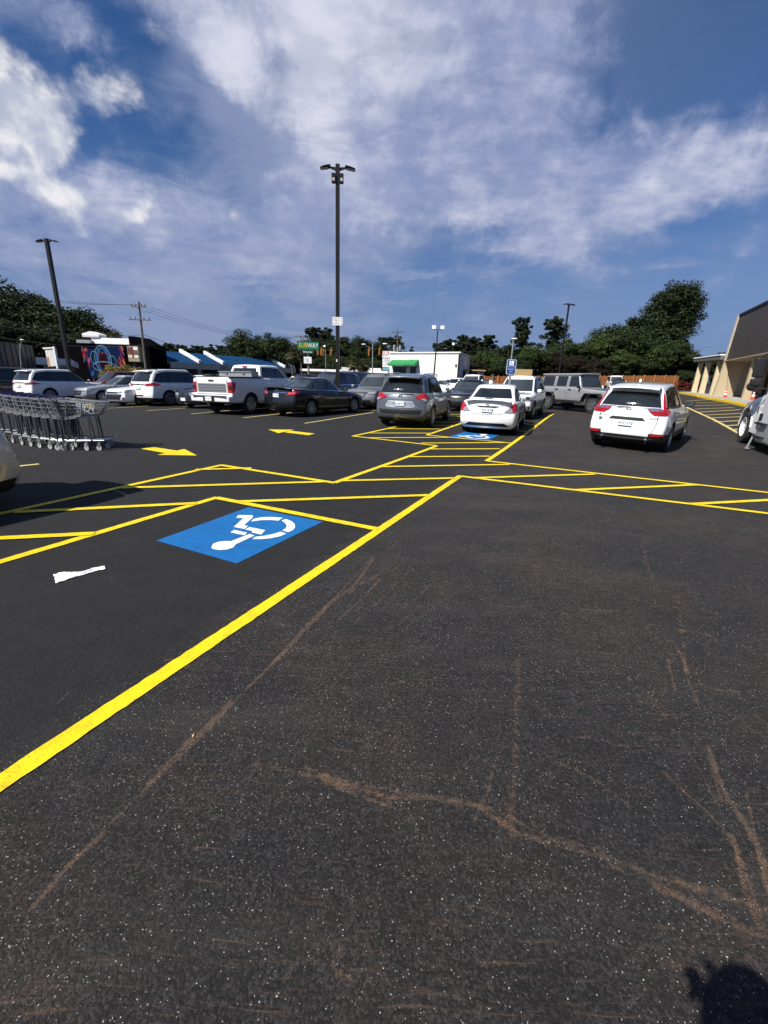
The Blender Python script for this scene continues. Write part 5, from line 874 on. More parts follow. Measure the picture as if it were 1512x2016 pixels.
# ------------------------------------------------------------------ shopping carts
WIRE = mat('cart_wire', (0.36, 0.37, 0.37), 0.4, 0.6); CPL = mat('gray_cart_plastic', (0.17, 0.175, 0.17), 0.5); PURP = mat('purple_handle', (0.028, 0.020, 0.085), 0.5); DLEG = mat('dark_cart_frame', (0.045, 0.045, 0.055), 0.4, 0.3); CAST = mat('pale_caster_rim', (0.40, 0.40, 0.39), 0.6)
def make_cart():
    root = empty('shopping_cart', (0, 0, 0)); w = 0.0062
    def cor(t, k, s):                       # t along the basket 0 rear..1 front, k height 0 bottom..1 top
        b = Vector((0.02+0.68*t, s*(0.185-0.05*t), 0.60+0.09*t)); tp = Vector((-0.06+0.90*t, s*(0.27-0.07*t), 1.0-0.05*t)); return b.lerp(tp, k)
    mb = MB()
    for s in (-1, 1):
        for k in (0, 0.12, 0.32, 0.55, 0.78, 1): mb.bar(cor(0, k, s), cor(1, k, s), w*(2.6 if k in (0, 1) else 1.3))
        for i in range(15): mb.bar(cor(i/14, 0, s), cor(i/14, 1, s), w*(1.0 if 0 < i < 14 else 2.6))
    for k in (0, 0.12, 0.32, 0.55, 0.78, 1): mb.bar(cor(1, k, -1), cor(1, k, 1), w*(2.2 if k in (0, 1) else 1.2))
    for j in range(7):
        f = j/6*2-1
        mb.bar(cor(1, 0, 1).lerp(cor(1, 0, -1), (f+1)/2), cor(1, 1, 1).lerp(cor(1, 1, -1), (f+1)/2), w); mb.bar(cor(0, 0, 1).lerp(cor(0, 0, -1), (f+1)/2), cor(1, 0, 1).lerp(cor(1, 0, -1), (f+1)/2), w)
    for i in range(6): mb.bar(cor(i/5, 0, -1), cor(i/5, 0, 1), w)
    mb.build('basket', WIRE, root)
    g = MB()
    for s in (-1, 1): g.add([cor(0, -0.02, s)+Vector((0, s*0.004, 0)), cor(1, -0.02, s)+Vector((0, s*0.004, 0)), cor(1, 0.13, s)+Vector((0, s*0.004, 0)), cor(0, 0.13, s)+Vector((0, s*0.004, 0))], [(0, 1, 2, 3)])
    g.add([cor(1, -0.02, 1)+Vector((0.005, 0, 0)), cor(1, -0.02, -1)+Vector((0.005, 0, 0)), cor(1, 0.13, -1)+Vector((0.005, 0, 0)), cor(1, 0.13, 1)+Vector((0.005, 0, 0))], [(0, 1, 2, 3)]); g.build('bumper_strip', CPL, root)
    f = MB()
    for s in (-1, 1):
        f.tube([(-0.02, s*0.28, 0.19), (0.5, s*0.22, 0.20), (0.86, s*0.15, 0.21)], 0.014, 6, 1)
        f.tube([(0.0, s*0.28, 0.19), (0.0, s*0.275, 0.62)], 0.016, 6, 0); f.tube([(0.0, s*0.275, 0.60), (-0.11, s*0.27, 1.03)], 0.010, 6, 1); f.box((0.10, s*0.21, 0.40), (0.06, 0.018, 0.42)); f.tube([(0.62, s*0.19, 0.20), (0.60, s*0.15, 0.66)], 0.010, 5, 0)
    f.tube([(0.86, 0.15, 0.21), (0.86, -0.15, 0.21)], 0.014, 6, 1)
    for x in (0.15, 0.35, 0.55, 0.72): f.tube([(x, 0.25-0.1*x, 0.20), (x, -0.25+0.1*x, 0.20)], 0.006, 4, 1)
    f.build('chassis', [DLEG, WIRE], root, smooth=40)
    h = MB(); h.tube([(-0.11, 0.27, 1.03), (-0.11, -0.27, 1.03)], 0.015, 8); h.build('handle', PURP, root, smooth=40)
    s = MB(); s.prism([(0.0, 0.22, 0.98), (0.0, -0.22, 0.98), (-0.03, -0.22, 0.74), (-0.03, 0.22, 0.74)], (0.012, 0, 0)); s.prism([(0.02, 0.20, 0.96), (0.02, -0.20, 0.96), (0.24, -0.20, 0.93), (0.24, 0.20, 0.93)], (0, 0, 0.012)); s.build('child_seat', PURP, root)
    for x, y in ((0.0, 0.28), (0.0, -0.28), (0.76, 0.15), (0.76, -0.15)):
        c = MB(); c.lathe([(0.034, -0.017), (0.053, -0.018), (0.055, -0.012), (0.055, 0.012), (0.053, 0.018), (0.034, 0.017)], 20, 'Y', (x-0.02, y, 0.055), 1); c.lathe([(0.041, -0.0185), (0.037, -0.0195), (0.018, -0.0195), (0.001, -0.0195)], 20, 'Y', (x-0.02, y, 0.055), 1); c.lathe([(0.041, 0.0185), (0.037, 0.0195), (0.018, 0.0195), (0.001, 0.0195)], 20, 'Y', (x-0.02, y, 0.055), 1)
        c.lathe([(0.0553, -0.014), (0.0565, 0), (0.0553, 0.014)], 20, 'Y', (x-0.02, y, 0.055), 0)
        for q in (-1, 1): c.bar((x-0.02, y+q*0.024, 0.06), (x, y+q*0.018, 0.155), 0.006, 0.03, 2)
        c.lathe([(0.018, 0.15), (0.018, 0.18)], 10, 'Z', (x, y, 0), 2); c.build('caster', [RUB, CAST, WIRE], root, smooth=40)
    return root
cart0 = make_cart()
CARTS = [(13.5, 867, 118), (28.6, 871.7, 117), (46.8, 876.2, 115), (64.3, 879, 112), (81.7, 882, 109), (102.4, 884.2, 102), (117, 886.5, 90), (128, 887, 66)]
CL = ['frontmost shopping cart of the row, with an advertising panel in its basket', 'shopping cart second from the front of the row', 'shopping cart third from the front of the row', 'shopping cart fourth from the front of the row', 'shopping cart fifth from the front of the row', 'shopping cart sixth from the front of the row', 'shopping cart seventh from the front, half hidden by the silver car corner', 'shopping cart nearest the left picture edge, mostly hidden by the silver car corner']
for i, (px, py, hd) in enumerate(reversed(CARTS)):
    p = gp(px, py); th = R_(90-hd); c, s = math.cos(th), math.sin(th); r = cart0 if i == 0 else copy_tree(cart0)
    ly = -0.28; r.location = (p.x+ly*s, p.y-ly*c, float(T(p.x, p.y))); r.rotation_euler = (0, 0, th); tag(r, CL[i], 'shopping cart', 'nested row of shopping carts')
p = Vector(gp(-2, 861)); th = R_(90-118); r = copy_tree(cart0); r.location = (p.x-0.28*math.sin(th), p.y+0.28*math.cos(th), 0); r.rotation_euler = (0, 0, th); tag(r, 'last shopping cart of the row under the pushing hands', 'shopping cart', 'nested row of shopping carts')
# advertising panel in the front cart, on its right side
ad = empty('advertising_panel', cart0.location, 0); ad.parent = cart0; ad.location = (0.46, -0.262, 0.82); ad.rotation_euler = (R_(78), 0, R_(4))
q = MB(); q.box((0, 0, 0), (0.34, 0.24, 0.012)); q.build('panel_frame', TRIM, ad)
q = MB(); q.box((0, 0, 0.007), (0.31, 0.21, 0.004)); q.build('panel_sheet', mat('ad_white', (0.62, 0.66, 0.74), 0.4), ad)
q = MB(); q.box((0.07, 0.06, 0.0105), (0.10, 0.05, 0.002)); q.build('yellow_patch', mat('ad_yellow', (0.75, 0.5, 0.02), 0.5), ad)
q = MB(); q.lathe([(0.028, 0.0095), (0.028, 0.0115), (0.001, 0.0115)], 16, 'Z', (0.03, 0.0, 0)); q.lathe([(0.03, 0.0095), (0.03, 0.0115), (0.001, 0.0115)], 16, 'Z', (0.09, -0.05, 0)); q.build('black_patch', TRIM, ad)
for k in range(4): q = MB(); q.box((-0.08, 0.07-0.045*k, 0.0105), (0.10-0.02*(k % 2), 0.014, 0.002)); q.build('text_line', PTXT, ad)

# ------------------------------------------------------------------ people
SKIN = mat('brown_skin', (0.19, 0.095, 0.06), 0.55); SKIN2 = mat('tan_skin', (0.36, 0.19, 0.13), 0.55); HAIR = mat('black_hair', (0.008, 0.007, 0.006), 0.7)
SHIRT = mat('white_shirt', (0.72, 0.74, 0.78), 0.8, bump=0.3, bscale=12); JEANS = mat('dark_trousers', (0.02, 0.025, 0.04), 0.9); VEST = mat('lime_vest', (0.42, 0.72, 0.02), 0.6); NAVY = mat('navy_shirt', (0.012, 0.022, 0.06), 0.8); SHOE = mat('dark_shoes', (0.015, 0.013, 0.012), 0.6)
def person(loc, rz, label, mats, J, E, head_r=0.105, beard=False, cap=None, tilt=0.0):
    """J: joints name -> (position, radius, material index); E: chains of joint names; the pelvis is the first joint"""
    root = empty('person', loc, rz, label, 'person'); names = list(J); me = bpy.data.meshes.new('body'); es = [(names.index(a), names.index(b)) for ch in E for a, b in zip(ch[:-1], ch[1:])]
    me.from_pydata([J[n][0] for n in names], es, []); o = bpy.data.objects.new('body', me); col.objects.link(o)
    md = o.modifiers.new('skin', 'SKIN'); md.use_smooth_shade = True
    if not me.skin_vertices: 
        bm = bmesh.new(); bm.from_mesh(me); bm.verts.layers.skin.verify(); bm.to_mesh(me); bm.free()
    for i, n in enumerate(names): me.skin_vertices[0].data[i].radius = (J[n][1], J[n][1]); me.skin_vertices[0].data[i].use_root = (i == 0)
    sub = o.modifiers.new('sub', 'SUBSURF'); sub.levels = 2; sub.render_levels = 2
    bpy.context.view_layer.update(); r = bpy.data.meshes.new_from_object(o.evaluated_get(bpy.context.evaluated_depsgraph_get())); bpy.data.objects.remove(o)
    for m_ in mats: r.materials.append(m_)
    segs = [(Vector(J[names[a]][0]), Vector(J[names[b]][0]), J[names[b]][2] if names[b] not in ('neck',) else J[names[b]][2]) for a, b in es]
    for p_ in r.polygons:
        c = p_.center; best = min(segs, key=lambda sg: (c-sg[0].lerp(sg[1], max(0, min(1, (c-sg[0]).dot(sg[1]-sg[0])/max(1e-9, (sg[1]-sg[0]).length_squared))))).length); p_.material_index = best[2]; p_.use_smooth = True
    b = bpy.data.objects.new('body', r); col.objects.link(b); b.parent = root
    hp = Vector(J['head'][0]); hd = MB()
    hr = MB(); hr.ball(hp+Vector((-0.016, 0, 0.030)), (head_r*0.88, head_r*0.80, head_r*0.98), 16); hr.build('hair', cap or HAIR, root, smooth=60)
    f = MB()
    for s in (-1, 1): f.ball(hp+Vector((head_r*0.84, s*0.035, 0.012)), (0.014, 0.016, 0.011), 8)
    f.build('eyes', HAIR, root, smooth=60)
    n_ = MB(); n_.ball(hp+Vector((head_r*1.0, 0, -0.018)), (0.022, 0.014, 0.024), 8); [n_.ball(hp+Vector((0, s*head_r*0.84, -0.005)), (0.022, 0.012, 0.032), 8) for s in (-1, 1)]; n_.build('nose_and_ears', mats[2], root, smooth=60)
    mo = MB(); mo.ball(hp+Vector((head_r*0.86, 0, -0.058)), (0.014, 0.026, 0.007), 8); mo.build('mouth', mat('lips', (0.16, 0.05, 0.04)), root, smooth=60)
    if beard: bd = MB(); bd.ball(hp+Vector((head_r*0.42, 0, -0.075)), (head_r*0.68, head_r*0.70, head_r*0.55), 14); bd.build('beard', HAIR, root, smooth=60)
    return root
def stand(hands, lean=0.0, sh=0.19, H=1.0):   # joints of a standing figure, local +x is forward; hands: list of two points
    J = dict(pelvis=((0, 0, 0.95), 0.145, 1), waist=((0.01+lean*0.3, 0, 1.12), 0.125, 0), chest=((0.0+lean*0.7, 0, 1.32), 0.150, 0), neck=((0.01+lean, 0, 1.50), 0.058, 2), head=((0.03+lean*1.15, 0, 1.64), 0.098, 2), crown=((0.03+lean*1.15, 0, 1.685), 0.085, 2))
    E = [['pelvis', 'waist', 'chest', 'neck', 'head', 'crown']]
    for s, k in ((1, 'l'), (-1, 'r')):
        hx = Vector(hands[0 if s > 0 else 1]); S_ = Vector((lean*0.85, s*sh, 1.43)); el = (S_+hx)/2+Vector((-0.05, s*0.07, -0.10)); d = (hx-el).normalized()
        J['sh'+k] = (tuple(S_), 0.066, 0); J['el'+k] = (tuple(el), 0.046, 0); J['fa'+k] = (tuple(el.lerp(hx, 0.25)), 0.044, 2); J['wr'+k] = (tuple(hx), 0.029, 2); J['pa'+k] = (tuple(hx+d*0.07), 0.036, 2)
        E.append(['chest', 'sh'+k, 'el'+k, 'fa'+k, 'wr'+k, 'pa'+k]); u = d.cross(Vector((0, 0, 1))); u = u.normalized() if u.length > 0.1 else Vector((0, 1, 0)); v_ = u.cross(d)
        for j, (off, ln) in enumerate(((-0.030, 0.070), (-0.010, 0.082), (0.011, 0.077), (0.030, 0.062))):
            a = hx+d*0.09+u*off; b_ = a+d*ln*0.5-v_*0.008; c_ = b_+d*ln*0.35-v_*0.03
            J[f'f{j}a'+k] = (tuple(a), 0.010, 2); J[f'f{j}b'+k] = (tuple(b_), 0.0088, 2); J[f'f{j}c'+k] = (tuple(c_), 0.0075, 2); E.append(['pa'+k, f'f{j}a'+k, f'f{j}b'+k, f'f{j}c'+k])
        a = hx+d*0.035-u*0.035*s; J['ta'+k] = (tuple(a), 0.012, 2); J['tb'+k] = (tuple(a+d*0.035-u*0.022*s-v_*0.02), 0.0095, 2); E.append(['wr'+k, 'ta'+k, 'tb'+k])
        J['hp'+k] = ((0, s*0.095, 0.88), 0.105, 1); J['kn'+k] = ((0.03, s*0.11, 0.50), 0.066, 1); J['an'+k] = ((-0.02, s*0.115, 0.10), 0.046, 1); J['ft'+k] = ((0.03, s*0.12, 0.045), 0.042, 3); J['to'+k] = ((0.15, s*0.125, 0.035), 0.034, 3)
        E.append(['pelvis', 'hp'+k, 'kn'+k, 'an'+k, 'ft'+k, 'to'+k])
    return J, E
J, E = stand([(0.10, 0.30, 0.86), (0.28, -0.26, 1.02)], 0.02)
b_ = base(968, 19.8); person(b_, R_(90-120), 'bearded man with black hair in a white shirt standing behind the white sedan', [SHIRT, JEANS, SKIN, SHOE], J, E, beard=True)
J, E = stand([(0.52, 0.17, 1.03), (0.50, -0.17, 1.03)], 0.10)
b_ = Vector(gp(-2, 861)); th = R_(90-118); b_ = b_+Vector((-0.72*math.cos(th)-0.10*math.sin(th), -0.72*math.sin(th)+0.10*math.cos(th), 0)); b_.z = 0
person(b_, th, 'worker in a lime vest pushing the row of carts at the left edge', [VEST, NAVY, SKIN2, SHOE], J, E)
J, E = stand([(0.02, 0.22, 0.84), (0.02, -0.22, 0.84)], 0.0, 0.17)
ph = person((-0.235, -0.30, 0), R_(90+32), 'photographer in a navy shirt whose shadow falls at the lower right', [NAVY, JEANS, SKIN2, SHOE], J, E)
# ------------------------------------------------------------------ crumpled tissue on the asphalt
P = [gp(*p) for p in ((105,1133),(112,1131),(150,1131),(185,1122),(208,1115),(209,1118),(196,1125),(195,1131),(160,1139),(118,1147),(112,1143))]
c0 = sum(P, Vector())/len(P); ti = empty('tissue', (c0.x, c0.y, 0), 0, 'crumpled white paper tissue lying on the empty near stall', 'tissue')
rnd = random.Random(4); vs = []; a = gp(108, 1141); b = gp(207, 1119); d = (b-a); n_ = Vector((-d.y, d.x, 0)).normalized(); NU, NV = 34, 12
for i in range(NU):
    for j in range(NV):
        u, v = i/(NU-1), j/(NV-1); wd = 0.105*(1-0.70*u**1.6)*(0.85+0.3*math.sin(7*u+1)); ph_ = 9*v+5*u+3*math.sin(6*u)
        h = 0.005+0.030*abs(math.sin(ph_))*(1-0.5*u)*(0.6+0.4*rnd.random())*math.sin(math.pi*min(1, max(0.02, v)))**0.5
        p = a+d*u+n_*(v-0.5)*wd*1.6+Vector((rnd.uniform(-1, 1)*0.004, rnd.uniform(-1, 1)*0.004, 0))+n_*0.012*math.sin(9*u); vs.append((p.x, p.y, h))
me = MB().add(vs, [(i*NV+j, (i+1)*NV+j, (i+1)*NV+j+1, i*NV+j+1) for i in range(NU-1) for j in range(NV-1)]); me.build('sheet', mat('tissue_paper', (0.80, 0.80, 0.81), 0.9), ti, world=True, smooth=50)
wl = MB(); p = gp(381, 1449); wl.ball((p.x, p.y, 0.004), (0.005, 0.011, 0.004), 8); tag(wl.build('leaf_curl', mat('dry_leaf', (0.55, 0.38, 0.18), 0.8), smooth=60), 'small curled tan leaf on the dark asphalt right of the long yellow line', 'leaf')

# ------------------------------------------------------------------ lamp posts, signs, poles
BRZ = mat('bronze_pole', (0.030, 0.026, 0.023), 0.35, 0.5, var=0.1); GALV = mat('galvanised', (0.33, 0.34, 0.35), 0.5, 0.6, var=0.1); WOODP = mat('pole_wood', (0.10, 0.085, 0.07), 0.9, var=0.3, scale=8); CONC = mat('concrete', (0.32, 0.31, 0.29), 0.9, var=0.15, bump=0.3)
LENS = mat('lamp_lens', (0.45, 0.42, 0.36), 0.3); SIGNW = mat('sign_white', (0.78, 0.78, 0.78), 0.5); STXT = mat('sign_gray_lettering', (0.10, 0.10, 0.11), 0.6)
LPG = 'bronze lamp posts of the parking lot'
def lamp_post(px, Y, ztop, label, cams=False, w=0.19, rz=0.0, boxes=False):
    b = base(px, Y); r = empty('lamp_post', b, rz, label, 'lamp post', LPG); H = ztop-b.z
    m = MB(); m.lathe([(0.3, 0), (0.3, 0.75), (0.28, 0.78), (0.001, 0.78)], 20); m.build('footing', CONC, r, smooth=40)
    m = MB(); m.box((0, 0, (H+0.70)/2), (w, w, H-0.70)); m.build('pole', BRZ, r)
    for s in (-1, 1):
        h = empty('lamp_head', (s*0.08, 0, H-0.12)); h.parent = r; h.scale = (0.78, 0.85, 0.62); h.rotation_euler = (0, R_(8)*s, 0 if s > 0 else 0)
        m = MB(); m.add([(s*0.0, -0.06, -0.20), (s*0.0, 0.06, -0.20), (s*0.42, 0.05, 0.06), (s*0.42, -0.05, 0.06), (s*0.0, -0.06, 0.0), (s*0.0, 0.06, 0.0), (s*0.42, 0.05, 0.12), (s*0.42, -0.05, 0.12)], [(0, 1, 2, 3), (7, 6, 5, 4), (0, 3, 7, 4), (1, 5, 6, 2), (0, 4, 5, 1), (3, 2, 6, 7)]); m.build('arm', BRZ, h)
        v, f = rbox((0.34, 0.20, 0.05), 0.045, (8, 5, 1), lambda u, q, t: (s*(0.62+u*0.30), q*0.20*(1-0.25*max(0, u)**2), 0.08+(t-0.5)*0.12*(1-0.55*max(0, u)**2)+0.02*(1-u))); m = MB(); m.add(v, f); m.box((s*0.36, 0, 0.17), (0.12, 0.12, 0.08)); m.build('housing', BRZ, h, smooth=40)
        m = MB(); m.box((s*0.66, 0, 0.018), (0.42, 0.28, 0.012)); m.build('lens', LENS, h)
    if cams:
        for s in (-1, 1):
            c = MB(); c.box((s*(w/2+0.09), -0.05, H-0.55), (0.17, 0.22, 0.34)); c.box((s*(w/2+0.09), -0.165, H-0.62), (0.11, 0.012, 0.12), mi=1); c.build('flood_lamp', [BRZ, LENS], r)
    if boxes:
        z = at(665, 633, Y).z-b.z
        f = MB(); f.box((-0.03, -w/2-0.03, z), (0.44, 0.02, 0.38)); o = f.build('notice_sign', SIGNW, r); g = MB(); g.box((0.24, 0.0, z), (0.02, 0.40, 0.36)); g.box((0.26, -0.05, z), (0.012, 0.36, 0.34)); o2 = g.build('notice_sign', SIGNW, r)
        for k, (t_, s_) in enumerate((('PARKING LOT', 0.055), ('UNDER 24 HR', 0.055), ('VIDEO', 0.055), ('SURVEILLANCE', 0.055))): add_text('notice_lettering', t_, s_, STXT, o, Matrix(((1, 0, 0, -0.03), (0, 0, -1, -w/2-0.042), (0, 1, 0, z+0.12-0.08*k), (0, 0, 0, 1))))
        st = MB(); zz = at(664, 710, Y).z-b.z; st.box((-0.04, -w/2-0.003, zz), (0.06, 0.004, 0.12)); st.build('sticker', SIGNW, r)
    return r
pt = at(668, 324, 23.0); lamp_post(664.8, 23.0, pt.z, 'tall bronze lamp post with two heads, flood lamps and white notices, in the middle', True, 0.185, R_(3), True)
pt = at(97, 470, 32.0); lamp_post(140, 32.0, pt.z, 'bronze lamp post with two heads behind the long white SUV on the left', False, 0.20, R_(-10))
pt = at(1122, 597, 52.0); lamp_post(1099, 52.0, pt.z, 'bronze lamp post with two heads beyond the off-roader, in front of the trees', False, 0.14, R_(20))
# twin flood light pole and smaller ones
def flood_pole(pxb, pxt, pyt, Y, heads, label, m_=BRZ, r_=0.09):
    b = base(pxb, Y); p = at(pxt, pyt, Y); r = empty('flood_light_pole', b, 0, label, 'light pole'); H = p.z-b.z; dx = p.x-b.x
    m = MB(); m.tube([(0, 0, 0), (dx, 0, H)], [r_, r_*0.6], 8); m.build('pole', m_, r, smooth=40)
    for s in heads:
        h = MB(); h.bar((dx, 0, H), (dx+s*0.35, -0.05, H+0.12), 0.05, mi=0); h.box((dx+s*0.42, -0.1, H+0.2), (0.34, 0.24, 0.34), 0, 1, rot=Matrix.Rotation(R_(-25), 3, 'X')); h.build('flood_head', [m_, SIGNW], r)
    return r
flood_pole(853, 862, 650, 46, (-1, 1), 'dark pole with two white flood heads in front of the white block building'); flood_pole(888.5, 891, 680, 75, (0.2,), 'short dark pole with one white flood head behind the white block building')
flood_pole(641, 641, 684, 92, (-0.5,), 'white pole with a single head left of the middle lamp post', GALV); 
def street_light(pxb, pxt, pyt, Y, pxa, pya, label, q=1.0):
    b = base(pxb, Y); p = at(pxt, pyt, Y); a = at(pxa, pya, Y); r = empty('street_light', b, 0, label, 'street light'); m = MB(); m.tube([(0, 0, 0), p-b], [0.13*q, 0.09*q], 8); m.build('pole', GALV, r, smooth=40)
    m = MB(); m.tube([(p-b)*0.86, (a-b)*0.995], 0.04, 6); m.build('arm', GALV, r, smooth=40); m = MB(); m.ball(a-b, (0.45*q, 0.2*q, 0.12*q), 10); m.build('lamp_head', SIGNW, r, smooth=60); return r
street_light(733.5, 734, 675, 88, 716, 678, 'gray signal pole with a long arm light right of the palm trees'); street_light(778, 779, 690, 80, 758, 677, 'gray street light with an arm beside the transformer pole')
street_light(1003, 1011, 668, 62, 1013, 667, 'pale metal pole rising behind the blue parking sign')
# traffic signals hang from a span wire
SIGY = mat('signal_yellow', (0.55, 0.24, 0.03), 0.5)
span = MB(); pa, pb = at(734, 680, 88), at(592, 684, 88); pts = [pa.lerp(pb, k/16)-Vector((0, 0, 0.6*4*(k/16)*(1-k/16))) for k in range(17)]; span.tube(pts, 0.03, 5); tag(span.build('span_wire', TRIM), 'dark wire spanning the road and carrying the yellow traffic signals', 'wire')
for i, (px, py, h, lab) in enumerate(((626, 693.5, 10, 'yellow traffic signal nearest to the green sandwich shop sign'), (633, 693, 11, 'yellow traffic signal facing the camera just left of the white pole'), (637, 695, 9, 'yellow traffic signal turned sideways touching the front facing one'), (652, 694.5, 10, 'yellow traffic signal beside the middle lamp post'), (726.5, 694, 11, 'yellow traffic signal left of the gray signal pole'), (747.5, 692, 11, 'yellow traffic signal right of the gray signal pole'))):
    p = at(px, py, 88); r = empty('traffic_signal', p, 0, lab, 'traffic signal', 'yellow traffic signals over the road'); hh = h/9.2
    m = MB(); m.box((0, 0, 0), (0.32, 0.3, hh)); m.bar((0, 0, hh/2), (0, 0, hh/2+0.5), 0.05); m.build('housing', SIGY, r)
    for k in range(3): q = MB(); q.lathe([(0.11, -0.30), (0.12, -0.15), (0.001, -0.151)], 12, 'Y', (0, 0, hh*(0.3-0.3*k))); q.build('visor', SIGY if i in (2, 4, 5) else mat('signal_pale', (0.55, 0.45, 0.33), 0.5), r)
# blue accessible parking sign
SB = mat('sign_blue', (0.006, 0.045, 0.20), 0.4); SBO = mat('sign_border', (0.55, 0.62, 0.72), 0.4); Ys = 17.8; ctr = at(1006.5, 722.5, Ys); b = base(1001, Ys); sg = empty('parking_sign', (ctr.x, Ys, b.z), R_(-8), 'blue parking sign with a white wheelchair symbol behind the white sedan', 'sign')
m = MB(); [m.box((x, 0.02, (ctr.z-b.z-0.1)/2), (0.045, 0.04, ctr.z-b.z-0.1)) for x in (-0.02, 0.02)]; m.build('post', GALV, sg); zc = ctr.z-b.z
def rrect(w, h, r, y, n=5):
    pts = []
    for cx, cz, a0 in ((w/2-r, h/2-r, 0), (-w/2+r, h/2-r, 90), (-w/2+r, -h/2+r, 180), (w/2-r, -h/2+r, 270)):
        for k in range(n): a = R_(a0+90*k/(n-1)); pts.append((cx+r*math.cos(a), y, zc+cz+r*math.sin(a)))
    return pts
tl = math.tan(R_(0))
m = MB(); m.prism(rrect(0.36, 0.55, 0.045, 0), (0, -0.006, 0)); pl = m.build('sign_border', SBO, sg); m = MB(); m.prism(rrect(0.325, 0.515, 0.035, -0.007), (0, -0.003, 0)); m.build('sign_face', SB, sg)
m = MB(); m.box((0, -0.0125, zc+0.14), (0.17, 0.003, 0.17)); m.build('symbol_square', SIGNW, sg)
m = MB(); y = -0.016; m.lathe([(0.013, 0), (0.001, 0.001)], 12, 'Y', (-0.02, y, zc+0.205)); m.bar((-0.02, y, zc+0.19), (-0.017, y, zc+0.135), 0.016, 0.003, up=(0, 1, 0)); m.bar((-0.017, y, zc+0.14), (0.025, y, zc+0.14), 0.014, 0.003, up=(0, 1, 0)); m.bar((0.025, y, zc+0.14), (0.045, y, zc+0.085), 0.013, 0.003, up=(0, 1, 0))
for k in range(10): a0, a1 = R_(110+22*k), R_(110+22*(k+1)); m.bar((-0.012+0.042*math.cos(a0), y, zc+0.115+0.042*math.sin(a0)), (-0.012+0.042*math.cos(a1), y, zc+0.115+0.042*math.sin(a1)), 0.010, 0.003, up=(0, 1, 0))
m.build('wheelchair_symbol', SB, sg)
for t_, z_, s_ in (('HANDICAPPED', 0.008, 0.050), ('PARKING', -0.085, 0.062), ('ONLY', -0.175, 0.062)): add_text('sign_lettering', t_, s_, SBO, sg, Matrix(((1, 0, 0, 0), (0, 0, -1, -0.0125), (0, 1, 0, zc+z_), (0, 0, 0, 1))), sx=0.98)
# road signs of the shops
def world_text(parent, name, s, size, m_, p, sx=1.0, rz=0.0):
    l = p-parent.location; return add_text(name, s, size, m_, parent, Matrix.Translation(l)@Matrix(((1, 0, 0, 0), (0, 0, -1, 0), (0, 1, 0, 0), (0, 0, 0, 1))), sx=sx)
SG = mat('sign_green', (0.006, 0.12, 0.055), 0.4); SYL = mat('sign_yellow', (0.80, 0.45, 0.0), 0.4); Y = 84; c = at(606.5, 680.5, Y); b = base(607, Y); r = empty('shop_sign', b, 0, 'green sandwich shop sign with yellow and white lettering left of the middle lamp post', 'sign')
m = MB(); m.tube([(0, 0.3, 0), (0, 0.3, c.z-b.z)], 0.16, 8); m.build('post', GALV, r, smooth=40); u = 84*0.954/840
m = MB(); m.box(c-b, (42*u, 0.5, 15*u)); m.build('sign_box', SG, r); world_text(r, 'sign_lettering', 'SUB', 1.12, SYL, c+Vector((-0.90, -0.27, 0)), 0.84); world_text(r, 'sign_lettering', 'WAY', 1.12, SIGNW, c+Vector((0.92, -0.27, 0)), 0.78)
c2 = at(606, 693, Y); m = MB(); m.box(c2-b, (20*u, 0.3, 4.6*u)); m.build('sign_box', SG, r); world_text(r, 'sign_lettering', 'Drive-thru', 0.48, SIGNW, c2+Vector((0, -0.17, 0)), 0.8)
c3 = at(606, 709, Y); m = MB(); m.box(c3-b, (15*u, 0.3, 12*u)); o = m.build('letter_board', SIGNW, r); world_text(r, 'board_lettering', '2 for', 0.36, STXT, c3+Vector((-0.1, -0.17, 0.18))); world_text(r, 'board_lettering', '9.99', 0.36, STXT, c3+Vector((-0.1, -0.17, -0.2)))
RED = mat('sign_red', (0.50, 0.03, 0.02), 0.5); Y = 76; c = at(765, 698, Y); b = base(765, Y); u = Y*0.954/840; r = empty('shop_sign', b, 0, 'tall white sign with red letters and smaller panels left of the white block building', 'sign')
m = MB(); m.box((0, 0, (c.z-b.z)/2), (0.4, 0.3, c.z-b.z)); m.build('post', GALV, r); m = MB(); m.box(c-b, (24*u, 0.5, 12*u)); m.build('sign_box', SIGNW, r); world_text(r, 'sign_lettering', 'SUNS', 0.95, RED, c+Vector((-0.15, -0.27, 0.1)), 0.85)
for k, (yy, hh, mm) in enumerate(((709, 6, SIGNW), (715.5, 5, SIGNW), (721, 4, SIGNW), (726.5, 4, mat('sign_cyan', (0.15, 0.40, 0.50), 0.5)))):
    q = at(762, yy, Y); m = MB(); m.box(q-b, (18*u, 0.4, hh*u)); m.build('sign_panel', mm, r)
    if k < 2: world_text(r, 'panel_lettering', ('DRIVE IN', 'HAIR'), 0, STXT, q) if False else world_text(r, 'panel_lettering', ('FLORIST', 'NAILS')[k], 0.38, STXT, q+Vector((0.3, -0.22, 0)))
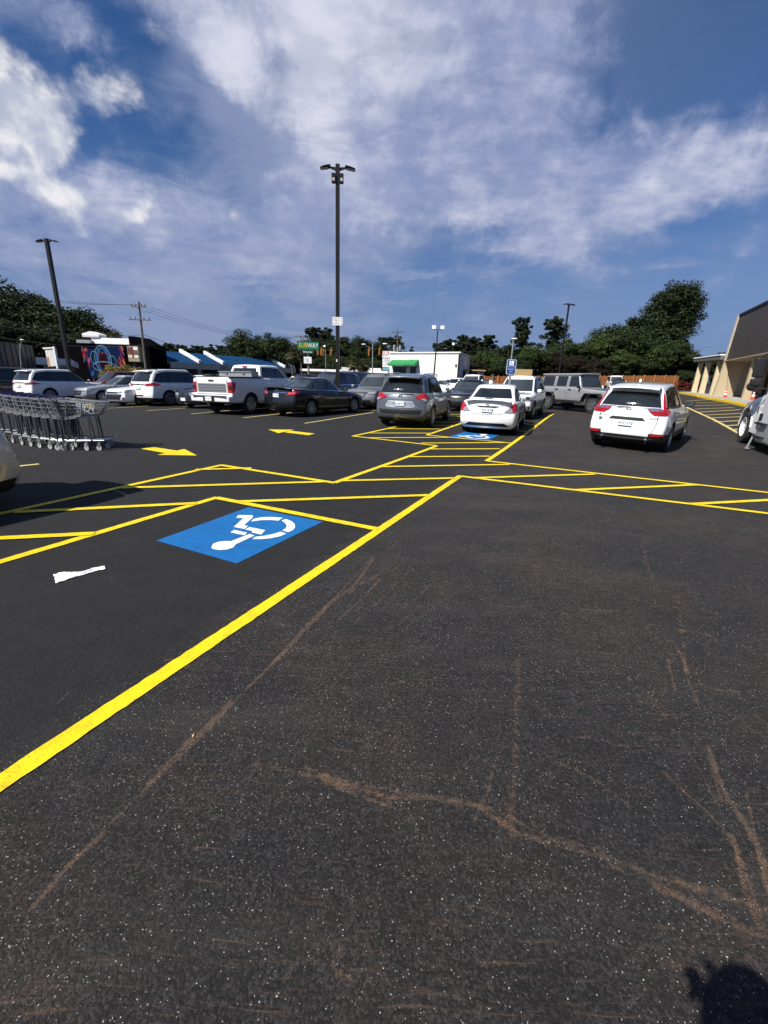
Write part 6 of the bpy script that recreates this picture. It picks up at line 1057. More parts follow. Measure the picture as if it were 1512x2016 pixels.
# tan checker sign by the mural and the bare white board
Y = 58; u = Y*0.954/840*1.08; c = at(266.5, 697, Y); b = base(268, Y); r = empty('shop_sign', b, 0, 'tan pylon sign with a dark red cross and blank panels beside the mural', 'sign'); m = MB(); m.box(c-b, (20*u, 0.9, 26*u)); m.build('sign_box', mat('sign_tan', (0.30, 0.24, 0.15), 0.7), r); m = MB(); m.box((0, 0, (c.z-b.z)/2), (0.3, 0.3, c.z-b.z)); m.build('post', TRIM, r)
for i, (dx, dz, w_, h_, m_) in enumerate(((-6, 8, 7, 6, mat('panel_brown', (0.12, 0.05, 0.035))), (5, 9, 8, 5, SIGNW), (-6, 2, 7, 5, mat('panel_brown')), (5, 2, 8, 6, mat('panel_gray', (0.12, 0.10, 0.08))), (-6, -4.5, 7, 5, mat('panel_cream', (0.62, 0.55, 0.40))), (5, -4.5, 8, 5, mat('panel_white2', (0.70, 0.68, 0.62))))): m = MB(); m.box(c-b+Vector((dx*u*0.95, -0.47, dz*u)), (w_*u, 0.04, h_*u)); m.build('sign_panel', m_, r)
m = MB(); m.box(c-b+Vector((-0.5*u, -0.49, 3*u)), (2.2*u, 0.06, 18*u)); m.build('red_cross_bar', mat('cross_red', (0.22, 0.02, 0.02)), r)
Y = 41; b = base(108, Y); r = empty('blank_sign', b, 0, 'blank white board with rust stains standing left of the second lamp post', 'sign'); P = [at(88, 687, Y), at(107, 685.5, Y), at(113.5, 720, Y), at(95, 722, Y)]
m = MB(); m.prism([p-b for p in P], (0, 0.25, 0)); bd = m.build('board', mat('old_white_board', (0.66, 0.64, 0.60), 0.8, var=0.15, scale=2), r); m = MB(); q = [P[0].lerp(P[3], 0.45), P[0].lerp(P[3], 0.45)+(P[1]-P[0])*0.25, P[3]+(P[2]-P[3])*0.25, P[3]]; m.poly([p-b+Vector((0, -0.008, 0)) for p in q]); m.build('rust_stain', mat('rust_stain', (0.40, 0.24, 0.13), 0.9, var=0.3), bd)
m = MB(); m.bar(at(85, 686, Y)-b, at(108, 684.5, Y)-b, 0.12); m.bar(at(106, 682, Y)-b, Vector((0.3, 0.15, 0)), 0.14); m.build('frame', SIGNW, r)
# utility poles and their wires
UG = 'wooden utility poles along the road'
def utility_pole(pxb, pxt, pyt, Y, label, arms, xf=()):
    b = base(pxb, Y); p = at(pxt, pyt, Y)-b; r = empty('utility_pole', b, 0, label, 'utility pole', UG); m = MB(); m.tube([(0, 0, 0), p], [0.15, 0.10], 8); m.build('pole', WOODP, r, smooth=40)
    for dz, w_ in arms:
        q = p*(1-dz/p.z); m = MB(); m.bar(q+Vector((-w_/2, -0.15, 0)), q+Vector((w_/2, -0.15, 0)), 0.10); [m.tube([q+Vector((x, -0.15, 0.05)), q+Vector((x, -0.15, 0.28))], 0.05, 6) for x in (-w_*0.45, -w_*0.2, w_*0.2, w_*0.45)]; m.build('cross_arm', WOODP, r)
    for dz, dx in xf: q = p*(1-dz/p.z); m = MB(); m.lathe([(0.001, -0.5), (0.26, -0.5), (0.26, 0.45), (0.2, 0.5), (0.001, 0.5)], 12, 'Z', q+Vector((dx, 0, 0))); m.build('transformer', GALV, r, smooth=40)
    return b+p
u1 = utility_pole(289, 273, 594, 50, 'tall utility pole with two cross arms behind the mural building', ((0.5, 1.6), (1.8, 2.3))); u2 = utility_pole(594, 592, 659, 105, 'distant utility pole with two cross arms above the green sandwich shop sign', ((0.4, 3.0), (1.4, 2.4)))
u3 = utility_pole(781.5, 783, 648, 84, 'utility pole with transformers left of the white block building', ((0.6, 2.2), (1.6, 1.6)), ((3.2, -0.55), (3.2, 0.55), (3.6, 0.1)))
WM = mat('wire_black', (0.01, 0.01, 0.012), 0.6)
def wire(a, b, sag, label, r_=0.022, n=20):
    m = MB(); m.tube([a.lerp(b, k/n)-Vector((0, 0, sag*4*(k/n)*(1-k/n))) for k in range(n+1)], r_*0.6, 4); return tag(m.build('power_line', WM), label, 'power line', 'power lines between the utility poles')
for k, (dy, px, py) in enumerate(((0, 60, 571), (0.4, 60, 576), (0.8, 60, 580))):
    wire(at(px-160, py-16, 44), u1+Vector((0.7-0.7*k, 0, -0.3)), 0.5, ('upper', 'middle', 'lower')[k]+' of three thin power lines running left from the tall utility pole', 0.018)
    wire(u1+Vector((0.7-0.7*k, 0, -0.3-0.1*k)), u2+Vector((1.2-1.2*k, 0, -0.3)), 1.6, ('right', 'middle', 'left')[k]+'most thin power line from the tall utility pole to the distant one', 0.022)
    wire(u2+Vector((1.2-1.2*k, 0, -0.3)), u3+Vector((0.9-0.9*k, 0, -0.5)), 1.2, ('right', 'middle', 'left')[k]+'most thin power line from the distant pole to the transformer pole', 0.022)
low = u1+Vector((0.2, 0, 0))-(u1-base(289, 50))*0.36
wire(at(-60, 628, 46), low, 0.7, 'thick low cable reaching the tall utility pole from the left', 0.03); wire(low, at(520, 708, 104), 1.2, 'thick low cable from the tall utility pole past the blue roofs', 0.04); wire(at(-60, 652, 46), low-Vector((0, 0, 1.0)), 0.7, 'lowest cable reaching the tall utility pole from the left', 0.025); wire(low-Vector((0, 0, 1.0)), at(520, 712, 104), 1.2, 'lowest cable from the tall utility pole past the blue roofs', 0.03)
wire(u3-Vector((0, 0, 2.6)), at(1010, 690, 70), 0.6, 'power line from the transformer pole towards the right hand trees', 0.03); wire(at(866, 651, 46), at(960, 700, 66), 0.4, 'thin cable falling right from the twin flood light pole', 0.02)
wire(at(1350, 682, 90), at(1440, 674, 70), 0.5, 'thin power line behind the mansard roofed store', 0.02); wire(at(1340, 722, 90), at(1436, 688, 66), 0.8, 'slanting power line behind the mansard roofed store', 0.02)
# ------------------------------------------------------------------ buildings
WB = mat('white_block_wall', (0.70, 0.69, 0.66), 0.85)
def block_wall(name, c1, c2, mortar, sx, sy, bump=0.4, rot=0):
    m = mat(name, c1, 0.85); t = NT(m.node_tree); p = t.n('ShaderNodeBsdfPrincipled'); o = t.n('ShaderNodeOutputMaterial'); t.nt.links.new(p.outputs[0], o.inputs[0]); tc = t.n('ShaderNodeTexCoord').outputs['Object']
    sep = t.n('ShaderNodeSeparateXYZ', ins={0: tc}).outputs; uv = t.n('ShaderNodeCombineXYZ', ins={0: t.math('ADD', sep[0], t.math('MULTIPLY', sep[1], 0.7)), 1: sep[2], 2: 0.0}).outputs[0]
    b = t.n('ShaderNodeTexBrick', ins={'Vector': uv, 'Color1': (*c1, 1), 'Color2': (*c2, 1), 'Mortar': (*mortar, 1), 'Scale': 1.0, 'Mortar Size': 0.018, 'Brick Width': sx, 'Row Height': sy})
    n = t.noise(tc, 1.2, 5, 0.6); c = t.mix(t.math('MULTIPLY', t.mr(n, 0.45, 0.8), 0.35), b.outputs[0], tuple(q*0.6 for q in c1)); t.nt.links.new(c, p.inputs['Base Color']); p.inputs['Roughness'].default_value = 0.9
    bp = t.n('ShaderNodeBump', ins={'Strength': bump, 'Distance': 0.02, 'Height': t.math('ADD', b.outputs[1], t.math('MULTIPLY', t.noise(tc, 14, 4), -0.6))}); bp.invert = True; t.nt.links.new(bp.outputs[0], p.inputs['Normal']); return m
WB = block_wall('painted_block', (0.72, 0.71, 0.68), (0.66, 0.65, 0.62), (0.62, 0.61, 0.58), 0.4, 0.2); BRK = block_wall('pink_brick', (0.42, 0.24, 0.18), (0.36, 0.20, 0.15), (0.42, 0.34, 0.28), 0.22, 0.075); CRM = block_wall('cream_brick', (0.50, 0.40, 0.24), (0.44, 0.34, 0.20), (0.40, 0.33, 0.22), 0.2, 0.068, 0.25)
BLKW = mat('black_wall', (0.0025, 0.0025, 0.003), 1.0, spec=0.03); GAWN = mat('green_awning', (0.01, 0.20, 0.05), 0.6); STORE = mat('dark_storefront', (0.010, 0.011, 0.012), 0.15, spec=0.5); WTRIM = mat('white_trim', (0.72, 0.71, 0.69), 0.7, var=0.05); ROOFG = mat('roof_gray', (0.30, 0.30, 0.29), 0.9)
def prism_h(mb, foot, z0, z1, mi=0): mb.prism([(p[0], p[1], z0) for p in foot], (0, 0, z1-z0), mi)
def wall_panel(mb, a, b, t0, t1, z0, z1, out, off=0.03, th=0.04, mi=0):      # a slab on the wall from a to b between fractions t0..t1
    a = Vector((a[0], a[1], 0)); b = Vector((b[0], b[1], 0)); n = Vector(out).normalized(); p = a.lerp(b, t0)+n*off; q = a.lerp(b, t1)+n*off
    mb.prism([(p.x, p.y, z0), (q.x, q.y, z0), (q.x, q.y, z1), (p.x, p.y, z1)], n*th, mi)
def out_n(a, b): d = Vector((b[0]-a[0], b[1]-a[1], 0)).normalized(); n = Vector((d.y, -d.x, 0)); return n if n.dot(Vector((-a[0], -a[1], 0))) > 0 else -n
# white painted block building with green awnings
A_, B_, D_ = at(768, 698, 66), at(905, 697, 60), at(925.5, 706, 70.5); C_ = A_+(D_-B_); z0 = 0.0; zr = 5.15
r = empty('block_building', (A_.x, A_.y, 0), 0, 'low white painted block building with two green awnings beyond the parked cars', 'building')
m = MB(); prism_h(m, [A_, B_, D_, C_], z0, zr); m.build('wall', WB, r, world=True); n1 = out_n(A_, B_); n2 = out_n(B_, D_); n2 = n2 if n2.dot(B_-A_) > 0 else -n2
m = MB(); wall_panel(m, A_, B_, -0.01, 1.003, zr-0.02, zr+0.14, n1, -0.05, 0.2); wall_panel(m, B_, D_, 0.0, 1.01, zr-0.02, zr+0.14, n2, -0.05, 0.2); m.build('parapet_cap', WTRIM, r, world=True)
m = MB(); m.box(((A_.x+D_.x)/2, (A_.y+D_.y)/2, zr-0.3), (4, 4, 0.1)); m.build('roof', ROOFG, r, world=True)
def frac(px): return (at(px, 740, 63).x-A_.x)/(B_.x-A_.x)
for x0, x1, zt in ((771, 804, 4.25), (805.5, 824, 4.3)):
    f0, f1 = frac(x0)*0.97, frac(x1)*0.985; p, q = A_.lerp(B_, f0), A_.lerp(B_, f1); p.z = q.z = 0; m = MB(); o_ = n1*1.1
    m.add([p+Vector((0, 0, zt)), q+Vector((0, 0, zt)), q+o_+Vector((0, 0, zt-0.62)), p+o_+Vector((0, 0, zt-0.62)), q+o_+Vector((0, 0, zt-0.85)), p+o_+Vector((0, 0, zt-0.85)), p+Vector((0, 0, zt-0.85)), q+Vector((0, 0, zt-0.85))], [(0, 1, 2, 3), (3, 2, 4, 5), (0, 3, 5, 6), (1, 7, 4, 2)]); m.build('awning', GAWN, r, world=True)
    m = MB(); wall_panel(m, A_, B_, f0+0.03, f1-0.03, 1.2, zt-1.0, n1); m.build('window', STORE, r, world=True)
m = MB(); q = B_+n1*0.12+n2*0.02; m.tube([(q.x, q.y, 0), (q.x, q.y, zr-0.2)], 0.10, 6); m.build('downpipe', TRIM, r, world=True)
m = MB(); wall_panel(m, A_, B_, 0.955, 0.975, 3.4, 3.75, n1); m.build('wall_lamp', TRIM, r, world=True)
m = MB(); p = B_.lerp(D_, 0.55)+n2*1.2; m.box((p.x, p.y, 3.15), (3.0, 3.4, 0.16)); m.build('porch_roof', mat('raw_wood', (0.42, 0.28, 0.14), 0.8), r, world=True); m = MB(); m.box((p.x+0.9, p.y-0.6, 1.5), (0.9, 1.5, 3.0)); m.build('cold_box', GALV, r, world=True); m = MB(); wall_panel(m, B_, D_, 0.42, 0.56, 0.2, 2.9, n2); wall_panel(m, B_, D_, 0.18, 0.26, 1.2, 2.2, n2); m.build('door', STORE, r, world=True)
# low brick shops across the road
a, b = at(596, 735, 108), at(768, 740, 100); z = at(640, 727, 105).z; r = empty('brick_shops', (a.x, a.y, 0), 0, 'long low pink brick shops with a white fascia across the road, centre', 'building'); n = out_n(a, b)
m = MB(); prism_h(m, [a, b, b+Vector((2, 12, 0)), a+Vector((2, 12, 0))], 0, z-0.5); m.build('wall', BRK, r, world=True); m = MB(); prism_h(m, [a+n*1.0, b+n*1.0, b+Vector((2, 12, 0)), a+Vector((2, 12, 0))], z-0.5, z); m.build('fascia', WTRIM, r, world=True)
for i, (t0, t1, m_) in enumerate(((0.27, 0.31, STORE), (0.33, 0.42, SIGNW), (0.36, 0.40, STORE), (0.46, 0.54, SIGNW), (0.60, 0.68, GALV), (0.70, 0.78, STORE), (0.82, 0.94, WTRIM))): m = MB(); wall_panel(m, a, b, t0, t1, 0.2, z-0.9-(0.2 if i % 2 else 0), n, 0.03+0.05*(i == 2)); m.build('window', m_, r, world=True)
p = at(712, 722, 104); m = MB(); m.box((p.x, p.y, 2.0), (9, 3, 3.6)); r2 = tag(m.build('white_shed', WTRIM), 'white box shaped store front behind the palm trees', 'building')
# shops with blue metal roofs
BR = mat('blue_metal_roof', (0.010, 0.050, 0.130), 1.0, 0.0, spec=0.03, var=0.06, scale=0.6)
z_t, z_e = 5.15, 3.2; a, b = at(318, 712, 80), at(566, 722, 108); a.z = b.z = 0; n = out_n(a, b); r = empty('strip_shops', (a.x, a.y, 0), 0, 'row of shops under blue sloping metal roofs across the road on the left', 'building'); bk = -n*7
m = MB(); prism_h(m, [a, b, b+bk, a+bk], 0, z_e-0.6); m.build('wall', mat('shop_wall', (0.10, 0.095, 0.09), 0.8, var=0.2), r, world=True)
m = MB(); f0, f1 = a+n*2.6, b+n*2.6; m.add([f0+Vector((0, 0, z_e)), f1+Vector((0, 0, z_e)), b+bk*0.4+Vector((0, 0, z_t)), a+bk*0.4+Vector((0, 0, z_t)), a+bk+Vector((0, 0, z_t)), b+bk+Vector((0, 0, z_t))], [(0, 1, 2, 3), (3, 2, 5, 4)]); m.build('roof', BR, r, world=True)
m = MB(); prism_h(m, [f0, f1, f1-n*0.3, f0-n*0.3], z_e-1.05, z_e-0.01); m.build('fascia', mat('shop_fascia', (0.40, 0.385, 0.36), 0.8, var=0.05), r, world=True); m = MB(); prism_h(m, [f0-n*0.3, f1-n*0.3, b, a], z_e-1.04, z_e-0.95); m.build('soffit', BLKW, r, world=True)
for px in (370, 416, 542, 560):
    t = min(1.0, max(0, (at(px, 740, 93).x-at(318, 740, 93).x)/(at(566, 740, 93).x-at(318, 740, 93).x))); t = t*0.80/(1-0.20*t) if t < 1 else t; p = f0.lerp(f1, t); q = (a+bk*0.4).lerp(b+bk*0.4, t); dd = (b-a).normalized()*0.55
    m = MB(); m.prism([p+Vector((0, 0, z_e-0.1)), p+Vector((0, 0, z_e+0.55)), q+Vector((0, 0, z_t+0.6)), q+Vector((0, 0, z_t-0.1))], dd); m.build('parapet', WTRIM, r, world=True); m = MB(); m.box(p+Vector((0, 0, (z_e-1)/2)), (0.5, 0.5, z_e-1)); m.build('column', mat('column_gray', (0.26, 0.26, 0.25), 0.8), r, world=True)
for t in (0.08, 0.16, 0.3, 0.5, 0.62, 0.75, 0.9): m = MB(); wall_panel(m, a, b, t-0.03, t+0.03, 0.3, z_e-1.0, n); m.build('shop_window', STORE, r, world=True)
m = MB(); wall_panel(m, f0, f1, 0.33, 0.38, z_e-0.85, z_e-0.3, n, 0.02); m.build('sign_panel', mat('panel_gray2', (0.2, 0.2, 0.19)), r, world=True)
# black building with the mural
z_w = 5.6; a, b = at(108, 700, 76.0), at(296, 705, 75.0); a.z = b.z = 0; n = out_n(a, b); r = empty('mural_building', (a.x, a.y, 0), 0, 'black walled building with a painted mural and white upper wall on the left', 'building'); bk = -n*5
m = MB(); prism_h(m, [a, b, b+bk, a+bk], -1.5, z_w); m.build('wall', BLKW, r, world=True)
p0, p1 = a.lerp(b, 0.40)+bk*0.05, a.lerp(b, 0.84)+bk*0.05; m = MB(); prism_h(m, [p0, p1, p1+bk*0.8, p0+bk*0.8], z_w, z_w+0.95); m.build('upper_wall', mat('bright_white', (0.78, 0.78, 0.77), 0.7), r, world=True)
m = MB(); m.prism([b+bk*0+Vector((0, 0, z_w)), a.lerp(b, 0.86)+Vector((0, 0, z_w+1.3)), a.lerp(b, 0.80)+Vector((0, 0, z_w+1.3)), a.lerp(b, 0.80)+Vector((0, 0, z_w))], bk*0.9); m.build('gable', BLKW, r, world=True)
m = MB(); [m.box((*a.lerp(b, t).xy, z_w+0.25), (1.6, 1.2, 0.5)) for t in (0.33, 0.37)]; m.build('roof_unit', GALV, r, world=True); m = MB(); p = a.lerp(b, 0.40); m.prism([(p.x-1.2, p.y, z_w+1.0), (p.x+1.6, p.y, z_w+1.0), (p.x+1.6, p.y, z_w+1.5), (p.x+0.2, p.y, z_w+1.9), (p.x-1.2, p.y, z_w+1.5)], (0, 2, 0)); m.build('roof_vent', SIGNW, r, world=True)
dr = (b-a).normalized(); mu0, mu1 = 0.30, 0.74; mat_m = [mat('mural_'+k, tuple(q_*0.6 for q_ in c), 1.0, spec=0.05) for k, c in (('navy', (0.008, 0.022, 0.085)), ('blue', (0.03, 0.12, 0.30)), ('cyan', (0.18, 0.34, 0.45)), ('crimson', (0.28, 0.02, 0.05)), ('orange', (0.50, 0.16, 0.05)), ('purple', (0.12, 0.04, 0.20)), ('pink', (0.42, 0.12, 0.20)), ('dark', (0.03, 0.006, 0.015)))]
mo = a.lerp(b, mu0)+n*0.05; ML = (b-a).length*(mu1-mu0); MH = z_w-0.3
def M3(u, v, o=0.0): return mo+dr*(u*ML)+n*(0.02+o)+Vector((0, 0, 0.1+v*MH))
mr = empty('mural', (a.x, a.y, 0)); mr.parent = r; mr.location = (0, 0, 0)
def mural(pts, i, o): m = MB(); m.prism([M3(u, v, o)-Vector((a.x, a.y, 0)) for u, v in pts], n*0.012); m.build('painted_shape', mat_m[i], mr)
mural([(0.12, 0), (0.88, 0), (0.95, 0.5), (0.92, 1), (0.10, 1), (0.06, 0.5)], 0, 0)
rn = random.Random(9)
for sd in (0, 1):
    for k in range(16):
        u = rn.uniform(0.0, 0.15); v = rn.uniform(0.12, 0.95); w_ = rn.uniform(0.025, 0.05); l = rn.uniform(0.14, 0.26); c = rn.choice((3, 4, 5, 6, 6, 4, 1, 5)); an = rn.uniform(0.2, 0.9); u += 0.10*(1-v) if v < 0.5 else 0
        pts = [(u+q[0]*w_*math.cos(an)-q[1]*l*math.sin(an)*0.25, v+q[0]*w_*math.sin(an)*1.6-q[1]*l) for q in ((0, -0.5), (1, -0.1), (0.7, 0.35), (0, 0.5), (-0.7, 0.3), (-1, -0.1))]; pts = [(max(0, p_[0]), min(1, max(0, p_[1]))) for p_ in pts]
        mural([(1-p_[0], p_[1]) for p_ in pts] if sd else pts, c, 0.015+0.003*k+0.05*sd)
def ring(cu, cv, ru, rv, w_, i, o, a0=0, a1=360, n_=28): mural([(cu+ru*math.cos(R_(a0+(a1-a0)*k/n_)), cv+rv*math.sin(R_(a0+(a1-a0)*k/n_))) for k in range(n_+1)]+[(cu+(ru-w_)*math.cos(R_(a0+(a1-a0)*k/n_)), cv+(rv-w_*2.3)*math.sin(R_(a0+(a1-a0)*k/n_))) for k in range(n_, -1, -1)], i, o)
ring(0.48, 0.58, 0.19, 0.40, 0.19, 1, 0.02); [mural([(0.32+0.02*k, 0.42+0.13*k), (0.64-0.02*k, 0.42+0.13*k), (0.64-0.02*k, 0.47+0.13*k), (0.32+0.02*k, 0.47+0.13*k)], 3, 0.04) for k in range(3)]
mural([(0.40, 0.30), (0.56, 0.30), (0.60, 0.50), (0.55, 0.72), (0.50, 0.88), (0.46, 0.88), (0.41, 0.72), (0.37, 0.50)], 7, 0.06); ring(0.48, 0.58, 0.20, 0.42, 0.012, 2, 0.08); ring(0.48, 0.36, 0.27, 0.16, 0.012, 2, 0.09); ring(0.28, 0.62, 0.09, 0.20, 0.010, 2, 0.10); ring(0.70, 0.50, 0.09, 0.20, 0.010, 2, 0.10); [mural([(0.30+0.06*k, 0.0), (0.315+0.06*k, 0.0), (0.36+0.04*k, 0.22), (0.35+0.04*k, 0.22)], 1, 0.11) for k in range(6)]
mural([(0.47, 0.74), (0.50, 0.74), (0.495, 0.80), (0.475, 0.80)], 4, 0.09)
# gray metal warehouse at the left edge
a, b = at(-60, 715, 50), at(71, 713, 66); z = at(0, 672, 57).z; a.z = b.z = 0; n = out_n(a, b); r = empty('warehouse', (a.x, a.y, 0), 0, 'gray metal warehouse with dark vertical seams at the left edge', 'building')
m = MB(); prism_h(m, [a, b, b-n*12, a-n*12], -1.5, z); m.build('wall', mat('warehouse_gray', (0.085, 0.08, 0.072), 0.7, var=0.15), r, world=True)
for t in (0.30, 0.42, 0.50, 0.60, 0.68, 0.76, 0.84, 0.92, 0.985): m = MB(); wall_panel(m, a, b, t-0.002, t+0.002, 0.8, z-0.1, n); m.build('seam', BLKW, r, world=True)
m = MB(); wall_panel(m, a, b, 0, 1, -1.5, 0.9, n, 0.02); m.build('brick_base', mat('brown_base', (0.05, 0.025, 0.018), 0.9), r, world=True); m = MB(); wall_panel(m, a, b, 0.70, 0.72, 1.9, 2.6, n, 0.05); m.build('notice', SIGNW, r, world=True)
street_light(39, 39, 676, 48, 43, 669, 'thin pole with a small white lamp head in front of the warehouse', 0.5)
m = MB(); p, q = at(69, 703, 60), at(91, 709, 66); m.prism([(p.x, p.y, p.z), (q.x, q.y, q.z-0.2), (q.x, q.y, q.z-1.0), (p.x, p.y, p.z-0.9)], (0.5, 6, 0)); m.prism([(p.x+0.5, p.y+0.5, -1), (q.x, q.y+0.5, -1), (q.x, q.y+0.5, q.z-1.0), (p.x+0.5, p.y+0.5, p.z-0.9)], (0.5, 4, 0), 1); tag(m.build('garage', [SIGNW, mat('tan_wall', (0.22, 0.18, 0.11))]), 'small tan building with a white roof edge between the warehouse and the blank board', 'building')
# ------------------------------------------------------------------ store on the right with its tall mansard
AZ = R_(24.6); D1 = Vector((math.sin(AZ), math.cos(AZ), 0)); N1 = Vector((-math.cos(AZ), math.sin(AZ), 0)); PB = base(1423, 37.0); GZ = PB.z
def S3(s, o, z): return PB+D1*s+N1*o+Vector((0, 0, z))      # s: along the front (away from the camera), o: out from the wall, z above ground
def zof(px, py): return at(px, py, PB.y).z-GZ
r = empty('store', PB, 0, 'cream brick store with a tall dark ribbed mansard at the right edge', 'building'); zt, zb_ = zof(1453, 622), zof(1431, 710)
MANS = mat('bronze_ribbed_metal', (0.036, 0.031, 0.028), 0.5, 0.2, var=0.1); 
m = MB(); nR = 64; L_ = 30.0
for k in range(nR*2):
    s0, s1 = -L_*k/(nR*2), -L_*(k+1)/(nR*2); o = 0.0 if k % 2 else 0.09; m.prism([S3(s0, o, zb_), S3(s1, o, zb_), S3(s1, o-0.15, zt), S3(s0, o-0.15, zt)], -N1*0.25)
m.build('mansard', MANS, r, world=True)
m = MB(); m.prism([S3(0.35, 0.2, zb_-0.05), S3(-L_, 0.2, zb_-0.05), S3(-L_, -3.2, zb_-0.05), S3(0.35, -3.2, zb_-0.05)], (0, 0, 0.05)); m.build('soffit', mat('soffit_cream', (0.36, 0.29, 0.20), 0.8), r, world=True)
m = MB(); m.prism([S3(0.0, 0.0, zt), S3(-L_, 0.0, zt), S3(-L_, -0.45, zt), S3(0.0, -0.45, zt)], (0, 0, 0.14)); m.build('top_cap', TRIM, r, world=True)
m = MB(); m.prism([S3(0.02, 0.16, zb_), S3(0.40, 0.16, zb_), S3(0.40, 0.02, zt+0.1), S3(0.02, 0.02, zt+0.1)], -N1*3.0); m.build('end_wall', mat('aged_stucco', (0.42, 0.37, 0.30), 0.9, var=0.2, scale=2), r, world=True)
m = MB(); m.add([S3(0.22, 0.17, zb_), S3(-0.22, 0.17, zb_), S3(-0.22, -0.06, zb_), S3(0.22, -0.06, zb_), S3(0.3, 0.42, -0.2), S3(-0.3, 0.42, -0.2), S3(-0.3, -0.50, -0.2), S3(0.3, -0.50, -0.2)], [(3, 2, 1, 0), (4, 5, 6, 7), (0, 1, 5, 4), (1, 2, 6, 5), (2, 3, 7, 6), (3, 0, 4, 7)]); m.build('buttress', CRM, r, world=True)
m = MB(); m.prism([S3(4.5, -3.2, -0.3), S3(-L_, -3.2, -0.3), S3(-L_, -3.2, zb_+0.02), S3(4.5, -3.2, zb_+0.02)], -N1*6); m.prism([S3(0.15, -0.55, -0.3), S3(0.15, -0.9, -0.3), S3(0.15, -1.2, zb_), S3(0.15, -0.05, zb_)], -D1*0.25); m.build('wall', CRM, r, world=True)
for s in (3.2, -2.4, -6.2, -10.5, -15, -20):
    m = MB(); m.prism([S3(s, -3.15, 0.35), S3(s-2.4, -3.15, 0.35), S3(s-2.4, -3.15, 2.45), S3(s, -3.15, 2.45)], N1*0.05); f_ = m.build('shop_window', STORE, r, world=True); m = MB(); m.prism([S3(s-1.15, -3.09, 0.35), S3(s-1.25, -3.09, 0.35), S3(s-1.25, -3.09, 2.45), S3(s-1.15, -3.09, 2.45)], N1*0.04); m.build('mullion', TRIM, r, world=True)
def column(s, o, z0_, z1_, w=0.17): m.add([S3(s+w, o+w, z1_), S3(s-w, o+w, z1_), S3(s-w, o-w, z1_), S3(s+w, o-w, z1_), S3(s+w*1.1, o+w*1.5, z0_), S3(s-w*1.1, o+w*1.5, z0_), S3(s-w*1.1, o-w*1.2, z0_), S3(s+w*1.1, o-w*1.2, z0_)], [(3, 2, 1, 0), (4, 5, 6, 7), (0, 1, 5, 4), (1, 2, 6, 5), (2, 3, 7, 6), (3, 0, 4, 7)])
for s, o in ((-0.8, -1.75), (-6.2, -0.3), (-12, -0.3), (-18, -0.3)): m = MB(); column(s, o, -0.2, zb_); m.build('column', CRM, r, world=True)
# covered walkway of the next shops further along
def proj_x(p): c = RC.T@np.array([p.x, p.y, p.z-HC]); return c[0]/c[2]*FPX+756
def S_of(px_):
    lo, hi = 0.5, 120
    for _ in range(40):
        md = (lo+hi)/2; lo, hi = (md, hi) if proj_x(S3(md, 0, 0.3)) > px_ else (lo, md)
    return lo
CRM2 = mat('cream_column', (0.56, 0.46, 0.29), 0.85, var=0.08); r = empty('covered_walkway', S3(12, 0, 0), 0, 'low covered walkway on slanted cream columns beyond the mansard roofed store', 'building')
zc_ = 3.0; SE = S_of(1362); z2 = float(T(*S3(SE, 0, 0).xy))-GZ
WS = [S_of(px_) for px_ in (1403, 1381, 1366)]
for s in WS:
    zz = float(T(*S3(s, 0, 0).xy))-GZ; m = MB(); column(s, 0, zz-0.1, zz+zc_); m.build('column', CRM2, r, world=True)
m = MB(); m.prism([S3(0.6, 0.4, zc_+0.05), S3(SE+0.6, 0.4, z2+zc_+0.2), S3(SE+0.6, 0.4, z2+zc_+0.50), S3(0.6, 0.4, zc_+0.38)], -N1*3.4); m.build('roof', mat('walkway_roof', (0.10, 0.095, 0.09), 0.7), r, world=True); m = MB(); m.prism([S3(0.6, 0.45, zc_+0.38), S3(SE+0.7, 0.45, z2+zc_+0.50), S3(SE+0.7, 0.45, z2+zc_+0.62), S3(0.6, 0.45, zc_+0.48)], -N1*3.5); m.build('roof_edge', SIGNW, r, world=True)
m = MB(); m.prism([S3(1.0, -3.0, 0), S3(16.0, -3.0, 0), S3(16.0, -3.0, zc_+0.2), S3(1.0, -3.0, zc_+0.2)], -N1*5); m.build('wall', CRM, r, world=True)
# kerbs and raised walk
YK = paint('kerb_yellow', (0.80, 0.55, 0.01), (0.62, 0.42, 0.02)); k0, k1 = base(1398, 36.5), base(1462, 23.0)
def kerb(name, pts, w, h, m_, label=None):
    m = MB()
    for a_, b_ in zip(pts[:-1], pts[1:]):
        d = (b_-a_); d.z = 0; d.normalize(); q = Vector((-d.y, d.x, 0))*w/2; n_ = 8
        for k in range(n_): p, s_ = a_.lerp(b_, k/n_), a_.lerp(b_, (k+1)/n_); za, zb2 = float(T(p.x, p.y)), float(T(s_.x, s_.y)); P4 = [p-q, p+q, s_+q, s_-q]; m.add([(v.x, v.y, z_) for v, z_ in zip(P4, (za-0.1, za-0.1, zb2-0.1, zb2-0.1))]+[(v.x, v.y, z_) for v, z_ in zip(P4, (za+h, za+h, zb2+h, zb2+h))], [(4, 5, 6, 7), (0, 1, 5, 4), (2, 3, 7, 6), (1, 2, 6, 5), (3, 0, 4, 7)])
    o = m.build(name, m_); o['kind'] = 'structure'; return o
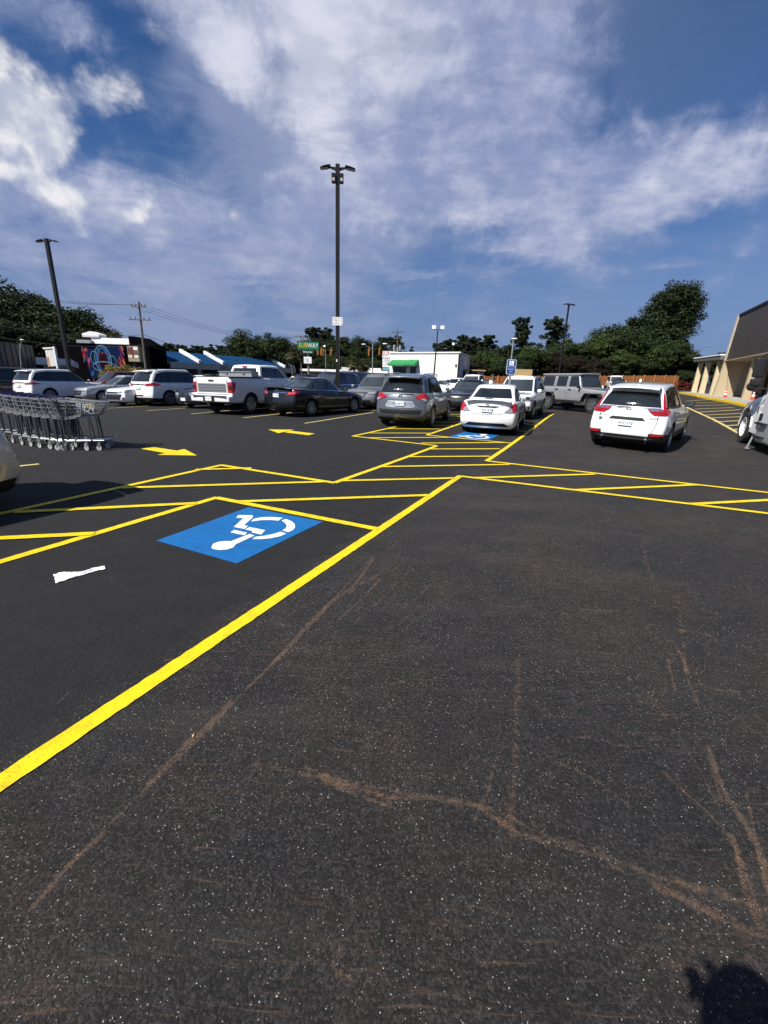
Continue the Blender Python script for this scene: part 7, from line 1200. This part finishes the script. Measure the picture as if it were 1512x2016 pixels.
ks = [S3(-0.8, 1.9, 0), S3(-12, 1.9, 0)]; kerb('kerb', [S3(1.2, 0.6, 0), S3(0.9, 1.1, 0), S3(-13, 1.1, 0)], 0.22, 0.15, YK); kerb('kerb', [S3(2.6, 0.9, 0), S3(SE+1, 0.9, 0)], 0.20, 0.15, YK); kerb('pavement', [S3(1.1, -0.9, 0), S3(-13, -0.9, 0)], 3.78, 0.13, CONC); kerb('pavement', [S3(2.6, -1, 0), S3(SE+1, -1, 0)], 3.5, 0.13, CONC)
# crosswalk style hatching in front of the store
m = MB()
def fstrip(a_, b_, w=0.1, z=0.01): strip(m, a_, b_, w, z=z)
for k, (x0, y0, x1, y1) in enumerate([(300,1432,885,1725),(300,1365,590,1345),(345,1387,700,1377),(385,1420,800,1405),(410,1457,860,1440),(440,1495,930,1465),(490,1530,960,1508),(550,1565,980,1545),(640,1608,1000,1590),(735,1655,1020,1638),(820,1700,1040,1688)]):
    a_, b_ = gp(1300+x0/5.93, 560+y0/5.93), gp(1300+x1/5.93, 560+y1/5.93)
    if k == 0: d_ = (b_-a_).normalized(); a_ = a_-d_*3; b_ = b_+d_*2
    strip(m, a_, b_, 0.14 if k == 0 else 0.13, z=0.012 if k == 0 else 0.016)
o = m.build('store_hatch_line', PALE); o['kind'] = 'structure'
# traffic cones
ORG = mat('cone_orange', (0.80, 0.06, 0.02), 0.5)
def cone(p, label):
    r = empty('traffic_cone', p, 0, label, 'traffic cone', 'orange traffic cones by the store'); m = MB(); m.box((0, 0, 0.02), (0.36, 0.36, 0.04)); m.lathe([(0.13, 0.04), (0.025, 0.70), (0.001, 0.70)], 16); m.build('body', ORG, r, smooth=40); m = MB(); m.lathe([(0.103, 0.24), (0.080, 0.38)], 16); m.lathe([(0.067, 0.47), (0.055, 0.54)], 16); m.build('reflective_band', SIGNW, r, smooth=40)
q = S3(-3.4, 0.3, 0); cone(Vector((q.x, q.y, float(T(q.x, q.y))+0.13)), 'orange traffic cone with white bands beside the big slanted pillar'); q = S3(-6.5, -0.6, 0); cone(Vector((q.x, q.y, float(T(q.x, q.y))+0.13)), 'smaller looking orange cone just left of the white truck')
# wooden fence
WF = mat('orange_fence_wood', (0.50, 0.19, 0.055), 0.8, var=0.3, scale=3.0); f0, f1 = at(925, 745, 62), at(1346, 757, 76); r = empty('wooden_fence', (f0.x, f0.y, 0), 0, 'long orange brown wooden fence below the trees on the right', 'fence'); m = MB(); NB = 150
for k in range(NB):
    p, q = f0.lerp(f1, k/NB), f0.lerp(f1, (k+0.93)/NB); zz = float(T(p.x, p.y)); h = at(1290, 738, 82).z if False else zz+1.95+0.03*math.sin(k*1.7); m.prism([(p.x, p.y, zz-0.3), (q.x, q.y, zz-0.3), (q.x, q.y, h), (p.x, p.y, h)], (0.01, 0.05, 0))
m.build('boards', WF, r, world=True); m = MB(); [m.box((*f0.lerp(f1, k/18).xy, float(T(*f0.lerp(f1, k/18).xy))+0.9), (0.12, 0.12, 2.3)) for k in range(19)]; m.build('posts', WF, r, world=True)
f0 = at(1014, 735, 50); r = tag(MB().box((f0.x+0.9, 50, f0.z-0.1), (1.9, 0.3, 1.1)).box((f0.x+0.9, 50, f0.z-1.4), (1.7, 0.2, 1.6)).build('board_stack', mat('pale_wood', (0.50, 0.36, 0.16), 0.8, var=0.1)), 'pale wooden panels right of the blue parking sign', 'wood panels')

# ------------------------------------------------------------------ vegetation
def leaf_mat(name, c1, c2, c3=None):
    m = bpy.data.materials.new(name); m.use_nodes = True; MATS[name] = m; t = NT(m.node_tree); p = t.n('ShaderNodeBsdfPrincipled'); o = t.n('ShaderNodeOutputMaterial')
    tc = t.n('ShaderNodeTexCoord').outputs['Object']; n = t.noise(tc, 0.9, 4, 0.6); c = t.mix(t.mr(n, 0.35, 0.65), c1, c2); n2 = t.noise(tc, 6.0, 2); c = t.mix(t.math('MULTIPLY', t.mr(n2, 0.5, 0.7), 0.6), c, c3 or tuple(q*1.6 for q in c2))
    t.nt.links.new(c, p.inputs['Base Color']); p.inputs['Roughness'].default_value = 0.6; p.inputs['Specular IOR Level'].default_value = 0.25
    tr = t.n('ShaderNodeBsdfTranslucent'); t.nt.links.new(c, tr.inputs[0]); ms = t.n('ShaderNodeMixShader', ins={0: 0.18}); t.nt.links.new(p.outputs[0], ms.inputs[1]); t.nt.links.new(tr.outputs[0], ms.inputs[2]); t.nt.links.new(ms.outputs[0], o.inputs[0]); return m
LF = dict(dark=leaf_mat('dark_foliage', (0.012, 0.022, 0.009), (0.026, 0.040, 0.013)), mid=leaf_mat('mid_foliage', (0.016, 0.028, 0.009), (0.034, 0.052, 0.014)), bright=leaf_mat('bright_foliage', (0.028, 0.046, 0.010), (0.055, 0.080, 0.018)), red=leaf_mat('maroon_foliage', (0.014, 0.011, 0.008), (0.028, 0.019, 0.011)), autumn=leaf_mat('yellowing_foliage', (0.045, 0.040, 0.010), (0.10, 0.075, 0.020)), rshrub=leaf_mat('red_shrub', (0.08, 0.012, 0.010), (0.15, 0.03, 0.02)), palm=leaf_mat('palm_frond', (0.035, 0.040, 0.014), (0.085, 0.075, 0.030)), grass=leaf_mat('ornamental_grass', (0.12, 0.12, 0.02), (0.25, 0.20, 0.06)))
BARK = mat('bark', (0.07, 0.055, 0.04), 0.95, var=0.3, scale=6)
def leaves(rng, clumps, size, per, squash=0.8, droop=0.0):      # clumps: (centre, radius)
    V = []; F = []
    N_ = sum(per for _ in clumps); cs = np.repeat(np.array([c[0] for c in clumps], float), per, 0); rs = np.repeat(np.array([c[1] for c in clumps]), per)
    d = rng.normal(size=(N_, 3)); d /= np.linalg.norm(d, axis=1)[:, None]; rad = rs*(rng.random(N_)**0.45); P = cs+d*rad[:, None]*np.array([1, 1, squash]); P[:, 2] -= droop*rng.random(N_)
    a = rng.normal(size=(N_, 3)); a[:, 2] *= 0.6; a /= np.linalg.norm(a, axis=1)[:, None]; b = np.cross(a, d+rng.normal(size=(N_, 3))*0.6); b /= np.linalg.norm(b, axis=1)[:, None]+1e-9; s = size*(0.6+0.8*rng.random(N_))[:, None]
    Q = np.stack([P-a*s*0.5, P-b*s*0.3, P+a*s*0.5, P+b*s*0.3], 1).reshape(-1, 3); return Q
def np_mesh(name, Q):
    n = len(Q)//4; me = bpy.data.meshes.new(name); me.vertices.add(len(Q)); me.vertices.foreach_set('co', Q.ravel()); me.loops.add(len(Q)); me.loops.foreach_set('vertex_index', np.arange(len(Q), dtype=np.int32)); me.polygons.add(n); me.polygons.foreach_set('loop_start', np.arange(0, len(Q), 4, dtype=np.int32)); me.update(calc_edges=True); return me
def tree_mesh(seed, H, W, kind='broad', n_cl=70, per=70, leaf=0.34, lobes=None):
    rng = np.random.default_rng(seed); rd = random.Random(seed); cl = []; tr = MB()
    if kind == 'broad':
        lobes = lobes or [((rd.uniform(-0.25, 0.25)*W, rd.uniform(-0.2, 0.2)*W, H*rd.uniform(0.42, 0.80)), (W*rd.uniform(0.24, 0.36), W*rd.uniform(0.22, 0.32), H*rd.uniform(0.14, 0.22))) for _ in range(6)]+[((0, 0, H*0.55), (W*0.42, W*0.38, H*0.30))]
        for k in range(n_cl):
            c, r_ = rd.choice(lobes); d = rng.normal(size=3); d /= np.linalg.norm(d); q = 0.55+0.5*rng.random(); cl.append(((c[0]+d[0]*r_[0]*q, c[1]+d[1]*r_[1]*q, max(H*0.08, c[2]+d[2]*r_[2]*q)), W*0.085*rng.uniform(0.7, 1.6)))
        top = max(c[0][2]+c[1][2] for c in lobes)
        tr.tube([(0, 0, -0.5), (0.1, 0, H*0.22), (0, 0.1, H*0.5), (0.1, 0, H*0.72)], [H*0.022, H*0.017, H*0.011, H*0.004], 8)
        for c, _ in cl[::4]: z_ = H*rd.uniform(0.2, 0.5); tr.tube([(0, 0, z_), (c[0]*0.5, c[1]*0.5, (z_+c[2])/2+0.3), c], [H*0.008, H*0.005, H*0.0015], 5)
    elif kind == 'pine':
        for k in range(n_cl):
            t = rd.random()**0.8; z_ = H*(0.24+0.76*t); rr = W*0.5*(1-0.62*t**1.3)*rd.uniform(0.05, 1.15)*rd.choice((1, 1, 0.7, 1.15)); a = rd.uniform(0, 6.28); cl.append(((rr*math.cos(a), rr*math.sin(a), z_+rd.uniform(-0.3, 0.3)), W*0.085*rd.uniform(0.5, 1.4)))
        tr.tube([(0, 0, -0.5), (0, 0, H*0.5), (0.1, 0, H*0.97)], [H*0.017, H*0.011, H*0.003], 7)
        for c, _ in cl[::3]: tr.tube([(0, 0, c[2]-0.4), c], [H*0.005, H*0.0015], 4)
    elif kind == 'fir':
        for k in range(n_cl):
            t = rd.random(); z_ = H*(0.12+0.88*t); rr = W*0.5*(1-t)**0.9*rd.uniform(0.4, 1.0); a = rd.uniform(0, 6.28); cl.append(((rr*math.cos(a), rr*math.sin(a), z_), W*0.10*rd.uniform(0.6, 1.2)*(1.1-0.6*t)))
        tr.tube([(0, 0, -0.5), (0, 0, H*0.97)], [H*0.015, H*0.003], 6)
    Q = leaves(rng, cl, leaf, per)
    if kind == 'broad':                     # larger leaves deep inside close the crown
        core = [((c[0]*1.0, c[1], c[2]), min(r_)*0.75) for c, r_ in lobes]+[((rd.uniform(-0.3, 0.3)*W, rd.uniform(-0.2, 0.2)*W, H*rd.uniform(0.10, 0.35)), W*0.16) for _ in range(8)]; Q = np.concatenate([Q, leaves(rng, core, leaf*1.9, 420)])
    return np_mesh('crown', Q), tr
TP = {}
def tree(key, loc, s, rz, leafk, label, group, cat='tree', name='tree', sz=None):
    if key not in TP: cm, tr = tree_mesh(**TSPEC[key]); TP[key] = [cm, tr, None, {}]
    T_ = TP[key]; r = empty(name, loc, rz, label, cat, group); r.scale = (s, s, sz or s)
    if leafk not in T_[3]: me = T_[0].copy() if T_[3] else T_[0]; me.materials.clear(); me.materials.append(LF[leafk]); T_[3][leafk] = me
    c = bpy.data.objects.new('crown', T_[3][leafk]); col.objects.link(c); c.parent = r
    if T_[2] is None: o = T_[1].build('trunk', BARK, r, smooth=40); T_[2] = o.data
    else: o = bpy.data.objects.new('trunk', T_[2]); col.objects.link(o); o.parent = r
    return r
TSPEC = dict(b1=dict(seed=1, H=10, W=9, n_cl=190, per=165, leaf=0.23), b2=dict(seed=2, H=10, W=8, n_cl=170, per=165, leaf=0.23), b3=dict(seed=3, H=10, W=10, n_cl=200, per=165, leaf=0.25), p1=dict(seed=5, H=14, W=6.5, kind='pine', n_cl=130, per=130, leaf=0.30), p2=dict(seed=6, H=14, W=7.5, kind='pine', n_cl=140, per=130, leaf=0.30), f1=dict(seed=7, H=12, W=4.6, kind='fir', n_cl=70, per=55, leaf=0.45), f2=dict(seed=8, H=12, W=5.2, kind='fir', n_cl=75, per=55, leaf=0.45), s1=dict(seed=11, H=3, W=3.4, n_cl=50, per=60, leaf=0.20),
             big=dict(seed=21, H=21, W=14, n_cl=520, per=165, leaf=0.34, lobes=[((-7, 0, 5.5), (3.4, 3, 4.2)), ((-4, 0, 8), (3.6, 3, 4.0)), ((-0.5, 0, 9.5), (3.8, 3.4, 5.5)), ((2.6, 0, 8.0), (3.0, 3, 6.0)), ((0.5, 0, 14), (3.4, 3.2, 3.8)), ((2.6, 0, 17), (3.3, 3, 3.2)), ((5.2, 0, 15.5), (2.6, 2.6, 4.2)), ((3.6, 0, 12), (3, 2.8, 4)), ((0, 0, 4), (7.5, 3, 3.6))]))
rt = random.Random(77)
def T_at(px, Y): return base(px, Y)
def put(key, px, pytop, Y, leafk, label, group, **k):      # the crown top reaches the given picture height
    b = base(px, Y); H = {'b1': 10, 'b2': 10, 'b3': 10, 'p1': 14, 'p2': 14, 'f1': 12, 'f2': 12, 's1': 3, 'big': 21}[key]; z = at(px, pytop, Y).z-b.z; H *= 0.93; return tree(key, b, z/H*k.pop('ws', 1.0), rt.uniform(0, 6.28), leafk, label, group, sz=z/H, **k)
# right-hand group
big = put('big', 1268, 565, 96, 'dark', 'huge dark leaning tree towering over the right-hand trees behind the fence', 'trees behind the fence', ws=1.12); big.rotation_euler = (0, 0, R_(-6))
G = 'trees behind the fence'
for key, px, py, Y, lf, lab in (('p1', 1018, 636, 96, 'dark', 'dark pine with a broken top above the blue parking sign'), ('p2', 1078, 636, 100, 'dark', 'dark pine crown just left of the right-hand lamp post'), ('b1', 1120, 662, 92, 'mid', 'round green tree behind the right-hand lamp post'), ('b2', 1150, 668, 94, 'mid', 'green tree right of the right-hand lamp post'), ('b3', 1185, 655, 92, 'bright', 'light green tree left of the huge leaning tree'), ('b2', 1248, 618, 94, 'dark', 'dark crown on the rising shoulder left of the huge leaning tree'), ('b3', 1212, 640, 93, 'dark', 'dark crown at the foot of the rising shoulder'), ('b1', 1225, 648, 91, 'mid', 'broad green tree under the shoulder of the huge leaning tree'), ('b2', 1262, 655, 89, 'bright', 'light green crown in front of the huge leaning tree'), ('b3', 1310, 668, 88, 'mid', 'green crown below the tallest part of the huge tree'),
    ('b1', 1352, 690, 92, 'dark', 'dark bushy tree at the right end of the fence'), ('b3', 1045, 684, 86, 'bright', 'light green tree behind the blue parking sign'), ('b2', 985, 676, 98, 'dark', 'dark tree left of the broken topped pine'), ('b1', 950, 690, 90, 'bright', 'yellow green tree behind the white block building corner'), ('b2', 1085, 690, 84, 'red', 'maroon leaved tree behind the silver off-roader'), ('b3', 1125, 700, 82, 'red', 'maroon leaved tree near the right-hand lamp post foot'), ('b1', 1175, 702, 84, 'red', 'maroon leaved tree left of the white van'), ('b2', 930, 706, 86, 'red', 'small maroon tree behind the porch of the block building'), ('b3', 1010, 700, 82, 'mid', 'green tree filling the gap above the white crossover'), ('b2', 1215, 690, 85, 'bright', 'light green crown above the white van'), ('b3', 1275, 700, 86, 'mid', 'low green crown above the middle of the fence'), ('b1', 1330, 705, 90, 'dark', 'low dark crown above the right end of the fence')):
    put(key, px, py, Y, lf, lab, G, ws=1.25 if key[0] == 'b' else 1.1)
# behind the block building and the road
G = 'trees across the road'
for key, px, py, Y, lf, lab in (('p1', 860, 682, 120, 'dark', 'pine directly behind the twin flood light pole'), ('p2', 880, 676, 118, 'dark', 'pine right of the twin flood light pole'), ('p1', 905, 668, 112, 'dark', 'tall pine above the corner of the block building'), ('p2', 925, 672, 110, 'dark', 'second tall pine above the porch of the block building'), ('p1', 955, 668, 106, 'dark', 'tall pine between the block building and the broken topped pine'), ('b2', 840, 690, 120, 'dark', 'low dark tree above the roof of the block building'), ('f1', 808, 687, 125, 'dark', 'small pointed tree above the green awnings'), ('p2', 775, 670, 118, 'dark', 'dark tree behind the transformer pole'), ('p1', 752, 672, 120, 'dark', 'dark pine behind the red lettered sign'), ('b3', 728, 668, 118, 'dark', 'dark round tree behind the signal pole'), ('b1', 705, 662, 116, 'dark', 'dark tree above the right palm'), ('b2', 683, 660, 114, 'mid', 'green tree above the left palm pair'), ('b3', 655, 668, 116, 'dark', 'dark tree behind the middle lamp post'), ('p2', 640, 656, 118, 'dark', 'tall pine just left of the middle lamp post'), ('p1', 622, 654, 118, 'dark', 'tall pine right of the green sandwich shop sign'), ('b2', 600, 678, 118, 'dark', 'dark tree behind the green sandwich shop sign'), ('b1', 570, 668, 115, 'dark', 'dark tree left of the green sandwich shop sign'), ('b3', 540, 664, 112, 'dark', 'dark tree right of the big roadside tree'), ('b1', 508, 646, 108, 'mid', 'big round roadside tree above the end of the blue roofs'), ('b2', 486, 656, 110, 'dark', 'left part of the roadside tree pair above the blue roofs'), ('b3', 670, 700, 108, 'mid', 'low green tree behind the palms'), ('b1', 720, 700, 108, 'mid', 'low green tree left of the signal pole'), ('b2', 625, 700, 110, 'dark', 'low dark tree behind the traffic signals'), ('b1', 560, 700, 112, 'dark', 'low dark tree beyond the end of the blue roofs')):
    put(key, px, py, Y, lf, lab, G, ws=1.2 if key[0] == 'b' else 1.35)
# tall wood on the left
G = 'tall trees behind the mural building'
for key, px, py, Y, lf, lab in (('b1', -60, 552, 84, 'dark', 'tall dark tree beyond the left picture edge'), ('b2', -18, 556, 88, 'dark', 'tallest dark tree at the left picture edge'), ('b3', 22, 554, 92, 'dark', 'tall round tree left of the left lamp post'), ('b1', 62, 606, 86, 'dark', 'dark tree in the dip left of the left lamp post'), ('b2', 95, 592, 94, 'mid', 'green tree behind the left lamp post'), ('b3', 128, 604, 92, 'mid', 'green tree right of the left lamp post'), ('b1', 150, 618, 94, 'autumn', 'yellowing tree right of the left lamp post'), ('b2', 175, 634, 98, 'mid', 'green tree above the left part of the mural'), ('b3', 196, 648, 100, 'autumn', 'lower yellowing tree above the mural'), ('p2', 215, 655, 104, 'dark', 'pine above the right part of the mural'), ('p1', 232, 664, 108, 'dark', 'pine left of the tall utility pole'), ('b2', 40, 630, 80, 'dark', 'low dark tree behind the warehouse'), ('b3', 90, 640, 80, 'dark', 'low dark tree behind the blank white board'), ('b1', 140, 650, 82, 'dark', 'low dark tree behind the black wall'), ('b2', 5, 620, 78, 'dark', 'low dark tree above the warehouse roof')):
    put(key, px, py, Y, lf, lab, G, ws=1.35 if key[0] == 'b' else 1.3)
# far ridge of conifers
def nth(k): return ('first second third fourth fifth sixth seventh eighth ninth tenth eleventh twelfth thirteenth fourteenth fifteenth sixteenth seventeenth eighteenth nineteenth twentieth'.split()+['twenty-'+q for q in 'first second third fourth fifth sixth seventh eighth ninth'.split()]+['thirtieth', 'thirty-first', 'thirty-second', 'thirty-third'])[k-1]
k = 0; names = []
for px in range(236, 486, 8):
    k += 1; h = 683+0.03*(px-300)+1.5*math.sin(px*0.37)+rt.uniform(-3, 3); put(('f1', 'f2', 'p1')[k % 3], px+rt.uniform(-2, 2), h, 175+rt.uniform(-8, 14), 'dark', nth(k)+' conifer from the left on the distant ridge above the blue roofs', 'distant conifers above the blue roofs', ws=1.7)
for i, px in enumerate(range(240, 480, 30)): put(('b1', 'b2', 'b3')[i % 3], px, 698+rt.uniform(-2, 2), 150, 'dark', nth(i+1)+' low dark tree from the left before the distant conifers', 'low trees in front of the conifers', ws=1.6)
put('b2', 1408, 691, 95, 'dark', 'small dark tree seen just left of the mansard roofed store', 'trees behind the fence', ws=1.1); put('s1', 1372, 735, 70, 'mid', 'green shrub behind the covered walkway columns', 'shrubs near the walkway', cat='shrub', name='shrub', ws=1.3); put('s1', 1345, 751, 62, 'rshrub', 'red leaved shrub at the right end of the wooden fence', 'shrubs near the walkway', cat='shrub', name='shrub', ws=1.5); put('s1', 1362, 755, 58, 'rshrub', 'red leaved shrub beside the covered walkway', 'shrubs near the walkway', cat='shrub', name='shrub', ws=1.5); put('b3', 1352, 730, 70, 'mid', 'small spreading tree in front of the fence end', 'shrubs near the walkway', ws=1.0)
put('s1', 228, 722, 55, 'grass', 'yellow green ornamental grass clump left of the tan sign', 'grass clumps by the mural', cat='plant', name='ornamental_grass', ws=1.4); put('s1', 262, 723, 56, 'grass', 'tan ornamental grass clump under the tan sign', 'grass clumps by the mural', cat='plant', name='ornamental_grass', ws=1.4)
def palm(px, pytop, Y, label, seed):
    b = base(px, Y); top = at(px, pytop, Y).z-b.z; rd = random.Random(seed); rng = np.random.default_rng(seed); r = empty('palm_tree', b, 0, label, 'palm tree', 'palm trees beside the road'); hc = top-1.2; m = MB(); m.tube([(0, 0, -0.3), (0.05, 0, hc*0.5), (0, 0, hc)], [0.24, 0.19, 0.21], 8); m.build('trunk', BARK, r, smooth=40); Q = []
    for k in range(70):
        a = rd.uniform(0, 6.28); e = rd.uniform(-0.9, 1.2); L = rd.uniform(1.3, 1.9); stem = [(0, 0, 0)]; d = Vector((math.cos(a)*math.cos(e), math.sin(a)*math.cos(e), math.sin(e))); p = Vector((0, 0, hc)); s = Vector((-math.sin(a), math.cos(a), 0)); tip = p+d*L+Vector((0, 0, -0.35)); cen = p+d*L*0.55
        for j in range(9): f = (j-4)/4; t2 = cen+(tip-cen)*(1.15-0.35*abs(f))+s*f*0.75+Vector((0, 0, -0.25*abs(f))); w_ = s.cross(t2-cen).normalized()*0.02; u_ = (t2-cen).cross(w_).normalized()*0.055; mid = cen.lerp(t2, 0.5); Q += [tuple(cen), tuple(mid+u_), tuple(t2), tuple(mid-u_)]
    me = np_mesh('crown', np.array(Q)); me.materials.append(LF['palm']); c = bpy.data.objects.new('crown', me); col.objects.link(c); c.parent = r
palm(576, 683, 90, 'palm tree left of the green sandwich shop sign', 1); palm(697, 701, 88, 'left palm of the pair right of the middle lamp post', 2); palm(715, 706, 90, 'right palm of the pair right of the middle lamp post', 3); palm(590, 688, 92, 'shaggy palm just below the green sandwich shop sign', 4)
# ------------------------------------------------------------------ white truck at the right edge, only its front left corner in view
TW = car_paint('truck_white', (0.74, 0.745, 0.75)); b = gp(1454, 871); HD = R_(90-25); tr = empty('truck', (b.x, b.y, b.z), HD, 'white heavy truck with tall black mirror cut off by the right edge', 'truck')
# local frame: origin under the left front wheel, +x forward, +y left; the cab lies to -y and -x
rw = 0.50
e = empty('wheel', (0, -0.14, rw*0.94), 0); e.parent = tr; e.scale = (0.94, 1, 0.94); m = MB(); m.lathe([(0.30, -0.14), (0.33, -0.15), (0.46, -0.145), (0.49, -0.12), (0.50, -0.08), (0.50, 0.08), (0.49, 0.12), (0.46, 0.145), (0.33, 0.15), (0.30, 0.14)], 36, 'Y'); m.build('tyre', RUB, e, smooth=35)
m = MB(); m.lathe([(0.305, 0.135), (0.29, 0.145), (0.275, 0.10), (0.22, 0.03), (0.16, 0.02), (0.15, 0.06), (0.10, 0.075), (0.001, 0.08)], 32, 'Y')
for k in range(10): a = 2*math.pi*k/10; m.lathe([(0.018, 0.02), (0.018, 0.075), (0.001, 0.08)], 8, 'Y', (0.19*math.cos(a), 0, 0.19*math.sin(a)))
m.build('rim', mat('white_rim', (0.62, 0.62, 0.62), 0.4), e, smooth=40)
W_ = 2.3
def sec(x, zt, zb, y0, cr=0.10, n=8):      # half-round shouldered section of the hood from the left side to the right side
    pts = [(x, y0, zb), (x, y0, zt-0.28), (x, y0-0.05, zt-0.12), (x, y0-0.20, zt-0.02), (x, y0-0.5, zt+0.03), (x, -W_/2, zt+0.06), (x, -W_-y0+0.5, zt+0.03), (x, -W_-y0+0.20, zt-0.02), (x, -W_-y0+0.05, zt-0.12), (x, -W_-y0, zt-0.28), (x, -W_-y0, zb)]; return pts
secs = [sec(0.80, 1.02, 0.70, -0.42), sec(0.74, 1.16, 0.66, -0.25), (sec(0.55, 1.24, 0.62, -0.08)), sec(0.45, 1.27, 0.98, -0.02), sec(0.0, 1.34, 1.09, 0.0), sec(-0.45, 1.42, 0.98, 0.0), sec(-0.56, 1.45, 0.38, -0.02), sec(-0.95, 1.56, 0.36, -0.04), sec(-1.25, 1.62, 0.36, -0.04)]
m = MB(); vs = [p for s in secs for p in s]; n = len(secs[0]); fs = [(i*n+j, (i+1)*n+j, (i+1)*n+j+1, i*n+j+1) for i in range(len(secs)-1) for j in range(n-1)]+[tuple(range(n))]; m.add(vs, fs); m.build('hood', TW, tr, smooth=40)
m = MB()
arc = [(0.585*math.cos(math.pi*k/24), 0.0, rw+0.585*math.sin(math.pi*k/24)) for k in range(25)]; arc += [(0.53*math.cos(math.pi*k/24), 0.0, rw+0.53*math.sin(math.pi*k/24)) for k in range(24, -1, -1)]
m.prism(arc, (0, -0.10, 0))
m.build('fender_flare', TW, tr)
m = MB(); m.box((0.84, -W_/2, 0.62), (0.22, W_-0.5, 0.34)); m.box((0.0, -W_/2, 0.55), (1.6, 0.9, 0.3), mi=1); m.build('front_bumper', [CHROME, TRIM], tr)
m = MB(); m.box((-2.3, -W_/2, 1.15), (2.1, W_, 1.25)); m.prism([(-1.25, -0.02, 1.75), (-1.25, -W_+0.02, 1.75), (-1.75, -W_+0.15, 2.75), (-1.75, -0.15, 2.75)], (-1.6, 0, 0)); m.build('cab', TW, tr)
m = MB(); m.prism([(-1.245, -0.12, 1.85), (-1.245, -W_+0.12, 1.85), (-1.66, -W_+0.2, 2.62), (-1.66, -0.2, 2.62)], (0.02, 0, 0.01)); m.build('windshield', CGLASS, tr)
d_ = empty('door', (-1.9, 0.0, 0)); d_.parent = tr; m = MB(); m.box((0, 0.012, 1.25), (1.0, 0.03, 1.25)); m.build('door_skin', TW, d_); m = MB(); m.prism([(0.45, 0.0, 1.92), (-0.45, 0.0, 1.92), (-0.45, -0.10, 2.6), (0.18, -0.10, 2.6)], (0, 0.03, 0)); m.build('door_window', GLASS, d_); m = MB(); m.box((-0.35, 0.04, 1.55), (0.16, 0.04, 0.05)); m.build('door_handle', TRIM, d_)
m = MB(); v, f = rbox((0.75, 0.28, 0.30), 0.10, (4, 3, 4), lambda u, s, t: (-2.05+u*0.72, -0.22+s*0.27, 0.48+(t-0.5)*0.60)); m.add(v, f); tk = m.build('fuel_tank', mat('polished_steel', (0.60, 0.63, 0.67), 0.22, 0.6), tr, smooth=40)
m = MB(); [m.box((-1.75+0.0*k, 0.0, 0.34+0.34*k), (0.75, 0.26, 0.05)) for k in (0, 1)]; m.build('cab_step', TRIM, tr); m = MB(); m.box((-0.78, -0.06, 1.0), (0.10, 0.06, 0.20)); m.build('fender_vent', TRIM, tr)
m = MB(); m.box((-1.40, -0.02, 0.72), (0.26, 0.10, 0.42)); m.box((-1.38, 0.03, 0.62), (0.12, 0.06, 0.2), mi=1); m.build('battery_box', [TRIM, CHROME], tr)
mi_ = empty('wing_mirror', (-1.15, 0.28, 0)); mi_.parent = tr; m = MB(); v, f = rbox((0.10, 0.20, 0.36), 0.05, (2, 3, 5), lambda u, s, t: (u*0.07, s*0.125, 2.10+(t-0.5)*0.50)); m.add(v, f); m.build('mirror_head', TRIM, mi_, smooth=40); m = MB(); v, f = rbox((0.10, 0.18, 0.12), 0.05, (2, 3, 2), lambda u, s, t: (u*0.08, s*0.125, 1.72+(t-0.5)*0.20)); m.add(v, f); m.build('spot_mirror', TRIM, mi_, smooth=40); m = MB(); m.tube([(0, 0.05, 2.33), (-0.05, -0.05, 2.42), (-0.3, -0.4, 2.45)], 0.022, 6); m.tube([(0, 0, 1.63), (0, 0.0, 1.56), (-0.3, -0.35, 1.56)], 0.022, 6); m.build('mirror_arm', TRIM, mi_, smooth=40)
hm = empty('hood_mirror', (-0.55, 0.18, 0)); hm.parent = tr; m = MB(); m.ball((0, 0, 1.62), (0.06, 0.14, 0.13), 12); m.build('mirror_head', TRIM, hm, smooth=60); m = MB(); m.tube([(0, 0, 1.55), (-0.1, -0.2, 1.38)], 0.018, 6); m.build('mirror_arm', TRIM, hm, smooth=40)
m = MB(); m.bar((-1.55, 0.12, 0.32), (-1.62, 0.20, 0.02), 0.035); m.box((-1.62, 0.20, 0.015), (0.10, 0.10, 0.03)); m.build('step_strut', GALV, tr)
m = MB(); m.box((-4.2, -W_/2, 0.75), (1.8, 0.9, 0.25)); m.build('frame_rail', TRIM, tr); m = MB(); m.lathe([(0.3, -0.3), (0.5, -0.3), (0.5, 0.3), (0.3, 0.3), (0.001, 0.2)], 28, 'Y', (-4.3, -0.32, 0.5)); m.build('rear_wheel', RUB, tr, smooth=40)
m = MB(); m.lathe([(0.30, -0.14), (0.46, -0.145), (0.50, -0.08), (0.50, 0.08), (0.46, 0.145), (0.001, 0.14)], 28, 'Y', (0, -W_+0.14, rw)); m.build('right_front_tyre', RUB, tr, smooth=35)
# ------------------------------------------------------------------ silver car, rear corner at the left edge
def corner_car(root, P):
    return big_suv(root, P)
cc = car('parked_car', gray_suv, 'rogue', 0, 0, 25, 'pale silver SUV cut off by the left edge, only its rear corner in view'); recol(cc, P_GRAY, car_paint('pale_silver_car_paint', (0.52, 0.50, 0.47), 0.4, 0.4))
th = R_(90-205)
for ch in list(cc.children):
    if ch.name.startswith('taillight'): [bpy.data.objects.remove(g_) for g_ in list(ch.children)]
    if ch.name.startswith(('roof_rail', 'taillight', 'door_gap')) : bpy.data.objects.remove(ch)
q = at(56, 925, 4.86); cx_, cy_ = -2.22, 0.86   # the bumper corner point in the car's own frame
th = cc.rotation_euler.z = R_(90-205); cc.rotation_euler.x = cc.rotation_euler.y = 0
cc.scale = (1, 1, 0.94); cc.location = (q.x-(cx_*math.cos(th)-cy_*math.sin(th)), q.y-(cx_*math.sin(th)+cy_*math.cos(th)), 0)
